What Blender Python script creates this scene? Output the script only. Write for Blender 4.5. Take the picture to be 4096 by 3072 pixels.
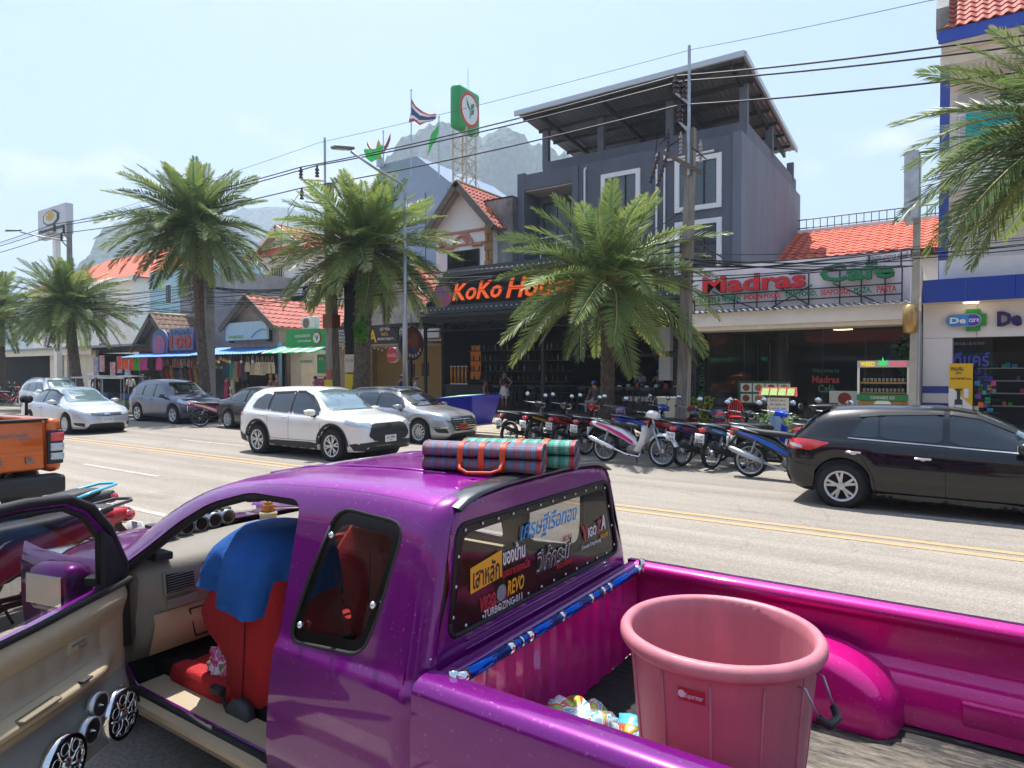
import bpy, bmesh, math, random
from mathutils import Vector, Matrix, Euler
from mathutils.bvhtree import BVHTree
R = math.radians
PI = math.pi
for _o in list(bpy.data.objects): bpy.data.objects.remove(_o)
SC = bpy.context.scene
COL = SC.collection
# ---------------------------------------------------------------- camera
CAM_F, CAM_YAW, CAM_PITCH, CAM_H = 2642.0, R(34.05), R(-1.0), 1.95
cam_data = bpy.data.cameras.new('camera')
cam = bpy.data.objects.new('camera', cam_data); COL.objects.link(cam)
cam.location = (0, 0, CAM_H); cam.rotation_euler = (R(90) + CAM_PITCH, 0, CAM_YAW)
cam_data.sensor_width = 36; cam_data.lens = CAM_F / 4096 * 36
cam_data.clip_start = 0.05; cam_data.clip_end = 6000
SC.camera = cam
# ---------------------------------------------------------------- sky, sun, exposure
SUN_DIR = Vector((-0.27, 0.22, 0.94)).normalized()
SUN_EL = math.asin(SUN_DIR.z); SUN_AZ = math.atan2(SUN_DIR.x, SUN_DIR.y)
W = bpy.data.worlds.new('World'); SC.world = W; W.use_nodes = True
nt = W.node_tree; nt.nodes.clear()
def wn(t, **k):
    n = nt.nodes.new(t)
    for a, b in k.items(): setattr(n, a, b)
    return n
w_out = wn('ShaderNodeOutputWorld'); w_bg = wn('ShaderNodeBackground')
w_sky = wn('ShaderNodeTexSky', sky_type='NISHITA', sun_disc=False, sun_elevation=SUN_EL, sun_rotation=SUN_AZ,
           altitude=0, air_density=1.3, dust_density=3.0, ozone_density=1.2)
w_bg.inputs['Strength'].default_value = 0.108
w_tc = wn('ShaderNodeTexCoord'); w_map = wn('ShaderNodeMapping'); w_map.inputs['Scale'].default_value = (1, 1, 2.2)
w_map.inputs['Location'].default_value = (0.35, 0.1, -0.12)
w_noise = wn('ShaderNodeTexNoise'); w_noise.inputs['Scale'].default_value = 5.5; w_noise.inputs['Detail'].default_value = 7; w_noise.inputs['Roughness'].default_value = 0.55
w_ramp = wn('ShaderNodeValToRGB'); w_ramp.color_ramp.elements[0].position = 0.53; w_ramp.color_ramp.elements[1].position = 0.67
w_sep = wn('ShaderNodeSeparateXYZ')
w_band = wn('ShaderNodeValToRGB')           # clouds lie low above the horizon
_e = w_band.color_ramp.elements; _e[0].position = 0.0; _e[0].color = (.5, .5, .5, 1); _e[1].position = 0.42; _e[1].color = (0, 0, 0, 1)
_m = w_band.color_ramp.elements.new(0.27); _m.color = (1, 1, 1, 1)
w_mul = wn('ShaderNodeMath', operation='MULTIPLY'); w_mul2 = wn('ShaderNodeMath', operation='MULTIPLY'); w_mul2.inputs[1].default_value = 0.6
w_pale = wn('ShaderNodeMix', data_type='RGBA'); w_pale.inputs[0].default_value = 0.5; w_pale.inputs[7].default_value = (2.1, 3.2, 5.2, 1)
w_mix = wn('ShaderNodeMix', data_type='RGBA'); w_mix.inputs[7].default_value = (6.2, 6.1, 6.0, 1)
L = nt.links.new
L(w_tc.outputs['Generated'], w_map.inputs[0]); L(w_map.outputs[0], w_noise.inputs['Vector']); L(w_noise.outputs['Fac'], w_ramp.inputs[0])
L(w_tc.outputs['Generated'], w_sep.inputs[0]); L(w_sep.outputs['Z'], w_band.inputs[0])
L(w_ramp.outputs[0], w_mul.inputs[0]); L(w_band.outputs[0], w_mul.inputs[1]); L(w_mul.outputs[0], w_mul2.inputs[0])
L(w_sky.outputs[0], w_pale.inputs[6]); L(w_pale.outputs[2], w_mix.inputs[6]); L(w_mul2.outputs[0], w_mix.inputs[0])
L(w_mix.outputs[2], w_bg.inputs[0]); L(w_bg.outputs[0], w_out.inputs[0])
sun_d = bpy.data.lights.new('sun', 'SUN'); sun_d.energy = 4.9; sun_d.angle = R(0.55); sun_d.color = (1, .975, .945)
sun = bpy.data.objects.new('sun', sun_d); COL.objects.link(sun); sun.location = (0, 0, 60)
sun.rotation_euler = (-SUN_DIR).to_track_quat('-Z', 'Y').to_euler()
SC.view_settings.view_transform = 'Standard'; SC.view_settings.look = 'None'
SC.view_settings.gamma = 1.0; SC.view_settings.exposure = 0.95; SC.view_settings.use_curve_mapping = False
SC.render.engine = 'CYCLES'
try:
    SC.cycles.use_denoising = True; SC.cycles.denoiser = 'OPENIMAGEDENOISE'
    SC.cycles.max_bounces = 8; SC.cycles.transparent_max_bounces = 12; SC.cycles.caustics_reflective = False; SC.cycles.caustics_refractive = False
    SC.cycles.sample_clamp_indirect = 6; SC.cycles.volume_bounces = 0
    SC.cycles.use_adaptive_sampling = True; SC.cycles.adaptive_threshold = 0.02
except Exception: pass
# ---------------------------------------------------------------- photo pixel -> direction (distances come from the planes things stand on)
DPX = 4096 / 2212
def ray(u, v):
    a = (u * DPX - 2048) / CAM_F; b = -(v * DPX - 1536) / CAM_F
    cp, sp = math.cos(CAM_PITCH), math.sin(CAM_PITCH); f = cp - b * sp; z = sp + b * cp
    c, s = math.cos(CAM_YAW), math.sin(CAM_YAW)
    return Vector((a * c - f * s, a * s + f * c, z))
def atY(u, v, Y): d = ray(u, v); t = Y / d.y; return Vector((d.x * t, Y, CAM_H + d.z * t))
def atZ(u, v, z): d = ray(u, v); t = (z - CAM_H) / d.z; return Vector((d.x * t, d.y * t, z))
def atX(u, v, X): d = ray(u, v); t = X / d.x; return Vector((X, d.y * t, CAM_H + d.z * t))
def bx(u0, v0, u1, v1, Y):                   # rectangle on a facade plane: x0, x1, z0, z1
    a = atY(u0, v0, Y); b = atY(u1, v1, Y); return a.x, b.x, min(a.z, b.z), max(a.z, b.z)
# ---------------------------------------------------------------- materials
def lin(h):
    h = h.lstrip('#'); o = []
    for i in (0, 2, 4):
        c = int(h[i:i + 2], 16) / 255; o.append(c / 12.92 if c <= .04045 else ((c + .055) / 1.055) ** 2.4)
    return (*o, 1)
MATS = {}
def mat(name, col, rough=.6, metal=0, var=0, vs=4, bump=0, bs=30, coat=0, emit=0, trans=0, alpha=1, spec=.5, col2=None, translucent=0, stretch=(1, 1, 1), island=0):
    if name in MATS: return MATS[name]
    m = bpy.data.materials.new(name); m.use_nodes = True; MATS[name] = m
    t = m.node_tree; b = t.nodes['Principled BSDF']; c = lin(col) if isinstance(col, str) else (*col, 1)
    b.inputs['Base Color'].default_value = c; b.inputs['Roughness'].default_value = rough; b.inputs['Metallic'].default_value = metal
    b.inputs['Specular IOR Level'].default_value = spec
    if coat: b.inputs['Coat Weight'].default_value = coat; b.inputs['Coat Roughness'].default_value = .04
    if trans: b.inputs['Transmission Weight'].default_value = trans
    if alpha < 1: b.inputs['Alpha'].default_value = alpha
    if emit: b.inputs['Emission Color'].default_value = c; b.inputs['Emission Strength'].default_value = emit
    m.diffuse_color = c
    if var or bump or island:
        tc = t.nodes.new('ShaderNodeTexCoord'); mp = t.nodes.new('ShaderNodeMapping'); mp.inputs['Scale'].default_value = stretch
        t.links.new(tc.outputs['Object'], mp.inputs[0])
    if var:
        n = t.nodes.new('ShaderNodeTexNoise'); n.inputs['Scale'].default_value = vs; n.inputs['Detail'].default_value = 8; n.inputs['Roughness'].default_value = .65
        r = t.nodes.new('ShaderNodeValToRGB'); r.color_ramp.elements[0].position = .32; r.color_ramp.elements[1].position = .68
        lo = [x * (1 - var) for x in c[:3]] if not col2 else lin(col2)[:3]; hi = [min(1, x * (1 + var * .6)) for x in c[:3]]
        r.color_ramp.elements[0].color = (*lo, 1); r.color_ramp.elements[1].color = (*hi, 1)
        t.links.new(mp.outputs[0], n.inputs['Vector']); t.links.new(n.outputs['Fac'], r.inputs[0]); src = r.outputs[0]
        if island:
            oi = t.nodes.new('ShaderNodeObjectInfo'); hs = t.nodes.new('ShaderNodeHueSaturation'); ma = t.nodes.new('ShaderNodeMath'); ma.operation = 'MULTIPLY_ADD'
            ma.inputs[1].default_value = island; ma.inputs[2].default_value = 1 - island / 2
            t.links.new(oi.outputs['Random'], ma.inputs[0]); t.links.new(ma.outputs[0], hs.inputs['Value']); t.links.new(src, hs.inputs['Color']); src = hs.outputs[0]
        t.links.new(src, b.inputs['Base Color'])
    if bump:
        n2 = t.nodes.new('ShaderNodeTexNoise'); n2.inputs['Scale'].default_value = bs; n2.inputs['Detail'].default_value = 6
        bp = t.nodes.new('ShaderNodeBump'); bp.inputs['Strength'].default_value = bump; bp.inputs['Distance'].default_value = .02
        t.links.new(mp.outputs[0], n2.inputs['Vector']); t.links.new(n2.outputs['Fac'], bp.inputs['Height']); t.links.new(bp.outputs[0], b.inputs['Normal'])
    if translucent:
        tr = t.nodes.new('ShaderNodeBsdfTranslucent'); mx = t.nodes.new('ShaderNodeMixShader'); mx.inputs[0].default_value = translucent
        out = t.nodes['Material Output']; tr.inputs[0].default_value = (c[0] * 1.6, c[1] * 1.5, c[2] * .8, 1)
        t.links.new(b.outputs[0], mx.inputs[1]); t.links.new(tr.outputs[0], mx.inputs[2]); t.links.new(mx.outputs[0], out.inputs[0])
    return m
def paint(name, col, flake=.25, rough=.28, dust=.06):     # car paint: coat over metallic base with a film of dust
    if name in MATS: return MATS[name]
    m = mat(name, col, rough, flake, var=.05, vs=2, coat=1.0, spec=.15)
    t = m.node_tree; b = t.nodes['Principled BSDF']; tc = t.nodes.new('ShaderNodeTexCoord'); n = t.nodes.new('ShaderNodeTexNoise'); n.inputs['Scale'].default_value = 6; n.inputs['Detail'].default_value = 9
    r = t.nodes.new('ShaderNodeMapRange'); r.inputs[1].default_value = .35; r.inputs[2].default_value = .75; r.inputs[3].default_value = .02; r.inputs[4].default_value = .02 + dust * 2.5
    t.links.new(tc.outputs['Object'], n.inputs['Vector']); t.links.new(n.outputs['Fac'], r.inputs[0]); t.links.new(r.outputs[0], b.inputs['Coat Roughness'])
    return m
def glassm(name, tint='#0c1214', alpha=.8, rough=.03):
    if name in MATS: return MATS[name]
    m = mat(name, tint, rough, 0, spec=.6, alpha=alpha, coat=.5); return m
# ---------------------------------------------------------------- mesh builder
class MB:
    def __init__(s): s.v = []; s.f = []; s.mi = []; s.sm = []; s.cur = 0; s.smooth = False; s.M = None
    def _add(s, vs, fs):
        o = len(s.v)
        if s.M is not None: vs = [s.M @ Vector(p) for p in vs]
        s.v += [tuple(p) for p in vs]; s.f += [tuple(i + o for i in f) for f in fs]; s.mi += [s.cur] * len(fs); s.sm += [s.smooth] * len(fs)
        return s
    def quad(s, a, b, c, d): return s._add([a, b, c, d], [(0, 1, 2, 3)])
    def box(s, x0, x1, y0, y1, z0, z1, bev=0):
        if x0 > x1: x0, x1 = x1, x0
        if y0 > y1: y0, y1 = y1, y0
        if z0 > z1: z0, z1 = z1, z0
        if bev:
            b = min(bev, (x1 - x0) / 2.2, (y1 - y0) / 2.2, (z1 - z0) / 2.2)
            bm = bmesh.new(); bmesh.ops.create_cube(bm, size=1)
            for v in bm.verts: v.co = Vector(((x0 + x1) / 2 + v.co.x * (x1 - x0), (y0 + y1) / 2 + v.co.y * (y1 - y0), (z0 + z1) / 2 + v.co.z * (z1 - z0)))
            bmesh.ops.bevel(bm, geom=bm.edges[:], offset=b, segments=2, affect='EDGES', profile=.5)
            bm.verts.index_update(); vs = [v.co.copy() for v in bm.verts]; fs = [[v.index for v in f.verts] for f in bm.faces]; bm.free()
            return s._add(vs, fs)
        return s._add([(x0, y0, z0), (x1, y0, z0), (x1, y1, z0), (x0, y1, z0), (x0, y0, z1), (x1, y0, z1), (x1, y1, z1), (x0, y1, z1)],
                      [(0, 3, 2, 1), (4, 5, 6, 7), (0, 1, 5, 4), (1, 2, 6, 5), (2, 3, 7, 6), (3, 0, 4, 7)])
    def cyl(s, p0, p1, r0, r1=None, n=12, caps=True):
        r1 = r0 if r1 is None else r1; p0 = Vector(p0); p1 = Vector(p1); d = (p1 - p0)
        if d.length < 1e-7: return s
        d.normalize(); a = d.orthogonal().normalized(); b = d.cross(a); vs = []
        for i in range(n):
            c, q = math.cos(2 * PI * i / n), math.sin(2 * PI * i / n); vs.append(p0 + (a * c + b * q) * r0)
        for i in range(n):
            c, q = math.cos(2 * PI * i / n), math.sin(2 * PI * i / n); vs.append(p1 + (a * c + b * q) * r1)
        fs = [(i, (i + 1) % n, n + (i + 1) % n, n + i) for i in range(n)]
        if caps: fs += [tuple(range(n - 1, -1, -1)), tuple(range(n, 2 * n))]
        return s._add(vs, fs)
    def tube(s, pts, r, n=8, caps=True):
        pts = [Vector(p) for p in pts]; rs = r if isinstance(r, (list, tuple)) else [r] * len(pts); vs = []; fs = []; prev = None
        for i, p in enumerate(pts):
            d = (pts[min(i + 1, len(pts) - 1)] - pts[max(i - 1, 0)]).normalized()
            a = d.orthogonal().normalized() if prev is None else (prev - d * prev.dot(d)).normalized()
            prev = a; b = d.cross(a)
            for k in range(n): vs.append(p + (a * math.cos(2 * PI * k / n) + b * math.sin(2 * PI * k / n)) * rs[i])
        m = len(pts)
        for i in range(m - 1):
            for k in range(n): fs.append((i * n + k, i * n + (k + 1) % n, (i + 1) * n + (k + 1) % n, (i + 1) * n + k))
        if caps: fs += [tuple(range(n - 1, -1, -1)), tuple(range((m - 1) * n, m * n))]
        return s._add(vs, fs)
    def lathe(s, prof, n=24, o=(0, 0, 0), axis='Z', squash=(1, 1), a0=0, a1=2 * PI):   # prof: (radius, height)
        vs = []; fs = []; full = abs(a1 - a0 - 2 * PI) < 1e-6; cols = n if full else n + 1
        for r, h in prof:
            for k in range(cols):
                t = a0 + (a1 - a0) * k / n; x, y = r * math.cos(t) * squash[0], r * math.sin(t) * squash[1]
                p = (x, y, h) if axis == 'Z' else ((x, h, y) if axis == 'Y' else (h, x, y)); vs.append((p[0] + o[0], p[1] + o[1], p[2] + o[2]))
        for i in range(len(prof) - 1):
            for k in range(n):
                k2 = (k + 1) % cols; q = (i * cols + k, i * cols + k2, (i + 1) * cols + k2, (i + 1) * cols + k)
                fs.append(q if axis != 'Y' else q[::-1])
        return s._add(vs, fs)
    def prism(s, pts, d, caps=True):          # polygon (3D points) swept along vector d
        n = len(pts); d = Vector(d); vs = [Vector(p) for p in pts] + [Vector(p) + d for p in pts]
        fs = [(i, (i + 1) % n, n + (i + 1) % n, n + i) for i in range(n)]
        if caps: fs += [tuple(range(n - 1, -1, -1)), tuple(range(n, 2 * n))]
        return s._add(vs, fs)
    def grid(s, rows, closed=False, flip=False):          # list of rows of points
        n = len(rows[0]); vs = [p for r in rows for p in r]; fs = []
        for i in range(len(rows) - 1):
            for k in range(n if closed else n - 1):
                q = (i * n + k, i * n + (k + 1) % n, (i + 1) * n + (k + 1) % n, (i + 1) * n + k); fs.append(q[::-1] if flip else q)
        return s._add(vs, fs)
    def ball(s, c, r, n=12, m=8):
        rx, ry, rz = r if isinstance(r, (tuple, list)) else (r, r, r); vs = []; fs = []
        for i in range(m + 1):
            t = PI * i / m
            for k in range(n): a = 2 * PI * k / n; vs.append((c[0] + rx * math.sin(t) * math.cos(a), c[1] + ry * math.sin(t) * math.sin(a), c[2] + rz * math.cos(t)))
        for i in range(m):
            for k in range(n): fs.append((i * n + k, (i + 1) * n + k, (i + 1) * n + (k + 1) % n, i * n + (k + 1) % n))
        return s._add(vs, fs)
    def mesh(s, name, mats, origin=None):
        me = bpy.data.meshes.new(name); o = origin or (0, 0, 0)
        me.from_pydata([(a - o[0], b - o[1], c - o[2]) for a, b, c in s.v], [], s.f)
        for m in (mats if isinstance(mats, (list, tuple)) else [mats]): me.materials.append(m)
        me.polygons.foreach_set('material_index', s.mi); me.polygons.foreach_set('use_smooth', s.sm); me.update()
        return me
    def build(s, name, mats, parent=None, label=None, cat=None, group=None, kind=None, fix=True, local=False):
        me = s.mesh(name, mats, None if (parent is None or local) else parent.location)
        if fix and len(me.polygons) < 4000:
            bm = bmesh.new(); bm.from_mesh(me); bmesh.ops.recalc_face_normals(bm, faces=bm.faces); bm.to_mesh(me); bm.free()
        return link(name, me, parent, label, cat, group, kind)
def link(name, me, parent=None, label=None, cat=None, group=None, kind=None):
    o = bpy.data.objects.new(name, me); COL.objects.link(o); o.parent = parent
    return tag(o, label, cat, group, kind)
def tag(o, label=None, cat=None, group=None, kind=None):
    if label: o['label'] = label
    if cat: o['category'] = cat
    if group: o['group'] = group
    if kind: o['kind'] = kind
    return o
def emp(name, loc, label, cat, group=None, rz=0):
    o = bpy.data.objects.new(name, None); COL.objects.link(o); o.location = loc; o.rotation_euler = (0, 0, rz); o.empty_display_size = .2
    return tag(o, label, cat, group)
def copy_tree(o, parent=None):
    c = o.copy(); COL.objects.link(c); c.parent = parent
    for ch in list(o.children): copy_tree(ch, c)
    return c
def bounds(me):
    xs = [v.co for v in me.vertices]
    return [min(p[i] for p in xs) for i in range(3)], [max(p[i] for p in xs) for i in range(3)]
TXT = {}
def text(s, ctr, w, h, m, parent=None, rot=(R(90), 0, 0), ex=.01, bold=0, shear=0, name='lettering', local=False, font_space=1.0, keep=False, label=None):
    key = (s, ex, bold, shear, font_space); me0 = TXT.get(key)
    if me0 is None:
        c = bpy.data.curves.new('t', 'FONT'); c.body = s; c.extrude = ex; c.offset = bold; c.shear = shear; c.space_character = font_space; c.resolution_u = 2; c.align_x = 'CENTER'
        o = bpy.data.objects.new('t', c); me0 = bpy.data.meshes.new_from_object(o); bpy.data.objects.remove(o); TXT[key] = me0
    me = me0.copy()
    if not len(me.vertices): return None
    a, b = bounds(me); sx = w / max(b[0] - a[0], 1e-6); sy = h / max(b[1] - a[1], 1e-6)
    if keep: sx = sy = min(sx, sy)
    E_ = Euler(rot).to_matrix(); off = Vector(ctr) - (parent.location if (parent is not None and not local) else Vector())
    for v in me.vertices:
        p = Vector(((v.co.x - (a[0] + b[0]) / 2) * sx, (v.co.y - (a[1] + b[1]) / 2) * sy, v.co.z)); v.co = E_ @ p + off
    me.materials.clear(); me.materials.append(m)
    o = link(name, me, parent)
    if label: o['label'] = label
    return o
def smooth(o, on=True):
    o.data.polygons.foreach_set('use_smooth', [on] * len(o.data.polygons)); return o
def subsurf(me, lv):                           # returns a subdivided copy as plain mesh
    o = bpy.data.objects.new('s', me); COL.objects.link(o); md = o.modifiers.new('s', 'SUBSURF'); md.levels = md.render_levels = lv
    dg = bpy.context.evaluated_depsgraph_get(); dg.update(); r = bpy.data.meshes.new_from_object(o.evaluated_get(dg)); bpy.data.objects.remove(o); return r
def interp(tab, x):
    if x <= tab[0][0]: return tab[0][1]
    for (a, b), (c, d) in zip(tab, tab[1:]):
        if x <= c: return b + (d - b) * (x - a) / (c - a)
    return tab[-1][1]
def sinterp(tab, x):                           # smooth monotone cubic through the table
    n = len(tab)
    if x <= tab[0][0]: return tab[0][1]
    if x >= tab[-1][0]: return tab[-1][1]
    for i in range(n - 1):
        x0, y0 = tab[i]; x1, y1 = tab[i + 1]
        if x <= x1:
            def sl(j):
                if j <= 0 or j >= n - 1: k = max(0, min(n - 2, j if j < n - 1 else n - 2)); return (tab[k + 1][1] - tab[k][1]) / (tab[k + 1][0] - tab[k][0])
                a = (tab[j][1] - tab[j - 1][1]) / (tab[j][0] - tab[j - 1][0]); b = (tab[j + 1][1] - tab[j][1]) / (tab[j + 1][0] - tab[j][0])
                return 0 if a * b <= 0 else 2 * a * b / (a + b)
            h = x1 - x0; t = (x - x0) / h; m0, m1 = sl(i) * h, sl(i + 1) * h
            return (2 * t**3 - 3 * t**2 + 1) * y0 + (t**3 - 2 * t**2 + t) * m0 + (-2 * t**3 + 3 * t**2) * y1 + (t**3 - t**2) * m1
random.seed(7)
from mathutils import noise as mnoise
ZP=0.15
KERB=15.35
def road_mat(name,c0,c1,grain=.5):
 m=bpy.data.materials.new(name);m.use_nodes=True;t=m.node_tree;b=t.nodes['Principled BSDF'];N=t.nodes.new;K=t.links.new
 b.inputs['Roughness'].default_value=.88;b.inputs['Specular IOR Level'].default_value=.3
 tc=N('ShaderNodeTexCoord');n1=N('ShaderNodeTexNoise');n1.inputs['Scale'].default_value=.35;n1.inputs['Detail'].default_value=9;n1.inputs['Roughness'].default_value=.7
 mp=N('ShaderNodeMapping');mp.inputs['Scale'].default_value=(.25,1.3,1)
 r=N('ShaderNodeValToRGB');r.color_ramp.elements[0].color=lin(c0);r.color_ramp.elements[1].color=lin(c1);r.color_ramp.elements[0].position=.3;r.color_ramp.elements[1].position=.7
 n2=N('ShaderNodeTexVoronoi');n2.inputs['Scale'].default_value=48;n3=N('ShaderNodeTexNoise');n3.inputs['Scale'].default_value=40;n3.inputs['Detail'].default_value=4
 mx=N('ShaderNodeMix');mx.data_type='RGBA';mx.blend_type='MULTIPLY';mx.inputs[0].default_value=grain
 bw=N('ShaderNodeValToRGB');bw.color_ramp.elements[0].position=.1;bw.color_ramp.elements[0].color=(.3,.3,.3,1);bw.color_ramp.elements[1].position=.75
 bp=N('ShaderNodeBump');bp.inputs['Strength'].default_value=.35;bp.inputs['Distance'].default_value=.006
 K(tc.outputs['Object'],mp.inputs[0]);K(mp.outputs[0],n1.inputs['Vector']);K(tc.outputs['Object'],n2.inputs['Vector']);K(tc.outputs['Object'],n3.inputs['Vector'])
 K(n1.outputs['Fac'],r.inputs[0]);
 ms=N('ShaderNodeMapping');ms.inputs['Scale'].default_value=(.02,2.2,1);ns=N('ShaderNodeTexNoise');ns.inputs['Scale'].default_value=1.0;ns.inputs['Detail'].default_value=3;rs=N('ShaderNodeValToRGB');rs.color_ramp.elements[0].position=.35;rs.color_ramp.elements[0].color=(.72,.71,.7,1);rs.color_ramp.elements[1].position=.62;rs.color_ramp.elements[1].color=(1,1,1,1)
 vc=N('ShaderNodeTexVoronoi');vc.feature='DISTANCE_TO_EDGE';vc.inputs['Scale'].default_value=.33;nd=N('ShaderNodeTexNoise');nd.inputs['Scale'].default_value=1.1;nd.inputs['Detail'].default_value=6;va=N('ShaderNodeVectorMath');va.operation='MULTIPLY_ADD';va.inputs[1].default_value=(1.6,1.6,0)
 rc=N('ShaderNodeValToRGB');rc.color_ramp.elements[0].position=.002;rc.color_ramp.elements[0].color=(.55,.53,.51,1);rc.color_ramp.elements[1].position=.006;rc.color_ramp.elements[1].color=(1,1,1,1)
 np_=N('ShaderNodeTexNoise');np_.inputs['Scale'].default_value=.8;np_.inputs['Detail'].default_value=8;rp_=N('ShaderNodeValToRGB');rp_.color_ramp.elements[0].position=.62;rp_.color_ramp.elements[0].color=(1,1,1,1);rp_.color_ramp.elements[1].position=.72;rp_.color_ramp.elements[1].color=(.74,.72,.7,1)
 m1=N('ShaderNodeMix');m1.data_type='RGBA';m1.blend_type='MULTIPLY';m1.inputs[0].default_value=.75;m2=N('ShaderNodeMix');m2.data_type='RGBA';m2.blend_type='MULTIPLY';m2.inputs[0].default_value=.35;m3=N('ShaderNodeMix');m3.data_type='RGBA';m3.blend_type='MULTIPLY';m3.inputs[0].default_value=.6
 K(tc.outputs['Object'],ms.inputs[0]);K(ms.outputs[0],ns.inputs['Vector']);K(ns.outputs['Fac'],rs.inputs[0]);K(tc.outputs['Object'],nd.inputs['Vector']);K(nd.outputs['Color'],va.inputs[0]);K(tc.outputs['Object'],va.inputs[2]);K(va.outputs[0],vc.inputs['Vector']);K(vc.outputs['Distance'],rc.inputs[0]);K(tc.outputs['Object'],np_.inputs['Vector']);K(np_.outputs['Fac'],rp_.inputs[0])
 K(r.outputs[0],m1.inputs[6]);K(rs.outputs[0],m1.inputs[7]);K(m1.outputs[2],m2.inputs[6]);K(rc.outputs[0],m2.inputs[7]);K(m2.outputs[2],m3.inputs[6]);K(rp_.outputs[0],m3.inputs[7])
 K(n2.outputs['Distance'],bw.inputs[0]);K(m3.outputs[2],mx.inputs[6]);K(bw.outputs[0],mx.inputs[7]);K(mx.outputs[2],b.inputs['Base Color'])
 K(n2.outputs['Distance'],bp.inputs['Height']);K(bp.outputs[0],b.inputs['Normal']);MATS[name]=m;return m
m_road=road_mat('asphalt_worn','#8a8379','#a2998d');m_pave=road_mat('pavement_concrete','#8d8272','#a5988a',.35)
m_soil=mat('ground_soil','#8f8268',.95,var=.4,vs=.05)
def sheet(name,x0,x1,y0,y1,z,m,kind='structure',n=1):
 b=MB();b.quad((x0,y0,z),(x1,y0,z),(x1,y1,z),(x0,y1,z));return b.build(name,m,kind=kind)
sheet('ground',-2300,2300,-2300,2300,-.03,m_soil)
sheet('road',-400,120,1.0,KERB,0,m_road)
b=MB();b.box(-400,120,KERB+.16,60,-.02,ZP);b.build('pavement',m_pave,kind='structure')
b=MB();b.box(-60,30,-14,.84,-.02,ZP);b.build('near_pavement',m_pave,kind='structure')
m_kerb=mat('kerb_stone','#a59a8a',.9,var=.25,vs=6,bump=.3,island=.25)
for nm,y0,x0,x1 in(('kerb',KERB,-46,8),('near_kerb',.84,-8,6)):
 k=bpy.data.objects.new(nm,None);COL.objects.link(k);k['kind']='structure';k.location=(0,y0,0)
 q=MB();q.box(.006,.994,0,.16,-.02,ZP+.012,bev=.018);me=q.mesh('kerb_stone',m_kerb)
 for i in range(x0,x1):o=link('kerb_stone',me,k);o.location=(i,0,0)
b=MB();b.box(-400,-46,KERB,KERB+.16,-.02,ZP+.01);b.build('far_kerb',m_kerb,kind='structure')
m_slab=mat('paving_slab','#9c8f7d',.9,var=.22,vs=5,bump=.2,island=.3)
pv=bpy.data.objects.new('paving',None);COL.objects.link(pv);pv['kind']='structure';pv.location=(0,0,ZP)
q=MB();q.box(.004,.596,.004,.596,.001,.03,bev=.006);slab=q.mesh('paving_slab',m_slab)
for i in range(22):
 for j in range(11):
  o=link('paving_slab',slab,pv);o.location=(-13.2+i*.6,KERB+.4+j*.6,random.uniform(-.003,.003))
def paintm(name,c,under):
 m=bpy.data.materials.new(name);m.use_nodes=True;t=m.node_tree;b=t.nodes['Principled BSDF'];b.inputs['Roughness'].default_value=.8
 tc=t.nodes.new('ShaderNodeTexCoord');n=t.nodes.new('ShaderNodeTexNoise');n.inputs['Scale'].default_value=9;n.inputs['Detail'].default_value=10;n.inputs['Roughness'].default_value=.75
 r=t.nodes.new('ShaderNodeValToRGB');r.color_ramp.elements[0].position=.42;r.color_ramp.elements[0].color=lin(under);r.color_ramp.elements[1].position=.66;r.color_ramp.elements[1].color=lin(c)
 t.links.new(tc.outputs['Object'],n.inputs['Vector']);t.links.new(n.outputs['Fac'],r.inputs[0]);t.links.new(r.outputs[0],b.inputs['Base Color']);return m
m_yel=paintm('yellow_line_paint','#bd935a','#9b876c');m_whl=paintm('white_line_paint','#b3aca2','#8f8982')
for y in(8.55,8.83):
 b=MB();b.box(-300,100,y,y+.13,.002,.005);b.build('yellow_centre_line',m_yel,kind='structure')
dash=MB();dash.box(0,3,0,.12,.002,.005);dme=dash.mesh('lane_dash',m_whl)
for k in range(14):
 for y,off in((6.45,-15.4),(10.42,-18.6)):
  o=link('lane_dash',dme,kind='structure');o.location=(off+(k-8)*9.0,y,0)
b=MB();b.box(-120,40,4.72,4.84,.002,.005);b.build('edge_line',m_whl,kind='structure')
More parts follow.
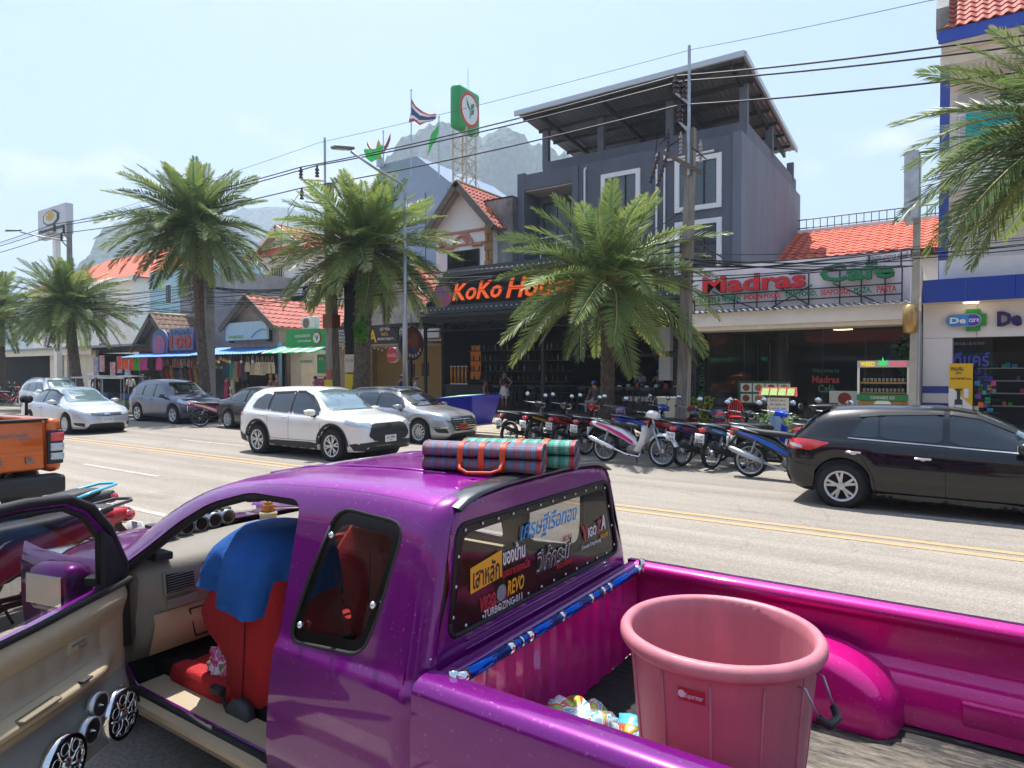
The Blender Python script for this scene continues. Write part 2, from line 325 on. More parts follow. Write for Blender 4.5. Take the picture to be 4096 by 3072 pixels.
def hill_mat():
 m=bpy.data.materials.new('karst_hillside');m.use_nodes=True;t=m.node_tree;b=t.nodes['Principled BSDF'];N=t.nodes.new;K=t.links.new
 b.inputs['Roughness'].default_value=.95;b.inputs['Specular IOR Level'].default_value=.1
 tc=N('ShaderNodeTexCoord');mp=N('ShaderNodeMapping');mp.inputs['Scale'].default_value=(1,1,.35);n1=N('ShaderNodeTexNoise');n1.inputs['Scale'].default_value=.018;n1.inputs['Detail'].default_value=12;n1.inputs['Roughness'].default_value=.68
 r=N('ShaderNodeValToRGB');r.color_ramp.elements[0].position=.5;r.color_ramp.elements[0].color=(.035,.07,.022,1);r.color_ramp.elements[1].position=.63;r.color_ramp.elements[1].color=(.34,.29,.23,1)
 e=r.color_ramp.elements.new(.55);e.color=(.09,.13,.045,1)
 n2=N('ShaderNodeTexVoronoi');n2.inputs['Scale'].default_value=.11;bp=N('ShaderNodeBump');bp.inputs['Strength'].default_value=1;bp.inputs['Distance'].default_value=8;bp.invert=True
 n3=N('ShaderNodeTexNoise');n3.inputs['Scale'].default_value=.09;n3.inputs['Detail'].default_value=6;hs=N('ShaderNodeMix');hs.data_type='RGBA';hs.blend_type='MULTIPLY';hs.inputs[0].default_value=.8
 K(tc.outputs['Object'],mp.inputs[0]);K(mp.outputs[0],n1.inputs['Vector']);K(n1.outputs['Fac'],r.inputs[0]);K(tc.outputs['Object'],n2.inputs['Vector']);K(tc.outputs['Object'],n3.inputs['Vector'])
 K(r.outputs[0],hs.inputs[6]);K(n3.outputs['Color'],hs.inputs[7]);K(hs.outputs[2],b.inputs['Base Color']);K(n2.outputs['Distance'],bp.inputs['Height']);K(bp.outputs[0],b.inputs['Normal']);return m
m_hill=hill_mat()
def hill(sil,D,seed,wob=26,cols=170,rows=34):
 b=MB();b.smooth=True;rws=[]
 us=[sil[0][0]+(sil[-1][0]-sil[0][0])*i/cols for i in range(cols+1)]
 for j in range(rows+1):
  f=j/rows;row=[]
  for i,u in enumerate(us):
   d=ray(u,interp(sil,u));s=D/math.hypot(d.x,d.y);top=CAM_H+d.z*s
   top+=7*mnoise.fractal(Vector((u*.05+seed,seed,0)),1.0,2.1,5)
   hx=Vector((d.x*s,d.y*s,0));out=hx.normalized()
   if f<.75:g=f/.75;z=top*g**.8;push=-.28*D*.5*(1-g)**1.6
   else:g=(f-.75)/.25;z=top*(1-g*.45);push=.3*D*g
   nz=mnoise.fractal(Vector((hx.x*.02,hx.y*.02,z*.013+seed)),1.0,2.2,6)
   p=hx+out*(push+wob*nz*(1 if f<.8 else .4));row.append((p.x,p.y,max(-1,z+(4*nz if f>.3 else 0))))
  rws.append(row)
 b.grid(rws);return b.build('hill',m_hill,kind='structure')
hill([(770,520),(800,430),(835,335),(868,298),(905,275),(950,258),(990,258),(1030,288),(1060,275),(1100,270),(1150,296),(1210,318),(1300,360),(1420,430),(1560,520),(1700,590),(1800,640)],780,3.1)
hill([(120,640),(165,575),(195,535),(222,490),(250,472),(300,466),(355,474),(400,462),(430,455),(460,470),(500,500),(560,560),(640,620)],1000,8.7,22)
hill([(-500,700),(-250,660),(0,655),(150,640),(330,560),(470,470),(520,443),(570,438),(620,442),(680,455),(760,470),(860,520),(980,600)],1500,14.2,30,140,26)
# ---------------------------------------------------------------- the hazy air
hz = MB(); hz.box(-2310, 2310, -2310, 2310, -1.03, 330)
m_haze = bpy.data.materials.new('haze_air'); m_haze.use_nodes = True; _t = m_haze.node_tree; _t.nodes.clear()
_o = _t.nodes.new('ShaderNodeOutputMaterial'); _v = _t.nodes.new('ShaderNodeVolumePrincipled')
_v.inputs['Color'].default_value = (.72, .86, 1, 1); _v.inputs['Density'].default_value = .00062; _v.inputs['Anisotropy'].default_value = .2
_t.links.new(_v.outputs[0], _o.inputs['Volume'])
hz.build('haze', m_haze, kind='stuff')
def z4(x,y):return((2000+.663*x)/DPX,(100+.663*y)/DPX)
def RL(u0,vt,vb,u1,Y):
 a=atY(u0,vt,Y);c=atY(u0,vb,Y);d=atY(u1,vt,Y);return a.x,d.x,c.z,a.z
m_white=mat('white_render','#e8e3db',.8,var=.1,vs=1.2,bump=.1);m_cream=mat('cream_render','#ddd2be',.8,var=.15,vs=1.5)
m_grey=mat('dark_grey_render','#5d626d',.75,var=.2,vs=.8,bump=.08,bs=12,stretch=(1,1,.25));m_grey2=mat('grey_side_render','#6c727e',.8,var=.2,vs=.7,stretch=(1,1,.3))
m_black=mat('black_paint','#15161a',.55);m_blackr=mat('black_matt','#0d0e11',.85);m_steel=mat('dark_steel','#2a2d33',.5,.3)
m_conc=mat('stained_concrete','#8f8e8a',.95,var=.75,vs=1.0,bump=.3,stretch=(1,1,.45));m_glass=glassm('window_glass','#1b2730',.3);m_dglass=glassm('dark_glass','#0a0d10',.72)
m_clear=glassm('clear_glass','#1c2422',.22);m_frame=mat('white_frame','#e6e6e4',.5);m_dframe=mat('dark_frame','#23252a',.45,.3)
m_curt=mat('curtain_cloth','#a9bcc4',.9,var=.2,vs=9);m_blue=mat('blue_cladding','#1c3f9e',.4,var=.06,vs=1);m_tile=mat('red_roof_tile','#a8503f',.75,var=.3,vs=6,island=.3)
m_otile=mat('orange_roof_tile','#c4573a',.75,var=.25,vs=5,island=.25);m_wood=mat('weathered_wood','#6d6259',.9,var=.45,vs=3,stretch=(1,1,8));m_sid=mat('siding_board','#a99a90',.85,var=.2,vs=3,island=.2)
m_pink=mat('pink_trim','#b67a66',.75,var=.1,vs=3);m_galv=mat('galvanised_metal','#a7adb2',.45,.7,var=.15,vs=3);m_zinc=mat('zinc_sheet','#8d9297',.5,.6,var=.2,vs=2)
m_wall_y=mat('yellow_wall','#b39a63',.85,var=.12,vs=1);m_lblue=mat('pale_blue_render','#a9ccd4',.8,var=.1,vs=1);m_stone=mat('tan_stone','#a07b45',.85,var=.4,vs=6,island=.4)
def part(name,m,parent,*boxes,bev=0,label=None):
 b=MB()
 for q in boxes:b.box(*q,bev=bev)
 return b.build(name,m,parent,label)
def window(par,x0,x1,z0,z1,Y,fm=None,gm=None,fw=.07,nx=1,nz=1,out=.05,curtain=False,dark=True,name='window',dim=None):
 fm=fm or m_dframe;gm=gm or m_glass
 b=MB();b.box(x0-fw,x0,Y-out,Y+.03,z0-fw,z1+fw);b.box(x1,x1+fw,Y-out,Y+.03,z0-fw,z1+fw);b.box(x0,x1,Y-out,Y+.03,z1,z1+fw);b.box(x0,x1,Y-out,Y+.03,z0-fw,z0)
 w=b.build(name,fm,par);dm=dim or m_dframe
 b=MB()
 for i in range(1,nx):xx=x0+(x1-x0)*i/nx;b.box(xx-.02,xx+.02,Y-out+.005,Y-.012,z0,z1)
 for i in range(1,nz):zz=z0+(z1-z0)*i/nz;b.box(x0,x1,Y-out+.007,Y-.014,zz-.02,zz+.02)
 if nx>1 or nz>1:o=b.build('mullion',dm,w);o.location=-w.parent.location+w.parent.location;rebase(o,par)
 for i in range(nx):
  for k in range(nz):
   xa,xb=x0+(x1-x0)*i/nx,x0+(x1-x0)*(i+1)/nx;za,zb=z0+(z1-z0)*k/nz,z0+(z1-z0)*(k+1)/nz
   b=MB();b.box(xa+.01,xb-.01,Y-.034,Y-.028,za+.01,zb-.01);rebase(b.build('pane',gm,w),par)
 b=MB();b.quad((x0,Y-.004,z0),(x1,Y-.004,z0),(x1,Y-.004,z1),(x0,Y-.004,z1));rebase(b.build('backing',m_blackr,w),par)
 if curtain:
  b=MB();b.smooth=True;n=40;rr=[]
  for z in(z0+.02,z1-.02):rr.append([(x0+(x1-x0)*i/n,Y-.014+.008*math.sin(i*1.9+.4*math.sin(i*.7)),z)for i in range(n+1)if True])
  b.grid(rr);rebase(b.build('curtain',m_curt,w),par)
 return w
def rebase(o,par):
 for v in o.data.vertices:v.co-=par.location
 o.location=(0,0,0);return o
_tile={}
def tile_mesh(m,w,l):
 k=(m.name,w,l)
 if k not in _tile:
  b=MB();b.smooth=True;n=6;rr=[]
  for s,lift in((0,.035),(1.08,0)):
   rr.append([(w*i/n,l*s,lift+.035*math.sin(2*PI*i/n))for i in range(n+1)])
  b.grid(rr);rr2=[[(w*i/n,0,.035*math.sin(2*PI*i/n)+.035)for i in range(n+1)],[(w*i/n,.002,.035*math.sin(2*PI*i/n))for i in range(n+1)]]
  b.smooth=False;b.grid(rr2);_tile[k]=b.mesh('roof_tile',m)
 return _tile[k]
def tile_roof(roof,org,along,up,na,nu,w,l,m,root):
 a=Vector(along).normalized();u=Vector(up).normalized();nrm=a.cross(u);me=tile_mesh(m,w,l)
 for j in range(nu):
  for i in range(na):
   p=Vector(org)+a*(w*i)+u*(l*j);o=link('roof_tile',me,roof)
   M_=Matrix((a,u,nrm)).transposed().to_4x4();M_.translation=p-root.location;o.matrix_basis=M_@Matrix.Rotation(random.uniform(-.012,.012),4,'X')
def corrugated(p0,along,up,wa,lu,pitch=.18,amp=.02):
 b=MB();b.smooth=True;n=max(2,int(wa/pitch)*4);a=Vector(along);u=Vector(up);nr=a.cross(u).normalized();p0=Vector(p0)
 b.grid([[p0+a*(wa*i/n)+u*q+nr*(amp*math.sin(i*PI/2))for i in range(n+1)]for q in(0,lu)]);return b
G=emp('grey_building',(-12,27,0),'dark grey four storey building with a raised corrugated roof and white framed windows','building')
GR,GL=-7.2,-17.9
zt=atY(*z4(1465,645),27).z;zp=atY(*z4(1510,572),27.7).z
part('wall',m_grey,G,(-14.6,GR-.35,27,38.6,4.6,zt));part('wall',m_grey,G,(-17.9,-14.6,28.4,38.6,4.6,zt-.6))
part('side_wall',m_grey2,G,(GR-.35,GR,26.9,38.6,4.3,zt+.05))
part('parapet',m_grey,G,(-16.9,GR-.02,27.7,27.95,zt-.3,zp),(GR-.3,GR-.03,27.95,37.6,zt-.2,zp-.02))
zb=atY(*z4(110,915),27).z
part('balcony_frame',m_grey,G,(-17.9,-17.5,26.95,28.4,4.6,zb+.1),(-14.85,-14.55,26.9,27.0,7,zt-.05),(-17.5,-14.85,26.96,28.4,zb-.75,zb),(-17.5,-14.85,26.97,28.4,6.6,7.35))
part('soffit',m_white,G,(-17.5,-14.85,27.05,28.39,zb-.8,zb-.755))
for i,(xx,ht)in enumerate(((-16.85,0),(-13.75,.2),(-10.4,.5),(-7.35,.8))):
 pass
rf=atY(*z4(1470,175),26.0);rl=atY(*z4(98,535),26.0);rb=atX(*z4(1785,755),rf.x)
ry0,ry1,rz0,rz1=26.0,rb.y,(rf.z+rl.z)/2,rb.z
upv=Vector((0,ry1-ry0,rz1-rz0));sl=upv.length;upv.normalize();rx0,rx1=rl.x,rf.x
roofz=lambda y:rz0+(rz1-rz0)*(y-ry0)/(ry1-ry0)
for nm_,xx,yy in(('a',-16.78,27.83),('b',-13.8,27.83),('c',-10.5,27.83),('d',GR-.16,27.83),('e',GR-.16,32.2),('f',GR-.16,36.8),('g',-16.78,36.8)):
 part('roof_post',m_grey,G,(xx-.16,xx+.16,yy-.12,yy+.12,zp-.3,roofz(yy)-.22))
rs=corrugated((rx0,ry0,rz0),(1,0,0),upv,rx1-rx0,sl,.22,.025).build('roof_sheet',mat('roof_sheet_metal','#7d7f84',.45,.5,var=.15,vs=1),G)
b=MB()
for k in range(7):
 q=Vector((0,ry0,rz0))+upv*(sl*(k+.35)/7);b.box(rx0+.1,rx1-.1,q.y-.05,q.y+.05,q.z-.2,q.z-.05)
b.build('purlin',m_steel,G)
b=MB()
for xx in(rx0+1.2,rx0+4.3,rx0+7.4,rx1-.5):
 b.prism([(xx-.06,ry0+.2,roofz(ry0+.2)-.36),(xx+.06,ry0+.2,roofz(ry0+.2)-.36),(xx+.06,ry0+.2,roofz(ry0+.2)-.16),(xx-.06,ry0+.2,roofz(ry0+.2)-.16)],upv*(sl-.4))
b.build('rafter',m_steel,G)
b=MB();b.box(rx0-.05,rx1+.05,ry0-.12,ry0,rz0-.12,rz0+.1);b.prism([(rx1,ry0,rz0-.12),(rx1+.1,ry0,rz0-.12),(rx1+.1,ry0,rz0+.1),(rx1,ry0,rz0+.1)],upv*sl);b.build('gutter',mat('pale_gutter','#b9c0c4',.4,.3),G)
part('stair_house',m_cream,G,(-13.0,-8.2,32,37,zt,zt+2.2))
x0,x1,z0,z1=RL(*z4(625,925),z4(625,1160)[1],z4(835,890)[0],27)
window(G,x0+.1,x1-.1,z0-.5,z1-.05,27,m_frame,m_glass,.2,3,1,.09,True)
x0,x1,z0,z1=RL(*z4(1085,845),z4(1085,1105)[1],z4(1310,805)[0],27)
window(G,x0,x1,z0,z1,27,m_frame,m_glass,.2,3,1,.09,True)
x0,x1,z0,z1=RL(*z4(1085,1235),z4(1085,1480)[1],z4(1310,1200)[0],27)
window(G,x0,x1,z0,z1+.1,27,m_frame,m_dglass,.2,3,1,.09,True)
window(G,-17.2,-15.0,zb-3.6,zb-1.2,28.4,m_dframe,m_glass,.07,3,1,.06,True)
b=MB()
for z in(7.75,8.05,8.35):b.cyl((-17.6,27.0,z),(-14.85,27.0,z),.025,n=8)
for x in(-17.55,-16.6,-15.7,-14.9):b.cyl((x,27.0,7.35),(x,27.0,8.35),.025,n=8)
b.build('balcony_rail',m_frame,G)
for xx,za,zc in((-14.2,5.6,11.2),(-10.75,5.6,11.2),(-10.4,5.6,11.3)):
 b=MB();b.tube([(xx,26.92,za),(xx,26.92,zc),(xx+.05,26.97,zc+.08)],.045,8);b.build('downpipe',m_frame,G)
b=MB();b.cyl((-10.4,26.9,10.9),(-8.3,26.9,10.95),.05,n=8);b.build('downpipe',m_frame,G)
def gable_house(root,xa,za,hw,ze,y0,y1,wallm,over=.7,boards=True,tilem=None,tw=.3,tl=.38,mx=280,wall_z0=0,inset=.5,slope_both=True,barge=None):
 barge=barge or m_wood;tilem=tilem or m_tile
 b=MB();yf=y0
 kx=(za-ze)/hw
 b.prism([(xa-hw+inset,yf,wall_z0),(xa+hw-inset,yf,wall_z0),(xa+hw-inset,yf,za-kx*(hw-inset)-.15),(xa,yf,za-.18),(xa-hw+inset,yf,za-kx*(hw-inset)-.15)],(0,y1-yf,0));b.build('wall',wallm,root)
 for s in(1,-1):
  up=Vector((-s*hw,0,za-ze));L_=up.length;up.normalize();b=MB()
  th=.1;e=Vector((xa+s*hw,yf-over,ze));n=up.cross(Vector((0,1,0)))*s;n=n if n.z>0 else-n
  b.prism([e,e+up*L_,e+up*L_-n*th,e-n*th],(0,y1-yf+over+.3,0));rf_=b.build('roof',m_sid if boards else wallm,root)
  b=MB();q=e+up*L_;b.prism([e-n*.26-Vector((0,.05,0)),q-n*.26-Vector((0,.05,0)),q+n*.07-Vector((0,.05,0)),e+n*.07-Vector((0,.05,0))],(0,.1,0));b.build('barge_board',barge,root)
  if s==1 or slope_both:
   nu=int(L_/tl);na=int((y1-yf+over)/tw)
   if s==-1:nu,na=min(nu,3),min(na,6)
   while nu*na>mx:na-=1
   if s==1:tile_roof(rf_,e+n*.02-up*.05,(0,1,0),up,na,nu,tw,L_/nu,tilem,root)
 b=MB();b.smooth=True;b.tube([(xa,yf-over-.02,za+.04),(xa,y1+.3,za+.04)],.09,10);b.build('ridge',mat('ridge_cap','#c9b892',.8,var=.2),root)
WH=emp('gabled_house',(-21.6,26,0),'white house with steep red tiled gable and pink trim beside the concrete block','house')
a_=atY(985,392,25.6);e_=atY(1067,487,25.6);hwid=e_.x-a_.x
gable_house(WH,a_.x,a_.z,hwid,e_.z,26.2,34,m_white,over=.6,tw=.3,tl=.36,wall_z0=4.6)
zz1=atY(945,510,26.2).z;zz2=atY(945,537,26.2).z
part('trim_band',m_pink,WH,(a_.x-hwid+.5,a_.x+hwid-.5,26.12,26.2,zz1-.06,zz1+.06),(a_.x-hwid+.5,a_.x+hwid-.5,26.13,26.2,zz2-.05,zz2+.05))
for u,v in((955,527),(1007,513)):
 c=atY(u,v,26.14);b=MB();b.prism([(c.x-.27,26.13,c.z),(c.x,26.13,c.z-.33),(c.x+.27,26.13,c.z),(c.x,26.13,c.z+.33)],(0,.06,0));b.build('diamond_ornament',m_pink,WH)
x0,x1,z0,z1=RL(970,548,588,1034,26.2);window(WH,x0,x1,z0,z1,26.2,m_dframe,m_dglass,.06,2,2,.07)
b=MB();c=((x0+x1)/2,26.16,z1+.12);b.tube([(x0-.25,26.14,z1+.25),(c[0]-.62,26.14,z1+.25)]+[(c[0]+.62*math.cos(t),26.14,z1+.25+.55*math.sin(t))for t in[PI-PI*k/10 for k in range(11)]]+[(x1+.25,26.14,z1+.25)],.075,8);b.build('arch_moulding',m_pink,WH)
part('sill',m_pink,WH,(x0-.3,x1+.3,26.02,26.2,z0-.35,z0-.1))
for k in range(9):
 zq=6.2+k*.42
 for i in range(2):part('corner_stone',m_stone,WH,(a_.x+hwid-.95+i*.22+(k%2)*.05,a_.x+hwid-.72+i*.22,26.1,26.22,zq,zq+.4),bev=.02)
CB=emp('concrete_block',(-18.6,27,0),'rain stained bare concrete wall block between white gabled house and grey building','building')
part('wall',m_conc,CB,(-19.9,-17.95,26.6,36,4.6,atY(1085,432,26.8).z))
part('coping',mat('black_stain','#2c2b2a',.95,var=.5,vs=5),CB,(-19.95,-17.93,26.56,36,atY(1085,432,26.8).z,atY(1085,432,26.8).z+.06))
K=emp('bar_building',(-14,24,0),'open fronted black bar under a long black sign with orange lettering','bar')
KX0,KX1,KF=-20.6,-7.75,ZP+.17
part('floor_slab',mat('bar_floor','#3a3734',.6,var=.2),K,(KX0,KX1,23.4,31.5,0,KF))
part('back_wall',m_blackr,K,(KX0,KX1,31.5,31.7,KF,4.6));part('side_wall',m_blackr,K,(KX0-.15,KX0,24.6,31.7,0,4.6));part('side_wall',m_blackr,K,(KX1,KX1+.15,23.5,31.7,0,4.6))
part('ceiling',m_blackr,K,(KX0,KX1,23.2,31.5,4.32,4.45));part('beam',m_black,K,(KX0-.2,KX1+.1,23.1,23.3,4.2,4.55))
b=MB();xx=KX0
while xx<KX1-1:
 b.cyl((xx,23.2,3.86),(xx+.6,23.2,4.2),.025,n=6);b.cyl((xx+.6,23.2,4.2),(xx+1.2,23.2,3.86),.025,n=6);xx+=1.2
b.cyl((KX0,23.2,3.84),(KX1,23.2,3.84),.035,n=6);b.build('truss',m_black,K)
for xx in(KX0,-14.2,KX1-.1):part('post',m_black,K,(xx,xx+.12,23.15,23.27,KF,4.2))
b=MB()
for k in range(12):b.box(-8.75,KX1-.02,23.42,23.47,KF+.05+k*.28,KF+.27+k*.28)
b.build('louvre_panel',mat('slat_black','#17181b',.6),K)
S=emp('bar_sign',(-14,22.9,4.5),'long black trapezoid signboard with orange script lettering and rows of small bulbs','sign')
kb,kt=atY(905,680,22.85),atY(965,581,22.85);zb_,zt_=kb.z,kt.z
xr0,xr1=-8.0,-9.6
b=MB();b.prism([(kb.x,22.95,zb_),(xr0,22.95,zb_),(xr1,22.95,zt_),(kt.x,22.95,zt_)],(0,.3,0));b.build('panel',m_blackr,S)
def trap(i):
 return[(kb.x+i*1.1,zb_+i),(xr0-i*1.1,zb_+i),(xr1-i*.7,zt_-i),(kt.x+i*.7,zt_-i)]
o_,n_=trap(0),trap(.34);b=MB()
for i in range(4):
 j=(i+1)%4;b.prism([(o_[i][0],22.88,o_[i][1]),(o_[j][0],22.88,o_[j][1]),(n_[j][0],22.88,n_[j][1]),(n_[i][0],22.88,n_[i][1])],(0,.065,0))
b.build('border',mat('sign_border','#3b4047',.6),S)
b=MB();c_=trap(.17);b.smooth=True
for i in range(4):
 a,c=Vector((c_[i][0],c_[i][1])),Vector((c_[(i+1)%4][0],c_[(i+1)%4][1]));n=int((c-a).length/.26)
 for k in range(n):q=a.lerp(c,k/n);b.ball((q.x,22.87,q.y),.032,6,4)
b.build('bulb',mat('bulb_white','#e8e6dc',.3),S,kind='stuff')
m_or=mat('orange_neon','#e0571b',.35,emit=.35);m_ord=mat('orange_letter_side','#7c2c10',.5)
for s_,u0,u1,vt,vb in(('KoKo',978,1087,612,652),('House',1094,1245,600,646)):
 x0,x1,z0,z1=RL(u0,vt,vb,u1,22.85);text(s_,((x0+x1)/2,22.86,(z0+z1)/2),x1-x0,z1-z0,m_ord,S,ex=.07,bold=.03,shear=.28)
 text(s_,((x0+x1)/2,22.78,(z0+z1)/2),x1-x0-.06,z1-z0-.06,m_or,S,ex=.02,bold=.018,shear=.28)
c=atY(957,640,22.85);b=MB();b.cyl((c.x,22.84,c.z),(c.x,22.94,c.z),.52,n=28);b.build('round_badge',mat('badge_red','#a8302a',.5,var=.5,vs=3,col2='#2c5f8a'),S)
part('soffit_strip',mat('bar_soffit','#222428',.6),K,(KX0+1,KX1,22.7,23.1,zb_-.2,zb_-.05))
C=emp('cafe_building',(-4.5,24,0),'low cafe building with wide dark glass front and pale fascia','cafe')
CX0,CX1=-7.6,-1.2;fz0,fz1=3.5,3.98
part('side_wall',mat('cafe_side','#4a4038',.8),C,(CX0-.05,CX0+.1,24.0,33,0,4.2));part('side_wall',m_cream,C,(CX1-.02,CX1+.25,23.6,33,0,5.2));part('back_wall',mat('cafe_wall','#3a332d',.8),C,(CX0,CX1,32.8,33,0,4));part('ceiling',mat('cafe_ceiling','#6a6a6c',.8),C,(CX0,CX1,23.7,32.8,3.5,3.6))
part('floor_slab',mat('cafe_floor','#4b4a47',.35),C,(CX0,CX1,23.5,32.8,0,.44));part('plinth',mat('plinth_stone','#7c7f77',.8,var=.3,vs=3),C,(CX0-.3,CX1,22.9,23.5,0,.32))
part('fascia',m_white,C,(CX0-.1,CX1+.05,22.55,23.2,fz0+.02,fz1));part('soffit',m_cream,C,(CX0,CX1,22.62,24,fz0-.12,fz0+.015))
corrugated((CX0-.2,22.35,fz1+.02),(1,0,0),Vector((0,.9,.16)).normalized(),CX1-CX0+.45,.9,.2,.03).build('eave_sheet',m_zinc,C)
for i in range(5):
 xa,xb=CX0+.1+i*1.26,CX0+.1+(i+1)*1.26
 b=MB();b.box(xa+.015,xb-.015,23.8,23.812,.46,3.36);b.build('glass_pane',m_clear,C)
 part('glass_mullion',m_dframe,C,(xb-.015,xb+.015,23.79,23.83,.46,3.36))
part('wood_column',mat('dark_wood','#3b2a22',.6,var=.3,vs=4),C,(-5.15,-4.85,23.9,24.2,.44,3.4));part('transom',m_dframe,C,(CX0,CX1,23.77,23.85,3.36,3.42))
m_lamp=mat('lit_lamp','#ffe9c8',.4,emit=3);m_amb=mat('amber_lamp','#ff9a3c',.4,emit=5)
b=MB();b.cyl((-3.3,25.2,3.42),(-3.3,25.2,3.46),.3,n=24);b.build('ceiling_lamp',m_lamp,C)
for x in(-6.9,-6.3,-5.9,-5.5):b=MB();b.cyl((x,26+.3*x,3.44),(x,26+.3*x,3.48),.07,n=10);b.build('downlight',m_amb,C)
for i,x in enumerate((-7.2,-6.7,-6.3)):part('gold_strip',mat('gold_trim','#a5803f',.4,.6),C,(x,x+.05,29.5,29.55,.5,3.2))
for i in range(3):part('interior_shelf',mat('shelf_brown','#2a201b',.7),C,(-4.4+i*1.1,-3.6+i*1.1,30,30.4,.44,1.9+.2*i))
text('Welcome to',(-3.62,23.79,2.02),.8,.14,mat('green_vinyl','#3d6f57',.5),C,ex=.002);text('Madras',(-3.62,23.79,1.72),.82,.24,mat('red_vinyl','#a33636',.5),C,ex=.002,bold=.02);text('Café',(-3.6,23.79,1.42),.5,.26,mat('green_vinyl','#3d6f57',.5),C,ex=.002,bold=.015)
for k,(x,z,w,h)in enumerate([(-6.35+.42*i,1.42,.38,.3)for i in range(4)]+[(-6.35,1.05,.38,.3),(-5.93,1.05,.38,.3),(-3.5,1.1,.9,.5)]):
 b=MB();b.box(x,x+w,23.77,23.78,z-h/2,z+h/2);ps=b.build('food_poster',mat('poster_white','#cfd3c8',.6),C)
 b=MB();b.cyl((x+w/2,23.766,z),(x+w/2,23.77,z),h*.4,n=14);rebase(b.build('dish_print',mat('dish_%d'%(k%4),('#8a4a22','#a8722c','#9c3524','#b08a3a')[k%4],.6,var=.6,vs=14),ps),C)
part('poster_strip',mat('poster_green','#1d5134',.6),C,(-6.45,-4.7,23.782,23.788,.85,1.65))
CS=emp('cafe_sign',(-4.5,22.9,4.0),'pink white cafe signboard with big red and green letters on a black frame','sign')
m_red=mat('letter_red','#d0202c',.45);m_grn=mat('letter_green','#0f7a45',.45);m_lside=mat('letter_side','#141820',.6);m_pkw=mat('sign_panel_pinkish','#f4ecee',.7,var=.08,vs=1.2)
a=atY(1500,588,23.05);c=atY(1962,543,23.05)
part('panel',m_pkw,CS,(-7.9,-1.22,23.02,23.12,4.05,5.62))
def d2(x,y):return((2780+.4069*x)/DPX,(1000+.4069*y)/DPX)
b=MB();za,zc=4.62,5.12
for z in(4.3,4.62,5.14):b.box(-7.7 if z<5 else-4.6,-1.42,22.88,22.91,z-.018,z+.018)
for x in(-7.72,-7.2,-6.35,-5.6,-5.0,-4.0,-3.1,-2.5,-1.86,-1.42):b.box(x-.018,x+.018,22.885,22.915,4.02,4.64 if x<-4.6 else 5.14)
for x in(-2.3,-1.45):b.box(x-.02,x+.02,22.9,22.92,5.1,5.55)
for xa,xb in((-7.1,-5.6),(-3.9,-5.2),(-4.9,-3.9),(-3.3,-2.0)):b.cyl((xa,22.9,4.75),(xb,22.9,4.05),.02,n=6)
b.build('letter_frame',m_lside,CS)
for s_,x0_,yt,yb,x1_,mm in(('Madras',70,348,478,1090,m_red),('Cafe',1225,235,385,1962,m_grn)):
 u0,vt=d2(x0_,yt);vb=d2(x0_,yb)[1];u1=d2(x1_,0)[0];x0,x1,z0,z1=RL(u0,vt,vb,u1,22.8)
 if s_=='Cafe':z0,z1=4.78,5.34
 else:z0,z1=4.68,5.26
 text(s_,((x0+x1)/2,22.84,(z0+z1)/2),x1-x0,z1-z0,m_lside,CS,ex=.035,bold=.035);text(s_,((x0+x1)/2,22.79,(z0+z1)/2),x1-x0-.03,z1-z0-.03,mm,CS,ex=.012,bold=.03)
for s_,xa,xb,mm in(('SOUTH & NORTH',35,452,m_grn),('INDIAN FOOD,',475,848,m_red),('THAI FOOD,',875,1205,m_grn),('SEAFOOD,',1225,1530,m_red),('PIZZA,',1555,1745,m_grn),('PASTA',1780,1990,m_red)):
 x0=atY(*d2(xa,500),22.8).x;x1=atY(*d2(xb,450),22.8).x
 text(s_,((x0+x1)/2,22.8,4.46),x1-x0-.04,.2,mm,CS,ex=.02,bold=.02)
x0=atY(*d2(1685,120),23).x;x1=atY(*d2(2090,100),23).x;text('อ่าวนาง มาดาส คาเฟ่',((x0+x1)/2,23.01,5.47),x1-x0,.22,mat('letter_grey','#5a5660',.6),CS,ex=.004)
OB=emp('tiled_roof_building',(-4,34,0),'building behind the cafe with orange tiled roof and black ridge railing','building')
a=atY(1717,562,33);c=atY(1717,506,38);part('wall',m_white,OB,(-9.6,2,33.4,44,0,a.z-.05))
up=Vector((0,5,c.z-a.z));b=MB();b.prism([(-9.6,33,a.z),(2,33,a.z),(2,33,a.z-.12),(-9.6,33,a.z-.12)],up);rfo=b.build('roof',m_otile,OB)
L_=up.length;up.normalize();tile_roof(rfo,Vector((-9.55,33,a.z))+up.cross(Vector((1,0,0)))*-.03,(1,0,0),up,26,11,.44,L_/11,m_otile,OB)
part('ridge',m_white,OB,(-9.6,2,37.9,38.1,c.z-.05,c.z+.16))
b=MB();zr=c.z+.16
for z in(zr+.1,zr+.55):b.cyl((-9.5,38,z),(2,38,z),.03,n=6)
for i in range(34):b.cyl((-9.5+i*.34,38,zr),(-9.5+i*.34,38,zr+.55),.02,n=6)
b.build('railing',m_steel,OB);part('fascia',mat('dark_red_board','#4a2422',.7),OB,(-9.6,2,32.9,33.0,a.z-.3,a.z-.02))
P=emp('pharmacy_building',(1,23,0),'white pharmacy building with blue band, balconies and red tiled roof','building')
PX0,PX1=-.88,5.0;zdo=2.95
m_pw=mat('white_panel','#e4dfdd',.5,var=.04,vs=1)
part('pier',m_pw,P,(PX0,-.16,23,23.4,1.55,zdo));part('lintel_panel',m_pw,P,(PX0,0.42,23,23.4,zdo+.01,3.95),(.43,2.4,23,23.4,zdo+.01,3.95),(2.41,PX1,23,23.4,zdo+.01,3.95))
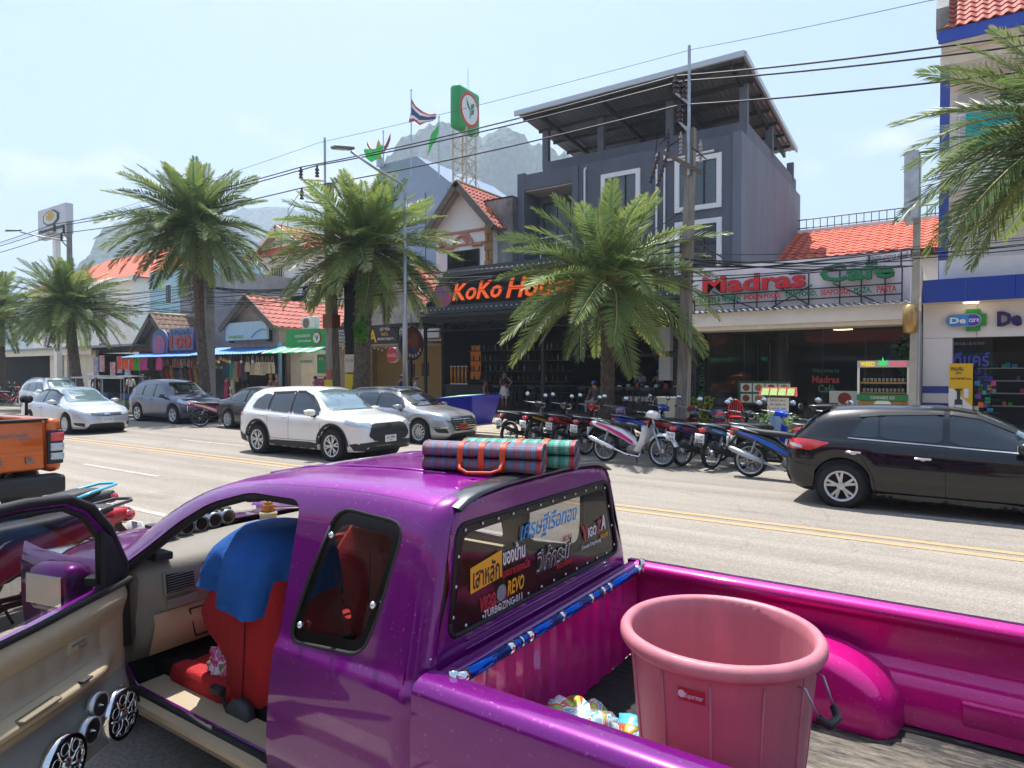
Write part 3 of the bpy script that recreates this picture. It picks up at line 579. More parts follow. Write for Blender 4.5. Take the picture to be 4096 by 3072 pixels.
part('pier_base',m_blue,P,(PX0,-.16,22.99,23.4,.15,1.05),(PX0,-.16,22.99,23.4,1.35,1.54));part('pier_stripe',m_pw,P,(PX0,-.16,22.995,23.4,1.06,1.34))
for xa,xb in((PX0,.15),(.16,1.25),(1.26,2.4),(2.41,PX1)):part('blue_band',m_blue,P,(xa,xb,22.45,23.3,3.95,4.6))
part('band_soffit',m_cream,P,(PX0,PX1,22.47,23.0,3.93,3.948));b=MB();b.box(.1,.45,22.6,22.75,3.9,3.93);b.build('soffit_light',m_lamp,P)
part('side_wall',m_pw,P,(PX0,PX0+.1,23.4,30,0,4.6));part('side_wall',m_pw,P,(PX1,PX1+.1,23.4,30,0,12));part('floor',mat('pharmacy_floor','#8f8c88',.3),P,(PX0,PX1,23.0,30,0,.2));part('back_wall',mat('pharmacy_back','#57524d',.7),P,(PX0,PX1,29.8,30,0,4));part('ceiling',mat('pharmacy_ceiling','#8a8782',.7),P,(PX0,PX1,23.4,30,3.3,3.4))
b=MB();b.box(-.14,.8,23.06,23.07,.25,zdo-.02);b.build('shop_window',m_clear,P);part('window_edge',m_galv,P,(-.16,-.13,23.02,23.12,.2,zdo))
for i in range(4):b=MB();b.box(.9+i*.5,1.25+i*.5,25+i,25.2+i,3.26,3.29);b.build('tube_light',m_lamp,P)
text('ดีแคร์',(.3,23.04,2.33),.85,.42,mat('blue_vinyl','#3a43a0',.5),P,ex=.002,bold=.02);text('ฟาร์มาซี 2',(.32,23.04,1.98),.7,.17,mat('blue_vinyl','#3a43a0',.5),P,ex=.002)
text('016-6100',(.25,23.04,2.78),.7,.08,mat('grey_vinyl','#777a90',.5),P,ex=.002)
b=MB();b.box(.45,.8,23.03,23.04,1.72,1.85);b.build('blue_sticker',mat('sticker_blue','#2b2f86',.5),P);b=MB();b.box(.45,.78,23.03,23.04,1.42,1.66);b.build('blue_sticker',mat('sticker_blue','#2b2f86',.5),P)
LG=emp('pharmacy_logo',(.15,22.97,3.4),'green cross pharmacy logo with two tone blue pill','sign')
cx,cz=.33,3.44
b=MB();b.box(cx-.17,cx+.17,22.9,22.98,cz-.31,cz+.31);b.box(cx-.31,cx+.31,22.903,22.98,cz-.165,cz+.165);b.build('cross',mat('cross_green','#168a2c',.4),LG)
def pill(x0,x1,y0,y1,z0,z1,ls,rs):
 r=(z1-z0)/2;zc=(z0+z1)/2;p=[]
 p+=[(x0+r-r*math.sin(t),zc+r*math.cos(t))for t in[PI*k/8 for k in range(9)]]if ls else[(x0,z1),(x0,z0)]
 p+=[(x1-r+r*math.sin(t),zc-r*math.cos(t))for t in[PI*k/8 for k in range(9)]]if rs else[(x1,z0),(x1,z1)]
 b=MB();b.prism([(x,y0,z)for x,z in p],(0,y1-y0,0));return b
pill(-.3,.22,22.86,22.9,cz-.155,cz+.155,1,0).build('pill_light',mat('pill_light_blue','#2483d6',.35),LG);pill(.22,.5,22.86,22.9,cz-.155,cz+.155,0,1).build('pill_dark',mat('pill_dark_blue','#3a3fb4',.35),LG)
pill(-.33,.53,22.88,22.895,cz-.185,cz+.185,1,1).build('pill_rim',m_galv,LG)
text('De',(-.03,22.855,cz),.38,.18,m_frame,LG,ex=.004,bold=.03);text('care',(.35,22.855,cz-.01),.24,.1,m_frame,LG,ex=.004,bold=.01)
DL=text('De',(1.16,22.93,3.44),.56,.42,mat('letter_navy','#2a2160',.4),None,ex=.04,bold=.05,name='pharmacy_lettering');tag(DL,'dark navy raised letters De on the white pharmacy wall','sign')
DL2=text('Care',(2.2,22.93,3.44),1.2,.42,mat('letter_navy','#2a2160',.4),None,ex=.04,bold=.05,name='pharmacy_lettering');tag(DL2,'dark navy raised letters continuing the pharmacy name','sign')
part('upper_wall',m_white,P,(-.5,PX1,24.6,30,4.6,12.2));part('corner_column',mat('blue_column','#3b4f9e',.6),P,(-.52,-.28,22.9,23.2,8.35,10.8),(-.52,-.28,22.95,23.2,4.6,7.3))
part('balcony_wall',m_white,P,(-.5,PX1,22.92,23.1,7.35,8.33),(-.5,PX1,22.93,23.1,4.62,5.2));part('balcony_slab',m_white,P,(-.5,PX1,22.95,24.6,7.2,7.345));part('beam',m_white,P,(-.52,PX1,22.9,23.2,10.8,11.15));part('balcony_ceiling',m_cream,P,(-.5,PX1,23.2,24.6,10.85,10.95))
for i in range(14):part('ceiling_slat',m_white,P,(-.1+i*.14,-.01+i*.14,23.22,23.9,10.81,10.85))
b=MB();b.cyl((-.3,23.0,9.32),(PX1,23.0,9.32),.03,n=8);b.cyl((-.05,23.0,8.33),(-.05,23.0,9.3),.02,n=8);b.build('balcony_rail',m_frame,P)
part('balcony_door',mat('door_pale','#c2bfc0',.5),P,(-.1,.75,24.5,24.6,8.4,10.4));window(P,.95,1.9,8.4,10.4,24.6,m_frame,m_glass,.06,2,1,.06)
part('roof_fascia',mat('fascia_blue','#2a4bb0',.5),P,(-.56,PX1,22.2,22.28,11.18,11.52));part('eave_soffit',m_white,P,(-.5,PX1,22.28,23.2,11.16,11.24))
up=Vector((0,1,.95)).normalized();b=MB();b.prism([(-.3,22.2,11.5),(PX1,22.2,11.5),(PX1,22.25,11.42),(-.3,22.25,11.42)],up*5);prf=b.build('roof',m_tile,P);tile_roof(prf,(-.42,22.16,11.53),(1,0,0),up,20,13,.27,.36,m_tile,P)
b=MB();b.prism([(-.62,22.3,11.62),(-.62,23.2,11.7),(-.62,27.5,16),(-.62,26.6,16.4),(-.62,22.3,12.2)],(.3,0,0));b.build('parapet_wall',m_conc,P)
part('gutter_pipe',m_galv,P,(-.98,-.9,22.95,23.05,.2,3.4))
tb=MB();tb.smooth=True;tb.grid([[(.1+.09*i,22.86+.02*math.sin(i*1.7+z*3),z)for i in range(14)]for z in(9.3,9.0,8.7,8.42,8.25)]);tb.build('balcony_cloth',mat('teal_cloth','#12a6a8',.7,var=.2,vs=4),label='turquoise cloth hung over the pharmacy balcony rail',cat='cloth')
Z=emp('eatery_building',(-24,24,0),'small eatery with yellow back wall under a dark sign and red tiled roof','restaurant')
part('back_wall',m_wall_y,Z,(-27,-20.9,26.4,26.6,0,3.6));part('side_wall',m_wall_y,Z,(-27.1,-26.95,24,26.6,0,3.4));part('floor',m_pave,Z,(-27,-20.9,23,26.4,0,ZP+.05));part('ceiling',m_cream,Z,(-27,-20.9,23.2,26.4,3.3,3.36))
for x,z in((-24.6,1.7),(-23.6,1.75)):part('wall_picture',mat('picture_%d'%int(x),'#6d4a44',.6,var=.5,vs=6),Z,(x,x+.5,26.34,26.38,z,z+.7))
b=MB();b.smooth=True
for i in range(22):b.cyl((-26.5+i*.26,23.5,3.3),(-26.5+i*.26,23.5,3.22-.06*(i%3)),.006,n=4);b.ball((-26.5+i*.26,23.5,3.16-.06*(i%3)),.05,6,4)
b.build('string_lights',m_bulb if 'm_bulb' in globals()else mat('bulb_white','#e8e6dc',.3),Z)
ZS=emp('eatery_sign',(-24.4,22.9,3.3),'dark brown eatery signboard with white menu words and large yellow letters','sign')
x0,x1,z0,z1=-26.7,-22.0,3.32,4.25
part('panel',mat('sign_brown','#2b2124',.6),ZS,(x0,x1,22.9,23.0,z0,z1));m_wl=mat('letter_white','#d8d6d2',.5);m_yl=mat('letter_yellow','#e0b21e',.5)
for i,s_ in enumerate(('INDIAN','THAI','SEAFOOD','PIZZA','PASTA')):text(s_,(x0+.62+.075*len(s_),22.89,z1-.2-i*.165),.15*len(s_),.12,m_wl,ZS,ex=.004,bold=.015)
text('ZAIKA',(-24.4,22.89,3.72),2.0,.62,m_yl,ZS,ex=.01,bold=.02)
for i,(s_,mm)in enumerate((('LET YOU',m_wl),('TASTE',m_yl),('BUDS ENJOY...',m_wl))):text(s_,(x1-.72-(.25-.25*(len(s_)/13)),22.89,z1-.22-i*.24),.09*len(s_)+.02,.15,mm,ZS,ex=.004,bold=.012)
b=MB();b.cyl((x0+.3,22.87,z1-.22),(x0+.3,22.9,z1-.22),.14,n=18);b.build('badge',mat('badge_pink','#b04a52',.5),ZS)
ZR=emp('tiled_gable_roof_building',(-23.4,27,0),'weathered white siding gable with red tiled roof behind the eatery','building')
gable_house(ZR,-24.3,7.6,3.4,4.4,25.2,33,m_white,over=.7,tw=.4,tl=.42,boards=True,wall_z0=3.7)
b=MB()
for k in range(12):z=4.3+k*.26;w=max(.2,2.9-(k*.26)*1.05);b.box(-24.3-w,-24.3+w,25.12,25.19,z,z+.245)
b.build('siding_panel',mat('flaking_siding','#b3ada6',.85,var=.4,vs=4),ZR)
AW=emp('metal_canopy',(-21,23,0),'black steel truss canopy between eatery and bar','canopy')
b=MB();b.box(-22.1,-20.2,22.2,24,4.05,4.2);b.build('roof_sheet',m_black,AW);b=MB()
for i in range(5):b.cyl((-22+i*.4,22.3,3.8),(-21.8+i*.4,22.3,4.08),.02,n=6);b.cyl((-21.8+i*.4,22.3,4.08),(-21.6+i*.4,22.3,3.8),.02,n=6)
b.cyl((-22.1,22.3,3.8),(-20.2,22.3,3.8),.025,n=6);b.build('truss',m_black,AW);part('post',m_black,AW,(-20.75,-20.63,22.3,22.42,ZP,4.05))
BK=emp('bank_booth',(-28.8,23.5,0),'small green and white bank exchange booth with striped awning','bank booth')
m_gb=mat('bank_green','#17924a',.45,var=.05)
part('sign_box',m_gb,BK,(-30.3,-26.9,22.9,23.4,3.22,4.22));part('wall',m_cream,BK,(-30.3,-29.4,23.2,26,0,3.2),(-27.6,-26.9,23.4,26,0,3.2),(-29.4,-27.6,25.2,26,0,3.2));part('counter',m_white,BK,(-29.4,-28.0,23.6,24,0,1.1));part('service_window',m_dglass,BK,(-29.3,-28.9,24.9,25,1.1,2.5))
b=MB();n=14
for i in range(n):
 xa,xb=-31.1+4.3*i/n,-31.1+4.3*(i+1)/n;b.cur=1 if i%3==0 else 0;b.prism([(xa,21.9,2.95),(xb,21.9,2.95),(xb,21.9,3.0),(xa,21.9,3.0)],(0,1.2,.38))
b.build('awning',[mat('awning_green','#3fae74',.6),m_white],BK)
text('ธนาคารกสิกรไทย',(-28.9,22.88,3.92),1.25,.2,m_wl,BK,ex=.006,bold=.01);text('KASIKORNBANK',(-28.75,22.88,3.62),1.1,.11,m_wl,BK,ex=.006)
def bank_badge(par,x,z,r,y,flat=1):
 b=MB();b.cyl((x,y,z),(x,y+.03,z),r,n=28);b.build('badge_ring',mat('bank_red','#b8372f',.5),par);b=MB();b.cyl((x,y-.012,z),(x,y,z),r*.82,n=28);b.build('badge_disc',mat('bank_white','#cfd3d6',.5),par)
 b=MB();b.prism([(x-.03*r,y-.02,z-.5*r),(x+.05*r,y-.02,z-.5*r),(x+.05*r,y-.02,z+.1*r),(x-.03*r,y-.02,z+.1*r)],(0,.01,0))
 b.prism([(x,y-.022,z-.1*r),(x-.08*r,y-.022,z+.25*r),(x-.38*r,y-.022,z+.62*r),(x-.3*r,y-.022,z+.2*r)],(0,.012,0))
 for k in(0,-.33):b.prism([(x+.09*r,y-.022,z+(.02+k)*r),(x+.38*r,y-.022,z+(.18+k)*r),(x+.46*r,y-.022,z+(.5+k)*r),(x+.12*r,y-.022,z+(.34+k)*r)],(0,.012,0))
 b.build('badge_leaf',mat('leaf_green','#12794a',.5),par)
bank_badge(BK,-27.75,3.75,.32,22.86)
part('exchange_sign',m_white,BK,(-29.35,-28.2,23.0,23.08,2.42,2.78));text('EXCHANGE',(-28.78,22.99,2.54),.95,.14,m_gb,BK,ex=.004,bold=.015);part('atm_panel',m_gb,BK,(-28.0,-27.0,23.1,23.2,1.9,2.9));text('ATM',(-27.7,23.09,2.65),.35,.15,m_wl,BK,ex=.004)
AT=emp('cash_machine',(-27.3,22.7,ZP),'red cash machine beside the green bank booth','cash machine');m_atm=mat('atm_red','#a3232b',.45)
b=MB();b.prism([(-27.75,22.5,ZP),(-27.75,23.05,ZP),(-27.75,23.05,1.75),(-27.75,22.75,1.75),(-27.75,22.65,1.2),(-27.75,22.5,1.05)],(.75,0,0));b.build('body',m_atm,AT);b=MB();b.prism([(-27.65,22.68,1.3),(-27.1,22.68,1.3),(-27.1,22.735,1.62),(-27.65,22.735,1.62)],(0,-.01,0));b.build('screen',m_dglass,AT);part('header',mat('atm_white','#d9c9c9',.5),AT,(-27.7,-27.05,22.72,22.76,1.64,1.72))
MS=emp('massage_hut',(-33.5,24,0),'wooden gabled massage hut with red tiled roof and pale siding','hut')
gable_house(MS,-33.85,6.35,2.6,4.5,23.4,33.5,m_sid,over=.6,tw=.42,tl=.4,mx=300,inset=.35,wall_z0=3.3)
b=MB()
for k in range(8):z=3.35+k*.3;w=2.2 if z<4.6 else max(.15,2.2-(z-4.6)*1.35);b.box(-33.85-w,-33.85+w,23.33,23.39,z,z+.285)
b.build('siding_panel',m_sid,MS)
part('side_wall',m_wood,MS,(-36.4,-36.2,23.5,30,0,3.4));part('side_wall',m_wood,MS,(-31.2,-31.05,23.5,30,0,3.4));part('back_wall',mat('dark_interior','#2a2522',.9),MS,(-36.4,-31,27.5,27.7,0,3.6));part('gutter_pipe',mat('blue_pipe','#7fb2cf',.5),MS,(-31.15,-31.0,23.0,23.15,0,3.6))
corrugated((-37.7,21.6,2.98),(1,0,0),Vector((0,1,.24)).normalized(),6.6,2.0,.24,.03).build('awning',mat('blue_sheet','#3f7fc4',.5,.1),MS)
MG_=emp('massage_sign',(-33.9,23,3.6),'pale blue massage signboard with faded green lettering','sign');part('panel',mat('sign_paleblue','#b3cdd6',.6,var=.1,vs=2),MG_,(-35.9,-32.0,22.9,23.05,3.82,4.85));text('THAI MASSAGE',(-34.9,22.89,4.02),1.5,.18,mat('letter_ltgreen','#7fb23c',.5),MG_,ex=.004,bold=.01)
part('bracket',m_steel,MG_,(-35.8,-35.7,23.05,23.33,3.7,4.6));part('bracket',m_steel,MG_,(-32.2,-32.1,23.05,23.33,3.7,4.6));b=MB();b.tube([(-33.4,22.88,3.95),(-32.9,22.88,4.25),(-32.4,22.88,4.4),(-32.1,22.88,4.35)],.03,5);b.build('swoosh',mat('swoosh_blue','#4aa0d8',.5),MG_)
SH=emp('souvenir_shop',(-41,23.6,0),'souvenir shop with purple boards under a big round discount sign','shop')
m_purple=mat('board_purple','#6d4aa0',.6,var=.3,vs=2);part('back_wall',mat('dark_interior','#2a2522',.9),SH,(-46,-36.6,27.4,27.6,0,3.4));part('floor',m_pave,SH,(-46,-36.6,22.5,27.4,0,ZP+.04));part('header',m_purple,SH,(-44.3,-38.3,23.0,23.1,3.2,4.55));part('ceiling',m_wood,SH,(-46,-36.6,22.6,27.4,3.05,3.15));part('side_wall',m_wood,SH,(-46.1,-46,23,27.5,0,3.4))
corrugated((-46,21.8,2.95),(1,0,0),Vector((0,1,.2)).normalized(),9.2,1.4,.24,.03).build('awning',mat('blue_sheet','#3f7fc4',.5,.1),SH)
for i in range(5):part('name_board',mat('board_text','#b9a8d8',.6),SH,(-44.1,-43.3,22.97,23.0,3.4+i*.22,3.5+i*.22))
HS=emp('discount_sign',(-41.2,22.7,3),'big shaped sign reading 100 baht shop with red round numerals','sign');m_bsg=mat('sign_steelblue','#48608f',.5);m_rd=mat('numeral_red','#b5323a',.5)
c=(-42.9,3.75);b=MB();b.cyl((c[0],22.72,c[1]),(c[0],22.82,c[1]),1.0,n=30);b.build('round_panel',m_bsg,HS);b=MB();b.cyl((c[0]-.05,22.68,c[1]-.1),(c[0]-.05,22.72,c[1]-.1),.72,n=26);b.build('round_face',mat('face_red','#c2454f',.5,var=.5,vs=3,col2='#3f5fa8'),HS)
part('panel',mat('sign_greyblue','#7f8298',.6),HS,(-41.8,-39.2,22.76,22.84,3.35,4.75));text('THAILAND',(-40.5,22.74,4.5),2.4,.4,m_bsg,HS,ex=.02,bold=.03);text('100',(-40.5,22.73,3.85),2.45,.8,m_rd,HS,ex=.03,bold=.04);text('BAHT SHOP',(-40.6,22.74,3.1),2.3,.32,mat('letter_blue','#2f57b0',.5),HS,ex=.02,bold=.02)
GW=emp('grey_blank_wall_building',(-42,27,0),'tall blank grey rendered wall behind the souvenir shop','building');part('wall',mat('blank_grey','#8d9196',.9,var=.35,vs=.7),GW,(-47,-40.3,26.4,33,0,8.8))
HT=emp('thatched_gable_roof',(-45.5,24,0),'brown steep gable roof standing over the souvenir stalls','roof');gable_house(HT,-44.2-1.0,5.9,2.7,3.5,23.8,27.3,m_wood,over=.5,tw=.4,tl=.5,tilem=mat('brown_roof','#6d5344',.85,var=.3,vs=4),wall_z0=3.0)
LB=emp('pale_blue_building',(-52,33,0),'pale blue apartment block with small balconies behind the wires','building')
part('wall',m_lblue,LB,(-66,-48.5,34,46,0,11.8),(-48.5,-44.5,35,46,0,10.8))
for x,z in((-63,8.6),(-57.5,8.6),(-52,8.6),(-47.2,7.2),(-63,5.4),(-57.5,5.4),(-52,5.4)):window(LB,x,x+1.0,z,z+1.7,34 if x<-48.6 else 35,m_frame,m_dglass,.08,2,1,.06)
b=MB()
for i in range(15):b.cyl((-48.4+i*.26,34.2,6.2),(-48.4+i*.26,34.2,7.1),.02,n=5)
b.cyl((-48.5,34.2,7.1),(-44.6,34.2,7.1),.03,n=5);b.build('balcony_rail',m_frame,LB);part('balcony_slab',m_lblue,LB,(-48.5,-44.5,34.0,35,5.9,6.15))
WB=emp('white_gabled_building',(-40,31,0),'white three storey building with cream gable and barred window behind the massage hut','building')
gable_house(WB,atY(600,487,30.5).x,atY(600,487,30.5).z,3.2,atY(565,545,30.5).z-.2,31,40,m_white,over=.7,tw=.45,tl=.5,mx=120,barge=m_cream)
part('eave_band',m_cream,WB,(-45.5,-36.6,30.5,30.9,10.1,10.5));tr_=MB();tr_.prism([(-45.2,30.2,10.5),(-37,30.2,10.5),(-37,31,11.2),(-45.2,31,11.2)],(0,.05,.06));tr_.build('porch_roof',m_otile,WB)
x0,x1,z0,z1=RL(588,580,618,604,31);window(WB,x0,x1+.4,z0-.6,z1,31,mat('cream_frame','#c8b592',.7),m_dglass,.12,6,1,.08,dim=mat('cream_frame','#c8b592',.7))
HB=emp('hotel_building',(-85,36,0),'white hotel block with hipped orange roof in the distance','building')
part('wall',m_white,HB,(-100,-74,36.5,60,0,12.3));apx=atY(205,556,42)
b=MB();ez=12.3;b._add([(-101,35.8,ez),(-73.2,35.8,ez),(-73.2,60,ez),(-101,60,ez),(-96,44,17.2),(-79,44,17.2)],[(0,1,5,4),(1,2,5),(2,3,4,5),(3,0,4)]);b.build('roof',m_otile,HB);part('ridge',m_white,HB,(-96,-79,43.9,44.1,17.15,17.35));part('eave',m_white,HB,(-101.1,-73.1,35.7,36.4,11.9,12.25))
for i in range(3):
 for z in(3.8,7.0,9.6):window(HB,-96+i*7,-94.3+i*7,z,z+1.5,36.5,m_frame,m_dglass,.12,2,1,.08)
for z in(4.5,8):b=MB();b.box(-74.02,-73.95,40,42,z,z+1.8);b.build('side_window',m_dglass,HB)
GB=emp('glass_office_block',(-35,48,0),'pale grey glass bank block with stepped top behind the palms','building');m_gg=mat('grey_glass_panel','#8793a6',.35,.2,var=.08,vs=.4)
gL,gR=atY(862,345,45).x,atY(962,380,45).x
b=MB();zA,zB=atY(868,345,45).z,atY(960,395,45).z;b.prism([(gL-2.5,45,0),(gR+.5,45,0),(gR+.5,45,zB),(gL+2.2,45,zA),(gL-2.5,45,zA)],(0,12,0));b.build('wall',m_gg,GB)
b=MB()
for i in range(4):b.box(gL-2+i*2.6,gL-1.94+i*2.6,44.95,45,2,zB-.5)
for z in(7,11,15):b.box(gL-2.5,gR+.4,44.96,45,z,z+.06)
b.build('panel_joint',mat('joint_dark','#4a525e',.5),GB);part('green_band',m_gb,GB,(gL-2.4,gL-.8,44.9,45,zA-5,zA-2.4))
g=atY(818,322,44.5);GA=emp('garuda_emblem',(g.x,44.6,g.z),'red and gold winged emblem mounted on the bank block top','emblem');m_gr=mat('garuda_red','#8f3b30',.5);m_gd=mat('gilt','#c79a35',.35,.7)
for s in(-1,1):
 b=MB();b.smooth=True
 for k in range(5):b.tube([(g.x+s*.15,44.6,g.z-.3+.05*k),(g.x+s*(.6+.1*k),44.55,g.z-.25+.09*k),(g.x+s*(1.0+.1*k),44.5,g.z+.15+.12*k),(g.x+s*(1.15+.09*k),44.5,g.z+.5+.16*k)],[.12,.14,.11,.03],6)
 b.build('wing',m_gr,GA)
b=MB();b.smooth=True;b.lathe([(.02,-.9),(.3,-.8),(.22,-.4),(.3,0),(.18,.3),(.2,.45),(.12,.6),(.02,.9)],12,(g.x,44.5,g.z));b.build('figure',m_gd,GA);part('mount',m_galv,GA,(g.x-.3,g.x+.3,44.5,44.9,g.z-1.6,g.z-.8))
def flag(u_top,v_top,v_base,Y,pts,col,lab,stripes=None):
 t=atY(u_top,v_top,Y);bs=atY(u_top,v_base,Y);fp=emp('flagpole',(t.x,Y,bs.z),lab[0],'flagpole');b=MB();b.cyl((t.x,Y,bs.z),(t.x,Y,t.z),.06,.045,n=8);b.ball((t.x,Y,t.z+.06),.1,8,6);b.build('pole',m_galv,fp)
 P_=[[atY(u,v,Y)for u,v in r]for r in pts];rows=[]
 n=len(P_[0]);fb=MB();fb.smooth=True;K_=6
 for i in range(n):
  a,c=P_[0][i],P_[1][i];rows.append([(a.lerp(c,k/K_)+Vector((0,.12*math.sin(i*1.3+k*.8),0)))for k in range(K_+1)])
 for i in range(n-1):
  for k in range(K_):fb.cur=(stripes[k]if stripes else 0);fb.quad(rows[i][k],rows[i+1][k],rows[i+1][k+1],rows[i][k+1])
 f=fb.build('flag',col,fp);return fp
m_fr=mat('flag_red','#b5404a',.8);m_fw=mat('flag_white','#d9dbe0',.8);m_fb=mat('flag_blue','#2c3e6e',.8);m_fg=mat('flag_green','#18b53c',.7)
flag(888,196,380,43,[[(888,212),(896,228),(912,240),(930,248),(944,246)],[(885,266),(896,262),(905,270),(918,264),(936,262)]],[m_fr,m_fw,m_fb],('tall flagpole flying a furled red white and blue flag',),[0,1,2,2,1,0])
flag(948,254,385,43,[[(946,264),(942,272),(938,280),(934,288)],[(945,305),(934,315),(926,328),(920,338)]],[m_fg],('flagpole with plain green flag drooping beside the bank sign tower',))
flag(828,285,360,43,[[(826,312),(812,320),(800,322),(788,322)],[(824,336),(814,345),(800,350),(788,340)]],[m_fg],('short flagpole with green flag behind the winged emblem',))
BT=emp('bank_sign_tower',(-26,33,0),'tall lattice mast carrying a square green bank sign box','sign tower')
tp0=atY(970,225,33);tz1,tz0=atY(980,180,33).z,atY(980,275,33).z;tcx=tp0.x+.38;ty0=33.3;tz0,tz1=min(tz0,tz1),max(tz0,tz1)
b=MB();b.smooth=True;b.box(tp0.x,tp0.x+.76,33,35.35,tz0,tz1,bev=.22);b.build('sign_box',m_gb,BT);n0=set(BT.children)
bank_badge(BT,0,0,1.0,0)
for ch in[c_ for c_ in BT.children if c_ not in n0]:
 for v in ch.data.vertices:w=v.co+BT.location;v.co=Vector((tp0.x+.77-w.y,34.17+w.x,(tz0+tz1)/2+w.z*1.12))-BT.location
b=MB()
for sx in(-.55,.55):
 for sy in(.3,1.3):b.cyl((tcx+sx,ty0+sy,0),(tcx+sx,ty0+sy,tz0+.1),.055,n=6)
z=4
while z<tz0-.8:
 for sy in(.3,1.3):b.cyl((tcx-.55,ty0+sy,z),(tcx+.55,ty0+sy,z+.9),.03,n=5);b.cyl((tcx-.55,ty0+sy,z),(tcx+.55,ty0+sy,z),.03,n=5)
 for sx in(-.55,.55):b.cyl((tcx+sx,ty0+.3,z),(tcx+sx,ty0+1.3,z+.9),.03,n=5);b.cyl((tcx+sx,ty0+.3,z),(tcx+sx,ty0+1.3,z),.03,n=5)
 z+=.9
b.build('lattice_mast',mat('mast_cream','#b5aa94',.6,.2),BT);b=MB();b.cyl((tcx+.3,ty0+.8,tz1),(tcx+.3,ty0+.8,tz1+1.3),.02,n=5);b.build('lightning_rod',m_galv,BT)
b=MB()
for dx,dy in((-5,-2),(5.5,-1),(4,3.5)):b.cyl((tcx,ty0+.8,tz0-1.5),(tcx+dx,ty0+.8+dy,5),.012,n=4)
b.build('guy_wire',m_steel,BT)
q0,q1=atY(88,448,22),atY(149,508,22);HSg=emp('hotel_sign',((q0.x+q1.x)/2,22,0),'white hotel signboard with yellow shell logo on a tall post','sign')
hx0,hx1=q0.x,q1.x;hz1,hz0=atY(118,448,22).z,atY(118,512,22).z;part('panel',mat('sign_offwhite','#c5c8cf',.5),HSg,(hx0,hx1,21.8,22.3,hz0,hz1));hc=(hx0+hx1)/2;hh=hz1-hz0
part('post',m_white,HSg,(hc-.25,hc+.25,21.95,22.3,0,hz0));b=MB();o8=[(hc+.3*(hx1-hx0)*math.cos(PI/8+PI/4*k),21.74,hz0+.63*hh+.27*hh*math.sin(PI/8+PI/4*k))for k in range(8)];b.prism(o8,(0,.05,0));b.build('logo_frame',mat('logo_dark','#3a424a',.5),HSg)
b=MB();b.prism([(hc+(p[0]-hc)*.82,21.71,hz0+.63*hh+(p[2]-hz0-.63*hh)*.82)for p in o8],(0,.04,0));b.build('logo_field',mat('logo_pale','#c9ccd0',.5),HSg)
b=MB()
for a in(-60,-30,0,30,60):t=R(a);b.prism([(hc,21.69,hz0+.52*hh),(hc+.62*math.sin(t-.28),21.69,hz0+.52*hh+.62*math.cos(t-.28)),(hc+.85*math.sin(t),21.69,hz0+.52*hh+.85*math.cos(t)),(hc+.62*math.sin(t+.28),21.69,hz0+.52*hh+.62*math.cos(t+.28))],(0,.02,0))
b.build('logo_shell',mat('logo_yellow','#c9a522',.5),HSg);text('KRABI HERITAGE',(hc,21.75,hz0+.24*hh),(hx1-hx0)*.85,.1*hh,mat('logo_dark','#3a424a',.5),HSg,ex=.02,bold=.03);text('Hotel',(hc,21.75,hz0+.1*hh),(hx1-hx0)*.35,.1*hh,mat('logo_gold','#9c8436',.5),HSg,ex=.02,shear=.2)
FR=emp('shop_row',(-55,23.5,0),'row of low open shops with cream panel wall and striped boards','shops')
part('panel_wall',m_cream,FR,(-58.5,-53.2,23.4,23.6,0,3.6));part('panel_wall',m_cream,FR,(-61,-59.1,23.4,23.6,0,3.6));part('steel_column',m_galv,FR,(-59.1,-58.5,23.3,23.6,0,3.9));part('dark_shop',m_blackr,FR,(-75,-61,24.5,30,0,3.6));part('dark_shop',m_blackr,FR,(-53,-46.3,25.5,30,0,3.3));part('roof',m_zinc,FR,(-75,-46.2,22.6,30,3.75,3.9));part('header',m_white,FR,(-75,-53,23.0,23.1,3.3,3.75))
for i,(x,z,c_)in enumerate(((-53.1,2.6,'#3d4aa0'),(-52.2,2.7,'#b03a3a'),(-50.6,2.2,'#a8352f'),(-49.6,2.6,'#4f4a86'),(-48.5,2.4,'#356a9c'))):
 b=MB();b.box(x,x+.75,23.2,23.25,z-.7,z+.5);b.build('hanging_banner',mat('banner_%d'%i,c_,.7,var=.4,vs=4,col2='#c9c4c4'),label=('blue and red advert banner','red striped advert banner','red photo advert banner','purple advert banner','blue photo advert banner')[i]+' hung along the low shop row',cat='banner')
ED=emp('sale_stand',(-51.4,22.5,ZP),'white box stand with black letters by the low shop row','stand');part('body',m_white,ED,(-51.9,-51.1,22.3,22.7,ZP,1.9));text('D I',(-51.5,22.29,1.55),.4,.3,m_black,ED,ex=.004,bold=.03)
OS=emp('opposite_shop_row',(-6,-9,0),'shop row across from the bar with red roof and green awning','building')
part('wall',m_cream,OS,(-40,30,-12,-9,0,4.2));b=MB();b.prism([(-41,-8.2,4.1),(31,-8.2,4.1),(31,-8.2,4.25),(-41,-8.2,4.25)],(0,-5,2.4));b.build('roof',m_tile,OS)
for k in range(10):part('shop_front',m_dglass,OS,(-39+k*7,-34+k*7,-9.02,-8.98,.2,2.9));b=MB();b.prism([(-39.5+k*7,-9,3.3),(-33.5+k*7,-9,3.3),(-33.5+k*7,-6.6,2.8),(-39.5+k*7,-6.6,2.8)],(0,0,.05));b.build('awning',(mat('awning_green','#3fae74',.6),m_zinc,mat('blue_sheet','#3f7fc4',.5,.1))[k%3],OS)
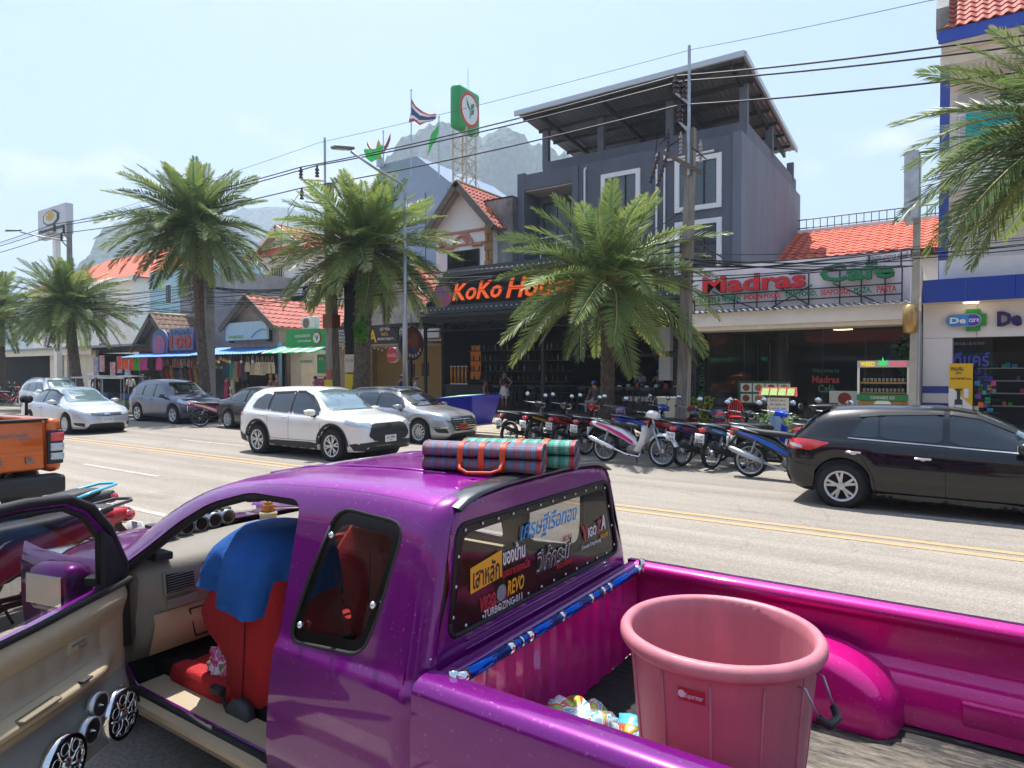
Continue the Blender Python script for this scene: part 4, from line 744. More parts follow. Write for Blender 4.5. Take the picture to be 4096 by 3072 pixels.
def leaf_mat(name,c,tipc):
 m=bpy.data.materials.new(name);m.use_nodes=True;t=m.node_tree;b=t.nodes['Principled BSDF'];N=t.nodes.new;K=t.links.new
 b.inputs['Roughness'].default_value=.42;b.inputs['Specular IOR Level'].default_value=.45
 at=N('ShaderNodeAttribute');at.attribute_name='tip';oi=N('ShaderNodeObjectInfo');mx=N('ShaderNodeMix');mx.data_type='RGBA';mx.inputs[6].default_value=(*c,1);mx.inputs[7].default_value=(*tipc,1)
 hs=N('ShaderNodeHueSaturation');ma=N('ShaderNodeMath');ma.operation='MULTIPLY_ADD';ma.inputs[1].default_value=.7;ma.inputs[2].default_value=.68
 tr=N('ShaderNodeBsdfTranslucent');ms=N('ShaderNodeMixShader');ms.inputs[0].default_value=.4;pw=N('ShaderNodeMath');pw.operation='POWER';pw.inputs[1].default_value=2.5
 ms2=N('ShaderNodeMath');ms2.operation='MULTIPLY';K(at.outputs['Fac'],pw.inputs[0]);K(pw.outputs[0],ms2.inputs[0]);K(oi.outputs['Random'],ms2.inputs[1])
 K(ms2.outputs[0],mx.inputs[0]);K(oi.outputs['Random'],ma.inputs[0]);K(ma.outputs[0],hs.inputs['Value']);K(mx.outputs[2],hs.inputs['Color']);K(hs.outputs[0],b.inputs['Base Color']);K(hs.outputs[0],tr.inputs[0])
 K(b.outputs[0],ms.inputs[1]);K(tr.outputs[0],ms.inputs[2]);K(ms.outputs[0],t.nodes['Material Output'].inputs[0]);return m
m_leaf=leaf_mat('palm_leaflet',(.13,.205,.065),(.4,.36,.06));m_rach=mat('palm_midrib','#8f8a4a',.6);m_dead=leaf_mat('dry_leaflet',(.2,.15,.09),(.3,.22,.1))
def frond_mesh(Lf,droop,seed,mt,nl=58,lw=.046):
 rnd=random.Random(seed);vs=[];fs=[];mi=[];tip=[]
 def P_(s):return Vector((Lf*(s-.12*droop*s**2.4),.05*math.sin(s*2+seed),-Lf*droop*.62*s**2.1))
 b=MB();b.tube([P_(k/9)for k in range(10)],[.028*(1-.85*k/9)+.003 for k in range(10)],4,caps=False)
 vs+=b.v;fs+=b.f;mi+=[1]*len(b.f);tip+=[0]*len(b.v)
 for k in range(nl):
  s=.1+.9*(k/(nl-1))**.95;p=P_(s);t=(P_(min(1,s+.01))-P_(s-.01)).normalized();nrm=Vector((0,1,0)).cross(t)*-1
  for sd in(-1,1):
   ln=(.56*math.sin(PI*min(1,.2+.78*s))**.6+.06)*(Lf/3)*rnd.uniform(.85,1.12)
   f=.62+.5*s+rnd.uniform(-.12,.12);v=rnd.uniform(-.05,.6)*(1-.3*s)
   d=(t*f+Vector((0,sd,0))*1.0+nrm*v).normalized();e=p+d*ln+Vector((0,0,-.09*ln-.05*ln*rnd.random()))
   md=p.lerp(e,.45)+nrm*.012;wv=(d.cross(nrm)).normalized()*lw*.5;o=len(vs)
   vs+=[tuple(p),tuple(md+wv),tuple(e),tuple(md-wv)];fs+=[(o,o+1,o+2),(o,o+2,o+3)];mi+=[0,0];tip+=[0,.35+.3*s,.6+.4*s,.35+.3*s]
 me=bpy.data.meshes.new('frond');me.from_pydata(vs,[],fs);me.materials.append(mt);me.materials.append(m_rach);me.polygons.foreach_set('material_index',mi)
 a=me.attributes.new('tip','FLOAT','POINT');a.data.foreach_set('value',tip);return me
FR_=[frond_mesh(3,d,i,m_leaf)for i,d in enumerate((.15,.3,.45,.6,.75,.9,1.05))];FD_=[frond_mesh(3,1.1,20,m_dead,36)]
m_bark=mat('palm_bark','#63584c',.95,var=.5,vs=7,bump=.6,bs=25);m_boot=mat('palm_boot','#5b4a36',.95,var=.5,vs=8)
def palm(base,crown,Lf,n,lab,rt=.22,seed=1,dead=0,grey=None):
 rnd=random.Random(seed);root=emp('palm_tree',base,lab,'palm tree','palms planted along the pavement');base=Vector(base);crown=Vector(crown)
 H_=(crown-base).length;b=MB();b.smooth=False;rows=[];nr=int(H_/.085);nc=22
 for j in range(nr+1):
  f=j/nr;c=base.lerp(crown,f)+Vector((.25*math.sin(f*2.4+seed)*f*(1-f),0,0));row=[]
  for k in range(nc):
   ph=2*PI*k/nc;dia=math.sin(7*ph+j*1.15)*math.sin(j*1.05+1.3);r=rt*(1.22-.3*min(1,f*3)+.1*f)+.03*dia+.012*rnd.uniform(-1,1)
   row.append((c.x+r*math.cos(ph),c.y+r*math.sin(ph),c.z))
  rows.append(row)
 b.grid(rows,closed=True);b.build('trunk',m_bark,root,fix=False)
 b=MB()
 for k in range(46):
  a=k*2.4;z=crown.z-.9+.9*k/46;r0=rt*1.02;q=Vector((crown.x+r0*math.cos(a),crown.y+r0*math.sin(a),z));o_=Vector((math.cos(a),math.sin(a),0));w=Vector((-math.sin(a),math.cos(a),0))*.05
  l_=rnd.uniform(.16,.34);b._add([q-w,q+w,q+o_*.12+Vector((0,0,l_))+w*.5,q+o_*.12+Vector((0,0,l_))-w*.5,q+o_*.05],[(0,1,2,3),(0,4,1),(1,4,2),(0,3,4)])
 b.build('leaf_boot',m_boot,root,kind='stuff')
 for k in range(n):
  f=(k+.5)/n;az=k*2.39996+rnd.uniform(-.25,.25);el=R(88-122*f**.92+rnd.uniform(-7,7));v=min(6,max(0,int(1+5.6*(1-abs(f-.55))*f+rnd.uniform(-.6,1.2))))if f<.8 else rnd.choice((2,3,4))
  o=link('frond',FR_[v],root);s=Lf/3*rnd.uniform(.88,1.08)*(.72+.28*min(1,f*3.5))*(1 if f<.85 else .9)
  M_=Matrix.Rotation(az,4,'Z')@Matrix.Rotation(-el,4,'Y')@Matrix.Rotation(rnd.uniform(-.5,.5),4,'X')@Matrix.Scale(s,4)
  M_.translation=crown-root.location+Vector((.12*math.cos(az),.12*math.sin(az),.16*(1-f)));o.matrix_basis=M_
 for k in range(dead):
  az=k*2.1+.6;o=link('dry_frond',FD_[0],root);M_=Matrix.Rotation(az,4,'Z')@Matrix.Rotation(R(55),4,'Y')@Matrix.Scale(Lf/3.4,4);M_.translation=crown-root.location+Vector((0,0,-.3));o.matrix_basis=M_
 return root
palm((-7.84,16.0,ZP),(-7.72,16.0,4.25),2.95,66,'bushy palm with scaly brown trunk in front of the black bar',.185,1)
palm((-17.75,16.5,ZP),(-17.35,16.5,6.2),3.2,110,'dense tall palm beside the street lamp with a vine on its trunk',.29,2)
palm((-27.35,16.5,ZP),(-28.1,16.5,8.3),3.5,100,'tallest palm with slender trunk in front of the discount sign',.2,3,2)
palm((-39.2,16.5,ZP),(-40.7,16.5,5.5),3.3,90,'short leaning palm near the hotel sign post',.25,4)
palm((-50.0,16.5,ZP),(-50.6,16.5,5.7),3.4,60,'farthest short palm at the far end of the palm row',.3,5)
palm((2.1,15.6,ZP),(1.9,15.4,6.2),2.9,96,'thick palm with drooping fronds in front of the pharmacy',.3,6,1)
def vine(name,lab,boxes,n,seed,m,sz=.09):
 rnd=random.Random(seed);b=MB()
 for _ in range(n):
  x0,x1,y0,y1,z0,z1=rnd.choice(boxes);c=Vector((rnd.uniform(x0,x1),rnd.uniform(y0,y1),rnd.uniform(z0,z1)));d=Vector((rnd.gauss(0,1),rnd.gauss(0,1),rnd.gauss(-.3,.6))).normalized();w=d.orthogonal().normalized();s=sz*rnd.uniform(.6,1.3)
  b._add([c-d*s,c+w*s*.55,c+d*s,c-w*s*.55],[(0,1,2,3)])
 return b.build(name,m,label=lab,cat='plant',fix=False)
m_vine=mat('vine_leaf','#4f8a2e',.5,var=.4,vs=5,translucent=.25);m_ivy=mat('ivy_leaf','#2f5a33',.5,var=.5,vs=6,translucent=.2)
vine('trunk_vine','bright green creeper growing up the trunk of the tall palm',[(-17.55,-17.1,16.05,16.3,2.9,5.2),(-17.5,-16.95,16.0,16.2,3.0,3.8)],170,3,m_vine,.11)
vine('wall_ivy','dark ivy climbing the post between bar and cafe',[(-7.95,-7.5,23.2,23.5,.4,3.6),(-7.95,-7.4,23.1,23.5,.3,1.2)],420,4,m_ivy)
vine('hanging_ivy','leafy ivy hanging down beside the weed cart',[(-1.5,-1.2,23.2,23.5,1.5,3.5),(-1.7,-1.2,23.2,23.5,2.2,2.8)],230,5,m_ivy)
vine('yellow_shrub','small yellow green shrub at the foot of the utility pole',[(-7.7,-7.0,22.4,22.9,ZP,1.1)],260,6,mat('shrub_leaf','#7d8f2c',.6,var=.5,vs=6,translucent=.2),.08)
HD=vine('clipped_hedge','small clipped hedge bush behind the parked scooters',[(-4.0,-3.2,16.2,17.0,ZP,.95)],700,7,mat('hedge_leaf','#4a6a2c',.6,var=.5,vs=6,translucent=.2),.05)
m_pole=mat('weathered_pole','#8b857c',.9,var=.45,vs=2.5,bump=.3,stretch=(4,4,.5));m_pole2=mat('concrete_pole','#8d8d8b',.9,var=.3,vs=2);m_brown=mat('porcelain_brown','#3a1d18',.25);m_ins=mat('porcelain_grey','#9a938c',.3)
def insul(b,p,n=4,r=.07,h=.3):
 for k in range(n):b.cyl((p[0],p[1],p[2]+h*k/n),(p[0],p[1],p[2]+h*(k+.55)/n),r,r*.7,n=10)
 b.cyl((p[0],p[1],p[2]),(p[0],p[1],p[2]+h+.05),r*.45,n=8)
def upole(base,top,w0,w1,lab,m=m_pole,rod=None,arms=(),name='utility_pole'):
 root=emp(name,base,lab,'utility pole','utility poles along the pavement');b=MB();a=Vector(base);c=Vector(top)
 b._add([a+Vector((sx*w0,sy*w0,0))for sx,sy in((-1,-1),(1,-1),(1,1),(-1,1))]+[c+Vector((sx*w1,sy*w1,0))for sx,sy in((-1,-1),(1,-1),(1,1),(-1,1))],[(0,1,5,4),(1,2,6,5),(2,3,7,6),(3,0,4,7),(4,5,6,7)]);b.build('post',m,root)
 if rod:b=MB();b.box(c.x-.03,c.x+.03,c.y-.2,c.y-.14,c.z-1.2,rod);b.build('earth_rod',m_galv,root)
 return root
PA0,PA1=(-5.8,16.3,ZP),(-5.6,16.3,8.05)
UA=upole(PA0,PA1,.145,.1,'weathered utility pole with brown insulators and wooden crossarm beside the bar',rod=atY(1498,103,16.3).z)
def zz(x,y,Y=16.2):return atY(*z4(x,y),Y)
i1,i2,i3=zz(1060,410),zz(1108,440),zz(1085,585)
for p in(i1,i2,i3):b=MB();b.smooth=False;insul(b,p,3,.09,.38);b.build('insulator',m_brown,UA)
b=MB();b.cyl(i1,(-5.62,16.2,zz(1140,475).z),.035,n=6);b.cyl(i2,(-5.62,16.2,zz(1140,475).z),.03,n=6);b.cyl(i3,(-5.65,16.2,zz(1130,640).z),.035,n=6);b.cyl((-5.66,16.2,8.1),(-5.6,16.2,7.0),.03,n=6);b.build('bracket',m_galv,UA)
ca,cb_=zz(990,770,15.9),zz(1215,890,16.1);b=MB();v=cb_-ca;b.prism([ca+Vector((0,-.05,-.06)),ca+Vector((0,.05,-.06)),ca+Vector((0,.05,.06)),ca+Vector((0,-.05,.06))],v);b.build('crossarm',m_wood,UA)
for x,y in((960,770),(1005,790)):p=zz(x,y,15.8);b=MB();b.M=Matrix.Translation(p)@Matrix.Rotation(R(18),4,'Y');insul(b,(0,0,-.75),6,.06,.72);b.build('fuse_cutout',m_brown,UA)
for x,y,mm in((1015,760,m_brown),(1090,780,m_ins),(1210,830,m_ins)):p=zz(x,y,16);b=MB();insul(b,(p.x,p.y,p.z),5,.05,.5);b.build('arrester',mm,UA)
b=MB()
for x0_,y0_,x1_,y1_ in((950,670,940,770),(1015,665,990,700),(1015,665,960,720),(1090,685,1020,730),(1160,740,1245,810)):b.cyl(zz(x0_,y0_,15.9),zz(x1_,y1_,15.9),.014,n=5)
b.build('jumper_lead',m_blackr,UA)
for k in range(2):part('meter_box',mat('meter_grey','#a3a5a2',.5),UA,(-6.35,-6.05,16.1,16.3,2.5+k*-.75,3.1+k*-.75))
UB=upole((-19.3,16.7,ZP),(-19.55,16.7,9.0),.19,.13,'grey wooden pole carrying black cable coils in front of the bank booth',rod=atY(690,306,16.7).z)
for u,v in((650,385),(685,382),(652,430)):p=atY(u,v,16.5);b=MB();insul(b,(p.x,p.y,p.z),3,.09,.36);b.build('insulator',m_brown,UB)
b=MB();p=atY(650,388,16.5);q=atY(660,435,16.5);b.cyl(p,(-19.55,16.55,p.z-.25),.035,n=6);b.cyl(q,(-19.55,16.55,q.z-.25),.035,n=6);b.build('bracket',m_galv,UB)
b=MB()
for k in range(7):t0=k*.9;b.tube([(-20.3+.42*math.cos(t)+.1*math.sin(k*3),16.5+.05*math.sin(k),4.75+.38*math.sin(t)+.04*k)for t in[t0+2*PI*i/14 for i in range(15)]],.02,5)
b.box(-21.4,-20.8,16.4,16.6,4.7,4.9,bev=.04);b.build('cable_coil',m_blackr,UB)
part('red_plate',mat('plate_red','#b8372f',.5),UB,(-19.45,-19.2,16.48,16.5,1.75,2.05));part('rust_band',mat('rust_band','#7a4a38',.8,var=.3),UB,(-19.68,-19.17,16.5,16.9,3.6,4.1));part('yellow_notice',mat('notice_yellow','#d0ae1c',.6),UB,(-19.55,-19.1,16.45,16.47,1.1,1.68))
UB2=upole((-18.55,16.95,ZP),(-18.6,16.95,7.2),.17,.14,'blackened utility pole hung with tangled cables and a yellow notice',m=mat('blackened_pole','#3b3733',.9,var=.4,vs=3))
b=MB();rr=random.Random(4)
for k in range(16):x=-18.58+rr.uniform(-.16,.16);b.tube([(x,16.76,7-rr.random()),(x+rr.uniform(-.1,.1),16.72,5.5),(x+rr.uniform(-.15,.15),16.74,3.6+rr.random()),(x,16.76,2.6-rr.random()*.5)],.018,4)
b.build('cable_tangle',m_blackr,UB2,kind='stuff')
part('paper_notice',mat('notice_paper','#c9bba8',.8,var=.3,vs=20),UB2,(-18.5,-17.95,16.5,16.52,1.95,2.6));part('yellow_notice',mat('notice_yellow','#d0ae1c',.6),UB2,(-18.5,-17.95,16.51,16.53,1.25,1.9))
text('ห้าม จอด',(-18.22,16.495,2.4),.4,.12,mat('ink_brown','#5a3a30',.8),UB2,ex=.001)
pc=atY(449,820,17.2);UC=upole((pc.x,17.2,ZP),(pc.x+.1,17.2,9.2),.24,.15,'grey concrete pole standing right behind the tallest palm',m=m_pole2)
pd=atY(152,700,17.0);UD=upole((pd.x,17,ZP),(pd.x,17,atY(153,478,17).z),.14,.1,'far concrete pole with stepped insulators beside the hotel sign',m=m_pole2)
for u,v in((118,500),(138,503),(133,520)):p=atY(u,v,16.6);b=MB();insul(b,(p.x,p.y,p.z),3,.1,.4);b.build('insulator',m_brown,UD);b=MB();b.cyl(p,(pd.x,17,p.z-.4),.04,n=5);b.build('bracket',m_galv,UD)
UE=upole((-1.1,22.2,ZP),(-1.02,22.2,6.4),.1,.09,'slim pale pole holding a tall light box between cafe and pharmacy',m=mat('pale_pole','#b0aca2',.8,var=.2,vs=3))
lb0,lb1=atY(1962,362,22.2),atY(1985,500,22.2);part('light_box',mat('lightbox_side','#b9bcbd',.35,.5,var=.3,vs=2),UE,(-1.3,-.95,21.3,22.3,6.2,8.05));part('light_box_face',mat('lightbox_face','#8aa59a',.4),UE,(-.95,-.93,21.35,22.25,6.25,8.0));part('bracket',m_steel,UE,(-1.35,-.4,21.7,21.75,8.06,8.1))
b=MB();b.smooth=True;p=atY(1957,690,22.0);b.lathe([(.02,-.42),(.17,-.38),(.2,-.1),(.2,.1),(.17,.38),(.02,.42)],14,(-1.15,21.9,p.z));b.build('meter_drum',mat('drum_tan','#b08f58',.3,.5),UE)
b=MB();b.cyl((-.95,22.15,ZP),(-.95,22.15,3.7),.05,n=8);b.build('conduit',m_galv,UE)
def lamp(x,y,zt,hy,hz,lab):
 root=emp('street_lamp',(x,y,ZP),lab,'street lamp','street lamps along the pavement');b=MB();b.smooth=True
 b.tube([(x,y,ZP),(x,y,zt*.45),(x,y,zt*.47),(x,y,zt-.4)],[.085,.085,.06,.05],10);b.build('pole',m_galv,root)
 b=MB();b.smooth=True;d=hy-y;b.tube([(x,y,zt-.4),(x,y,zt-.1),(x,y+d*.05,zt+.1),(x,y+d*.5,zt+(hz-zt)*.55),(x,hy+.3,hz)],.04,8);b.build('arm',m_galv,root)
 b=MB();b.smooth=True;b.M=Matrix.Translation((x,hy,hz+.03))@Matrix.Rotation(R(12),4,'X');b.box(-.13,.13,-.4,.35,-.04,.05,bev=.035);h=b.build('lamp_head',mat('lamp_grey','#6f757a',.4,.4),root)
 b=MB();b.M=Matrix.Translation((x,hy,hz+.03))@Matrix.Rotation(R(12),4,'X');b.box(-.1,.1,-.34,.1,-.05,-.042);rebase(b.build('lamp_lens',mat('lamp_lens','#c9c6a8',.2),h),root)
lp=atY(875,700,16);hd=atX(742,322,lp.x);lamp(lp.x,16,atY(877,405,16).z,hd.y,hd.z,'tall galvanised street lamp reaching over the road beside the dense palm')
lp=atY(150,600,17.6);hd=atX(30,499,lp.x);lamp(lp.x,17.6,atY(128,530,17.6).z,hd.y,hd.z,'distant street lamp near the hotel sign')
m_wire=mat('black_cable','#191b20',.6)
def wire(pts,r,sag,lab,grp,name='power_cable',seg=14):
 P_=[]
 for a,c in zip(pts,pts[1:]):
  a,c=Vector(a),Vector(c)
  for k in range(seg):t=k/seg;p=a.lerp(c,t);p.z-=4*sag*t*(1-t)*(c-a).length/20;P_.append(p)
 P_.append(Vector(pts[-1]));b=MB();b.smooth=True;b.tube(P_,r,5);return b.build(name,m_wire,label=lab,cat='cable',group=grp)
tp=lambda p:Vector((p.x,p.y,p.z+.42))
mB=[tp(atY(u,v,16.5))for u,v in((650,385),(685,382),(652,430))];mD=[tp(atY(u,v,16.6))for u,v in((118,500),(138,503),(133,520))];mA=[tp(p)for p in(i1,i2,i3)]
rt_=[atY(2212,76,15.6),atY(2212,98,15.8),atY(2212,155,15.6)]
for k,nm_ in enumerate(('topmost','middle','lowest')):
 dr=(rt_[k]-mA[k]);far=mA[k]+dr*3.5;far.z=rt_[k].z-.3;lf=mD[k]+Vector((-34,.3,.3))
 wire([lf,mD[k],mB[k],mA[k],rt_[k],far],.022,.18,nm_+' of the three thick black power lines along the street','thick power lines')
a_t,b_t=atY(1498,106,16.15),atY(690,308,16.5);d_t=atY(153,480,17)
wire([d_t+Vector((-30,0,0)),d_t,b_t,a_t,atY(2000,3,15.8),atY(2400,-80,15.6)],.008,.1,'thin earth wire strung across the pole tops','thin wires')
rw=random.Random(11)
def bundle(a,c,n,spread,lab,grp,sag=(.05,.5),r=(.008,.02)):
 for k in range(n):
  da=Vector((0,rw.uniform(-.15,.15),rw.uniform(-spread,spread)));dc=Vector((0,rw.uniform(-.15,.15),rw.uniform(-spread,spread)));wire([Vector(a)+da,Vector(c)+dc],rw.uniform(*r),rw.uniform(*sag),lab,grp,'overhead_cable',9)
bundle((-5.7,16.2,4.55),(-1.1,22.1,5.35),11,.38,'thin black cable crossing in front of the cafe sign','cables before the cafe sign')
bundle((-1.1,22.1,5.4),(6,22,5.6),6,.25,'thin black cable running past the pharmacy','cables past the pharmacy')
bundle((-19.4,16.6,5.0),(-5.75,16.2,4.9),8,.5,'thin black cable strung along the bar front','cables before the bar',(.1,.3))
bundle((pc.x,17.1,5.4),(-19.4,16.7,4.9),14,.55,'thin black cable strung above the massage hut','cables above the massage hut')
bundle((pd.x,17,5.7),(pc.x,17.1,5.4),14,.8,'thin black cable strung above the souvenir stalls','cables above the souvenir stalls')
bundle((pd.x-30,17,5.5),(pd.x,17,5.7),8,.8,'thin black cable strung beyond the hotel sign','cables beyond the hotel sign')
bundle((-7.2,27,6.2),(-5.7,16.3,5.4),4,.3,'thin service cable from the grey building to the pole','service cables')
wire([atY(1105,560,23),(-14,26.9,6.8),(-5.7,16.3,6.1)],.012,.2,'service cable sloping down from the white gabled house','service cables','overhead_cable')
for k,(u,v)in enumerate(((655,405),(640,440))):
 p=atY(u,v,16.4);wire([p,p+Vector((-.9,0,-.7)),p+Vector((-1.0,.05,-1.6)),p+Vector((.4,.2,-2.8))],.012,.15,('upper','lower')[k]+' slack jumper wire looping down the grey wooden pole','jumper wires','overhead_cable',6)
m_tyre=mat('tyre_rubber','#1b1b1c',.85,var=.2,vs=20);m_rim=mat('alloy_rim','#b9bdc2',.3,.8);m_rimd=mat('rim_dark','#1e2023',.5,.4);m_plast=mat('black_plastic','#1d1f22',.6);m_chrome=mat('chrome','#d5d8da',.12,1)
m_cglass=mat('car_glass','#0d1215',.03,0,coat=1,spec=.8);m_wsl=mat('windscreen_sky','#7f969e',.04,.55,coat=1);m_wsd=mat('windscreen_dark','#20272c',.03,.25,coat=1)
m_lens=mat('lamp_clear','#aebac2',.08,.35,coat=1);m_lred=mat('lamp_red','#c01019',.1,0,coat=1,spec=.8);m_plate=mat('plate_white','#d3d6d6',.5);m_ink=mat('plate_ink','#23252b',.6);m_under=mat('underbody','#0b0b0c',.95)
def poly_bm(pts,res):
 bm=bmesh.new();vs=[bm.verts.new((p[0],p[1],0))for p in pts];f=bm.faces.new(vs);bmesh.ops.triangulate(bm,faces=[f])
 for _ in range(7):
  lg=[e for e in bm.edges if e.calc_length()>res]
  if not lg:break
  bmesh.ops.subdivide_edges(bm,edges=lg,cuts=1);bmesh.ops.triangulate(bm,faces=[f for f in bm.faces if len(f.verts)>3])
 return bm
def smooth_poly(pts,n=5):
 for _ in range(n):pass
 return pts
def chaikin(pts,it=2):
 for _ in range(it):
  o=[]
  for i in range(len(pts)):
   a,c=Vector(pts[i]),Vector(pts[(i+1)%len(pts)]);o+=[tuple(a.lerp(c,.12)),tuple(a.lerp(c,.88))]
  pts=o
 return pts
AX={'R':(Vector((0,1,0)),lambda p:Vector((p[0],-3,p[1]))),'L':(Vector((0,-1,0)),lambda p:Vector((p[0],3,p[1]))),'F':(Vector((-1,0,0)),lambda p:Vector((5,p[0],p[1]))),'B':(Vector((1,0,0)),lambda p:Vector((-5,p[0],p[1]))),'T':(Vector((0,0,-1)),lambda p:Vector((p[0],p[1],4)))}
def patch(tree,pts,ax,m,parent,name,off=.006,res=.07,rnd=0,label=None):
 if rnd:pts=chaikin(pts,rnd)
 bm=poly_bm(pts,res);d,st=AX[ax];vs=[]
 for v in bm.verts:
  s=st((v.co.x,v.co.y));h=tree.ray_cast(s,d)
  if h[0]is None:h=tree.find_nearest(s+d*(3 if ax!='F' and ax!='B' else 4));
  n=h[1]if h[1].dot(d)<0 else-h[1];vs.append(h[0]+n*off)
 bm.verts.index_update();fs=[[v.index for v in f.verts]for f in bm.faces];bm.free()
 me=bpy.data.meshes.new(name);me.from_pydata(vs,[],fs);me.materials.append(m);me.polygons.foreach_set('use_smooth',[True]*len(fs));bm=bmesh.new();bm.from_mesh(me);bmesh.ops.recalc_face_normals(bm,faces=bm.faces)
 if bm.faces and sum(f.normal.dot(d)for f in bm.faces)>0:bmesh.ops.reverse_faces(bm,faces=bm.faces)
 bm.to_mesh(me);bm.free();return link(name,me,parent,label)
_wh={}
def wheel_meshes(r,w,spokes,style,rimm):
 k=(r,w,spokes,style,rimm.name)
 if k in _wh:return _wh[k]
 rr=r*.69;t=MB();t.smooth=True;t.lathe([(rr,-w/2+.01),(r*.93,-w/2),(r*.985,-w/2+.03),(r,-w/4),(r,w/4),(r*.985,w/2-.03),(r*.93,w/2),(rr,w/2-.01)],32,axis='Y')
 q=MB();q.smooth=True;q.lathe([(rr+.004,-w/2+.005),(rr-.018,-w/2+.004),(rr-.03,-w/2+.03),(rr-.03,w/2-.02),(rr+.002,w/2)],32,axis='Y');q.smooth=False
 for i in range(spokes):
  a=2*PI*i/spokes;c,s=math.cos(a),math.sin(a);hw=.022 if style=='thin' else .02;sp=(.35 if style=='split' else .0)
  for e in((-sp,sp)if sp else(0,)):
   a2=a+e*.55;c2,s2=math.cos(a2),math.sin(a2);y0,y1=-w/2+.02,-w/2+.006
   b0=Vector((c*.05,0,s*.05));b1=Vector((c2*(rr-.02),0,s2*(rr-.02)));dv=(b1-b0).normalized();pv=Vector((-dv.z,0,dv.x))
   q._add([b0+pv*hw+Vector((0,y0,0)),b0-pv*hw+Vector((0,y0,0)),b1-pv*hw*.8+Vector((0,y1,0)),b1+pv*hw*.8+Vector((0,y1,0)),b0+pv*hw*.8+Vector((0,y0+.05,0)),b0-pv*hw*.8+Vector((0,y0+.05,0)),b1-pv*hw*.7+Vector((0,y1+.05,0)),b1+pv*hw*.7+Vector((0,y1+.05,0))],[(0,1,2,3),(0,3,7,4),(1,5,6,2),(2,6,7,3),(0,4,5,1)])
 q.lathe([(.0,-w/2+.008),(.055,-w/2+.01),(.065,-w/2+.05)],16,axis='Y');d=MB();d.lathe([(0,-w/2+.09),(rr-.02,-w/2+.09),(rr-.02,w/2-.01),(0,w/2-.01)],24,axis='Y')
 _wh[k]=(t.mesh('wheel',m_tyre),q.mesh('rim',rimm),d.mesh('brake_disc',m_rimd));return _wh[k]
def add_wheel(root,x,y,r,w=.2,spokes=10,style='thin',rimm=None,z=None):
 t,q,d=wheel_meshes(r,w,spokes,style,rimm or m_rim);o=link('wheel',t,root);o.location=(x,y,r if z is None else z)
 if y>0:o.rotation_euler=(0,0,PI)
 link('rim',q,o);link('brake_disc',d,o);o.rotation_euler.y=random.uniform(0,1);return o
def car_body(sp):
 Lh=sp['L']/2;W_=sp['W']/2;R_=sp['r'];Ra=sp.get('ra',R_+.055);xs=set()
 n=int(sp['L']/.13)
 for i in range(n+1):xs.add(round(-Lh+.04+(sp['L']-.08)*i/n,3))
 for x0 in(sp['xf'],sp['xr']):
  for k in range(-8,9):xs.add(round(x0+Ra*math.sin(k/8*PI/2),3))
  xs.add(round(x0+Ra+.015,3));xs.add(round(x0-Ra-.015,3))
 for t in('top',):
  for x,_ in sp[t]:xs.add(round(max(-Lh+.02,min(Lh-.02,x)),3))
 for e in(.0,.008,.025,.06,.11):xs.add(round(-Lh+e,3));xs.add(round(Lh-e,3))
 xs=sorted(xs);xs2=[xs[0]]
 for x in xs[1:]:
  if x-xs2[-1]>.012:xs2.append(x)
 rows=[]
 for x in xs2:
  zb=sinterp(sp['bot'],x);zl=zb
  for x0 in(sp['xf'],sp['xr']):
   if abs(x-x0)<Ra:zl=max(zl,R_+math.sqrt(Ra*Ra-(x-x0)**2))
  w=W_*sinterp(sp['plan'],x);zs=sinterp(sp['belt'],x);ztp=sinterp(sp['top'],x);zs=min(zs,ztp-.012);zl=min(zl,zs-.1);wr=sp['roofw']/2*(sinterp(sp['plan'],x)*.25+.75)
  t=max(0,min(1,(ztp-zs-.04)/.3));t=t*t*(3-2*t)
  P_=[(0,zl),(w*.84,zl),(w*.955,zl+.012),(w*.988,zl+(zs-zl)*.22),(w*1.0,zl+(zs-zl)*.5),(w*.992,zl+(zs-zl)*.8),(w*.972,zs-.03),(w*.945,zs)]
  hood=[(.9*w,zs+(ztp-zs)*.35),(.78*w,zs+(ztp-zs)*.7),(.55*w,zs+(ztp-zs)*.9),(.25*w,zs+(ztp-zs)*.985),(0,ztp)]
  g=ztp-zs;base=.925*w;cab=[(base,zs+.02),(base+(wr-base)*.5+.018,zs+g*.5),(wr,ztp-.075 if g>.2 else ztp-.03),(wr*.8,ztp-.02),(0,ztp)]
  P_+=[(a[0]*(1-t)+c[0]*t,a[1]*(1-t)+c[1]*t)for a,c in zip(hood,cab)]
  rows.append([(x,-y,z)for y,z in P_]+[(x,y,z)for y,z in P_[-2:0:-1]])
 b=MB();b.smooth=True;nn=len(rows[0]);b.grid(rows,closed=True)
 for i,(f)in enumerate(b.f):
  k=i%nn
  if k==0 or k==nn-1:b.mi[i]=1
 for rw_,fl in((rows[0],1),(rows[-1],0)):
  c=Vector((rw_[0][0],0,sum(p[2]for p in rw_)/nn));o=len(b.v);b.v+=[tuple(c)];base=0 if fl else(len(rows)-1)*nn
  for k in range(nn):b.f.append((o,base+(k+1)%nn,base+k)if fl else(o,base+k,base+(k+1)%nn));b.mi.append(0);b.sm.append(True)
 return b
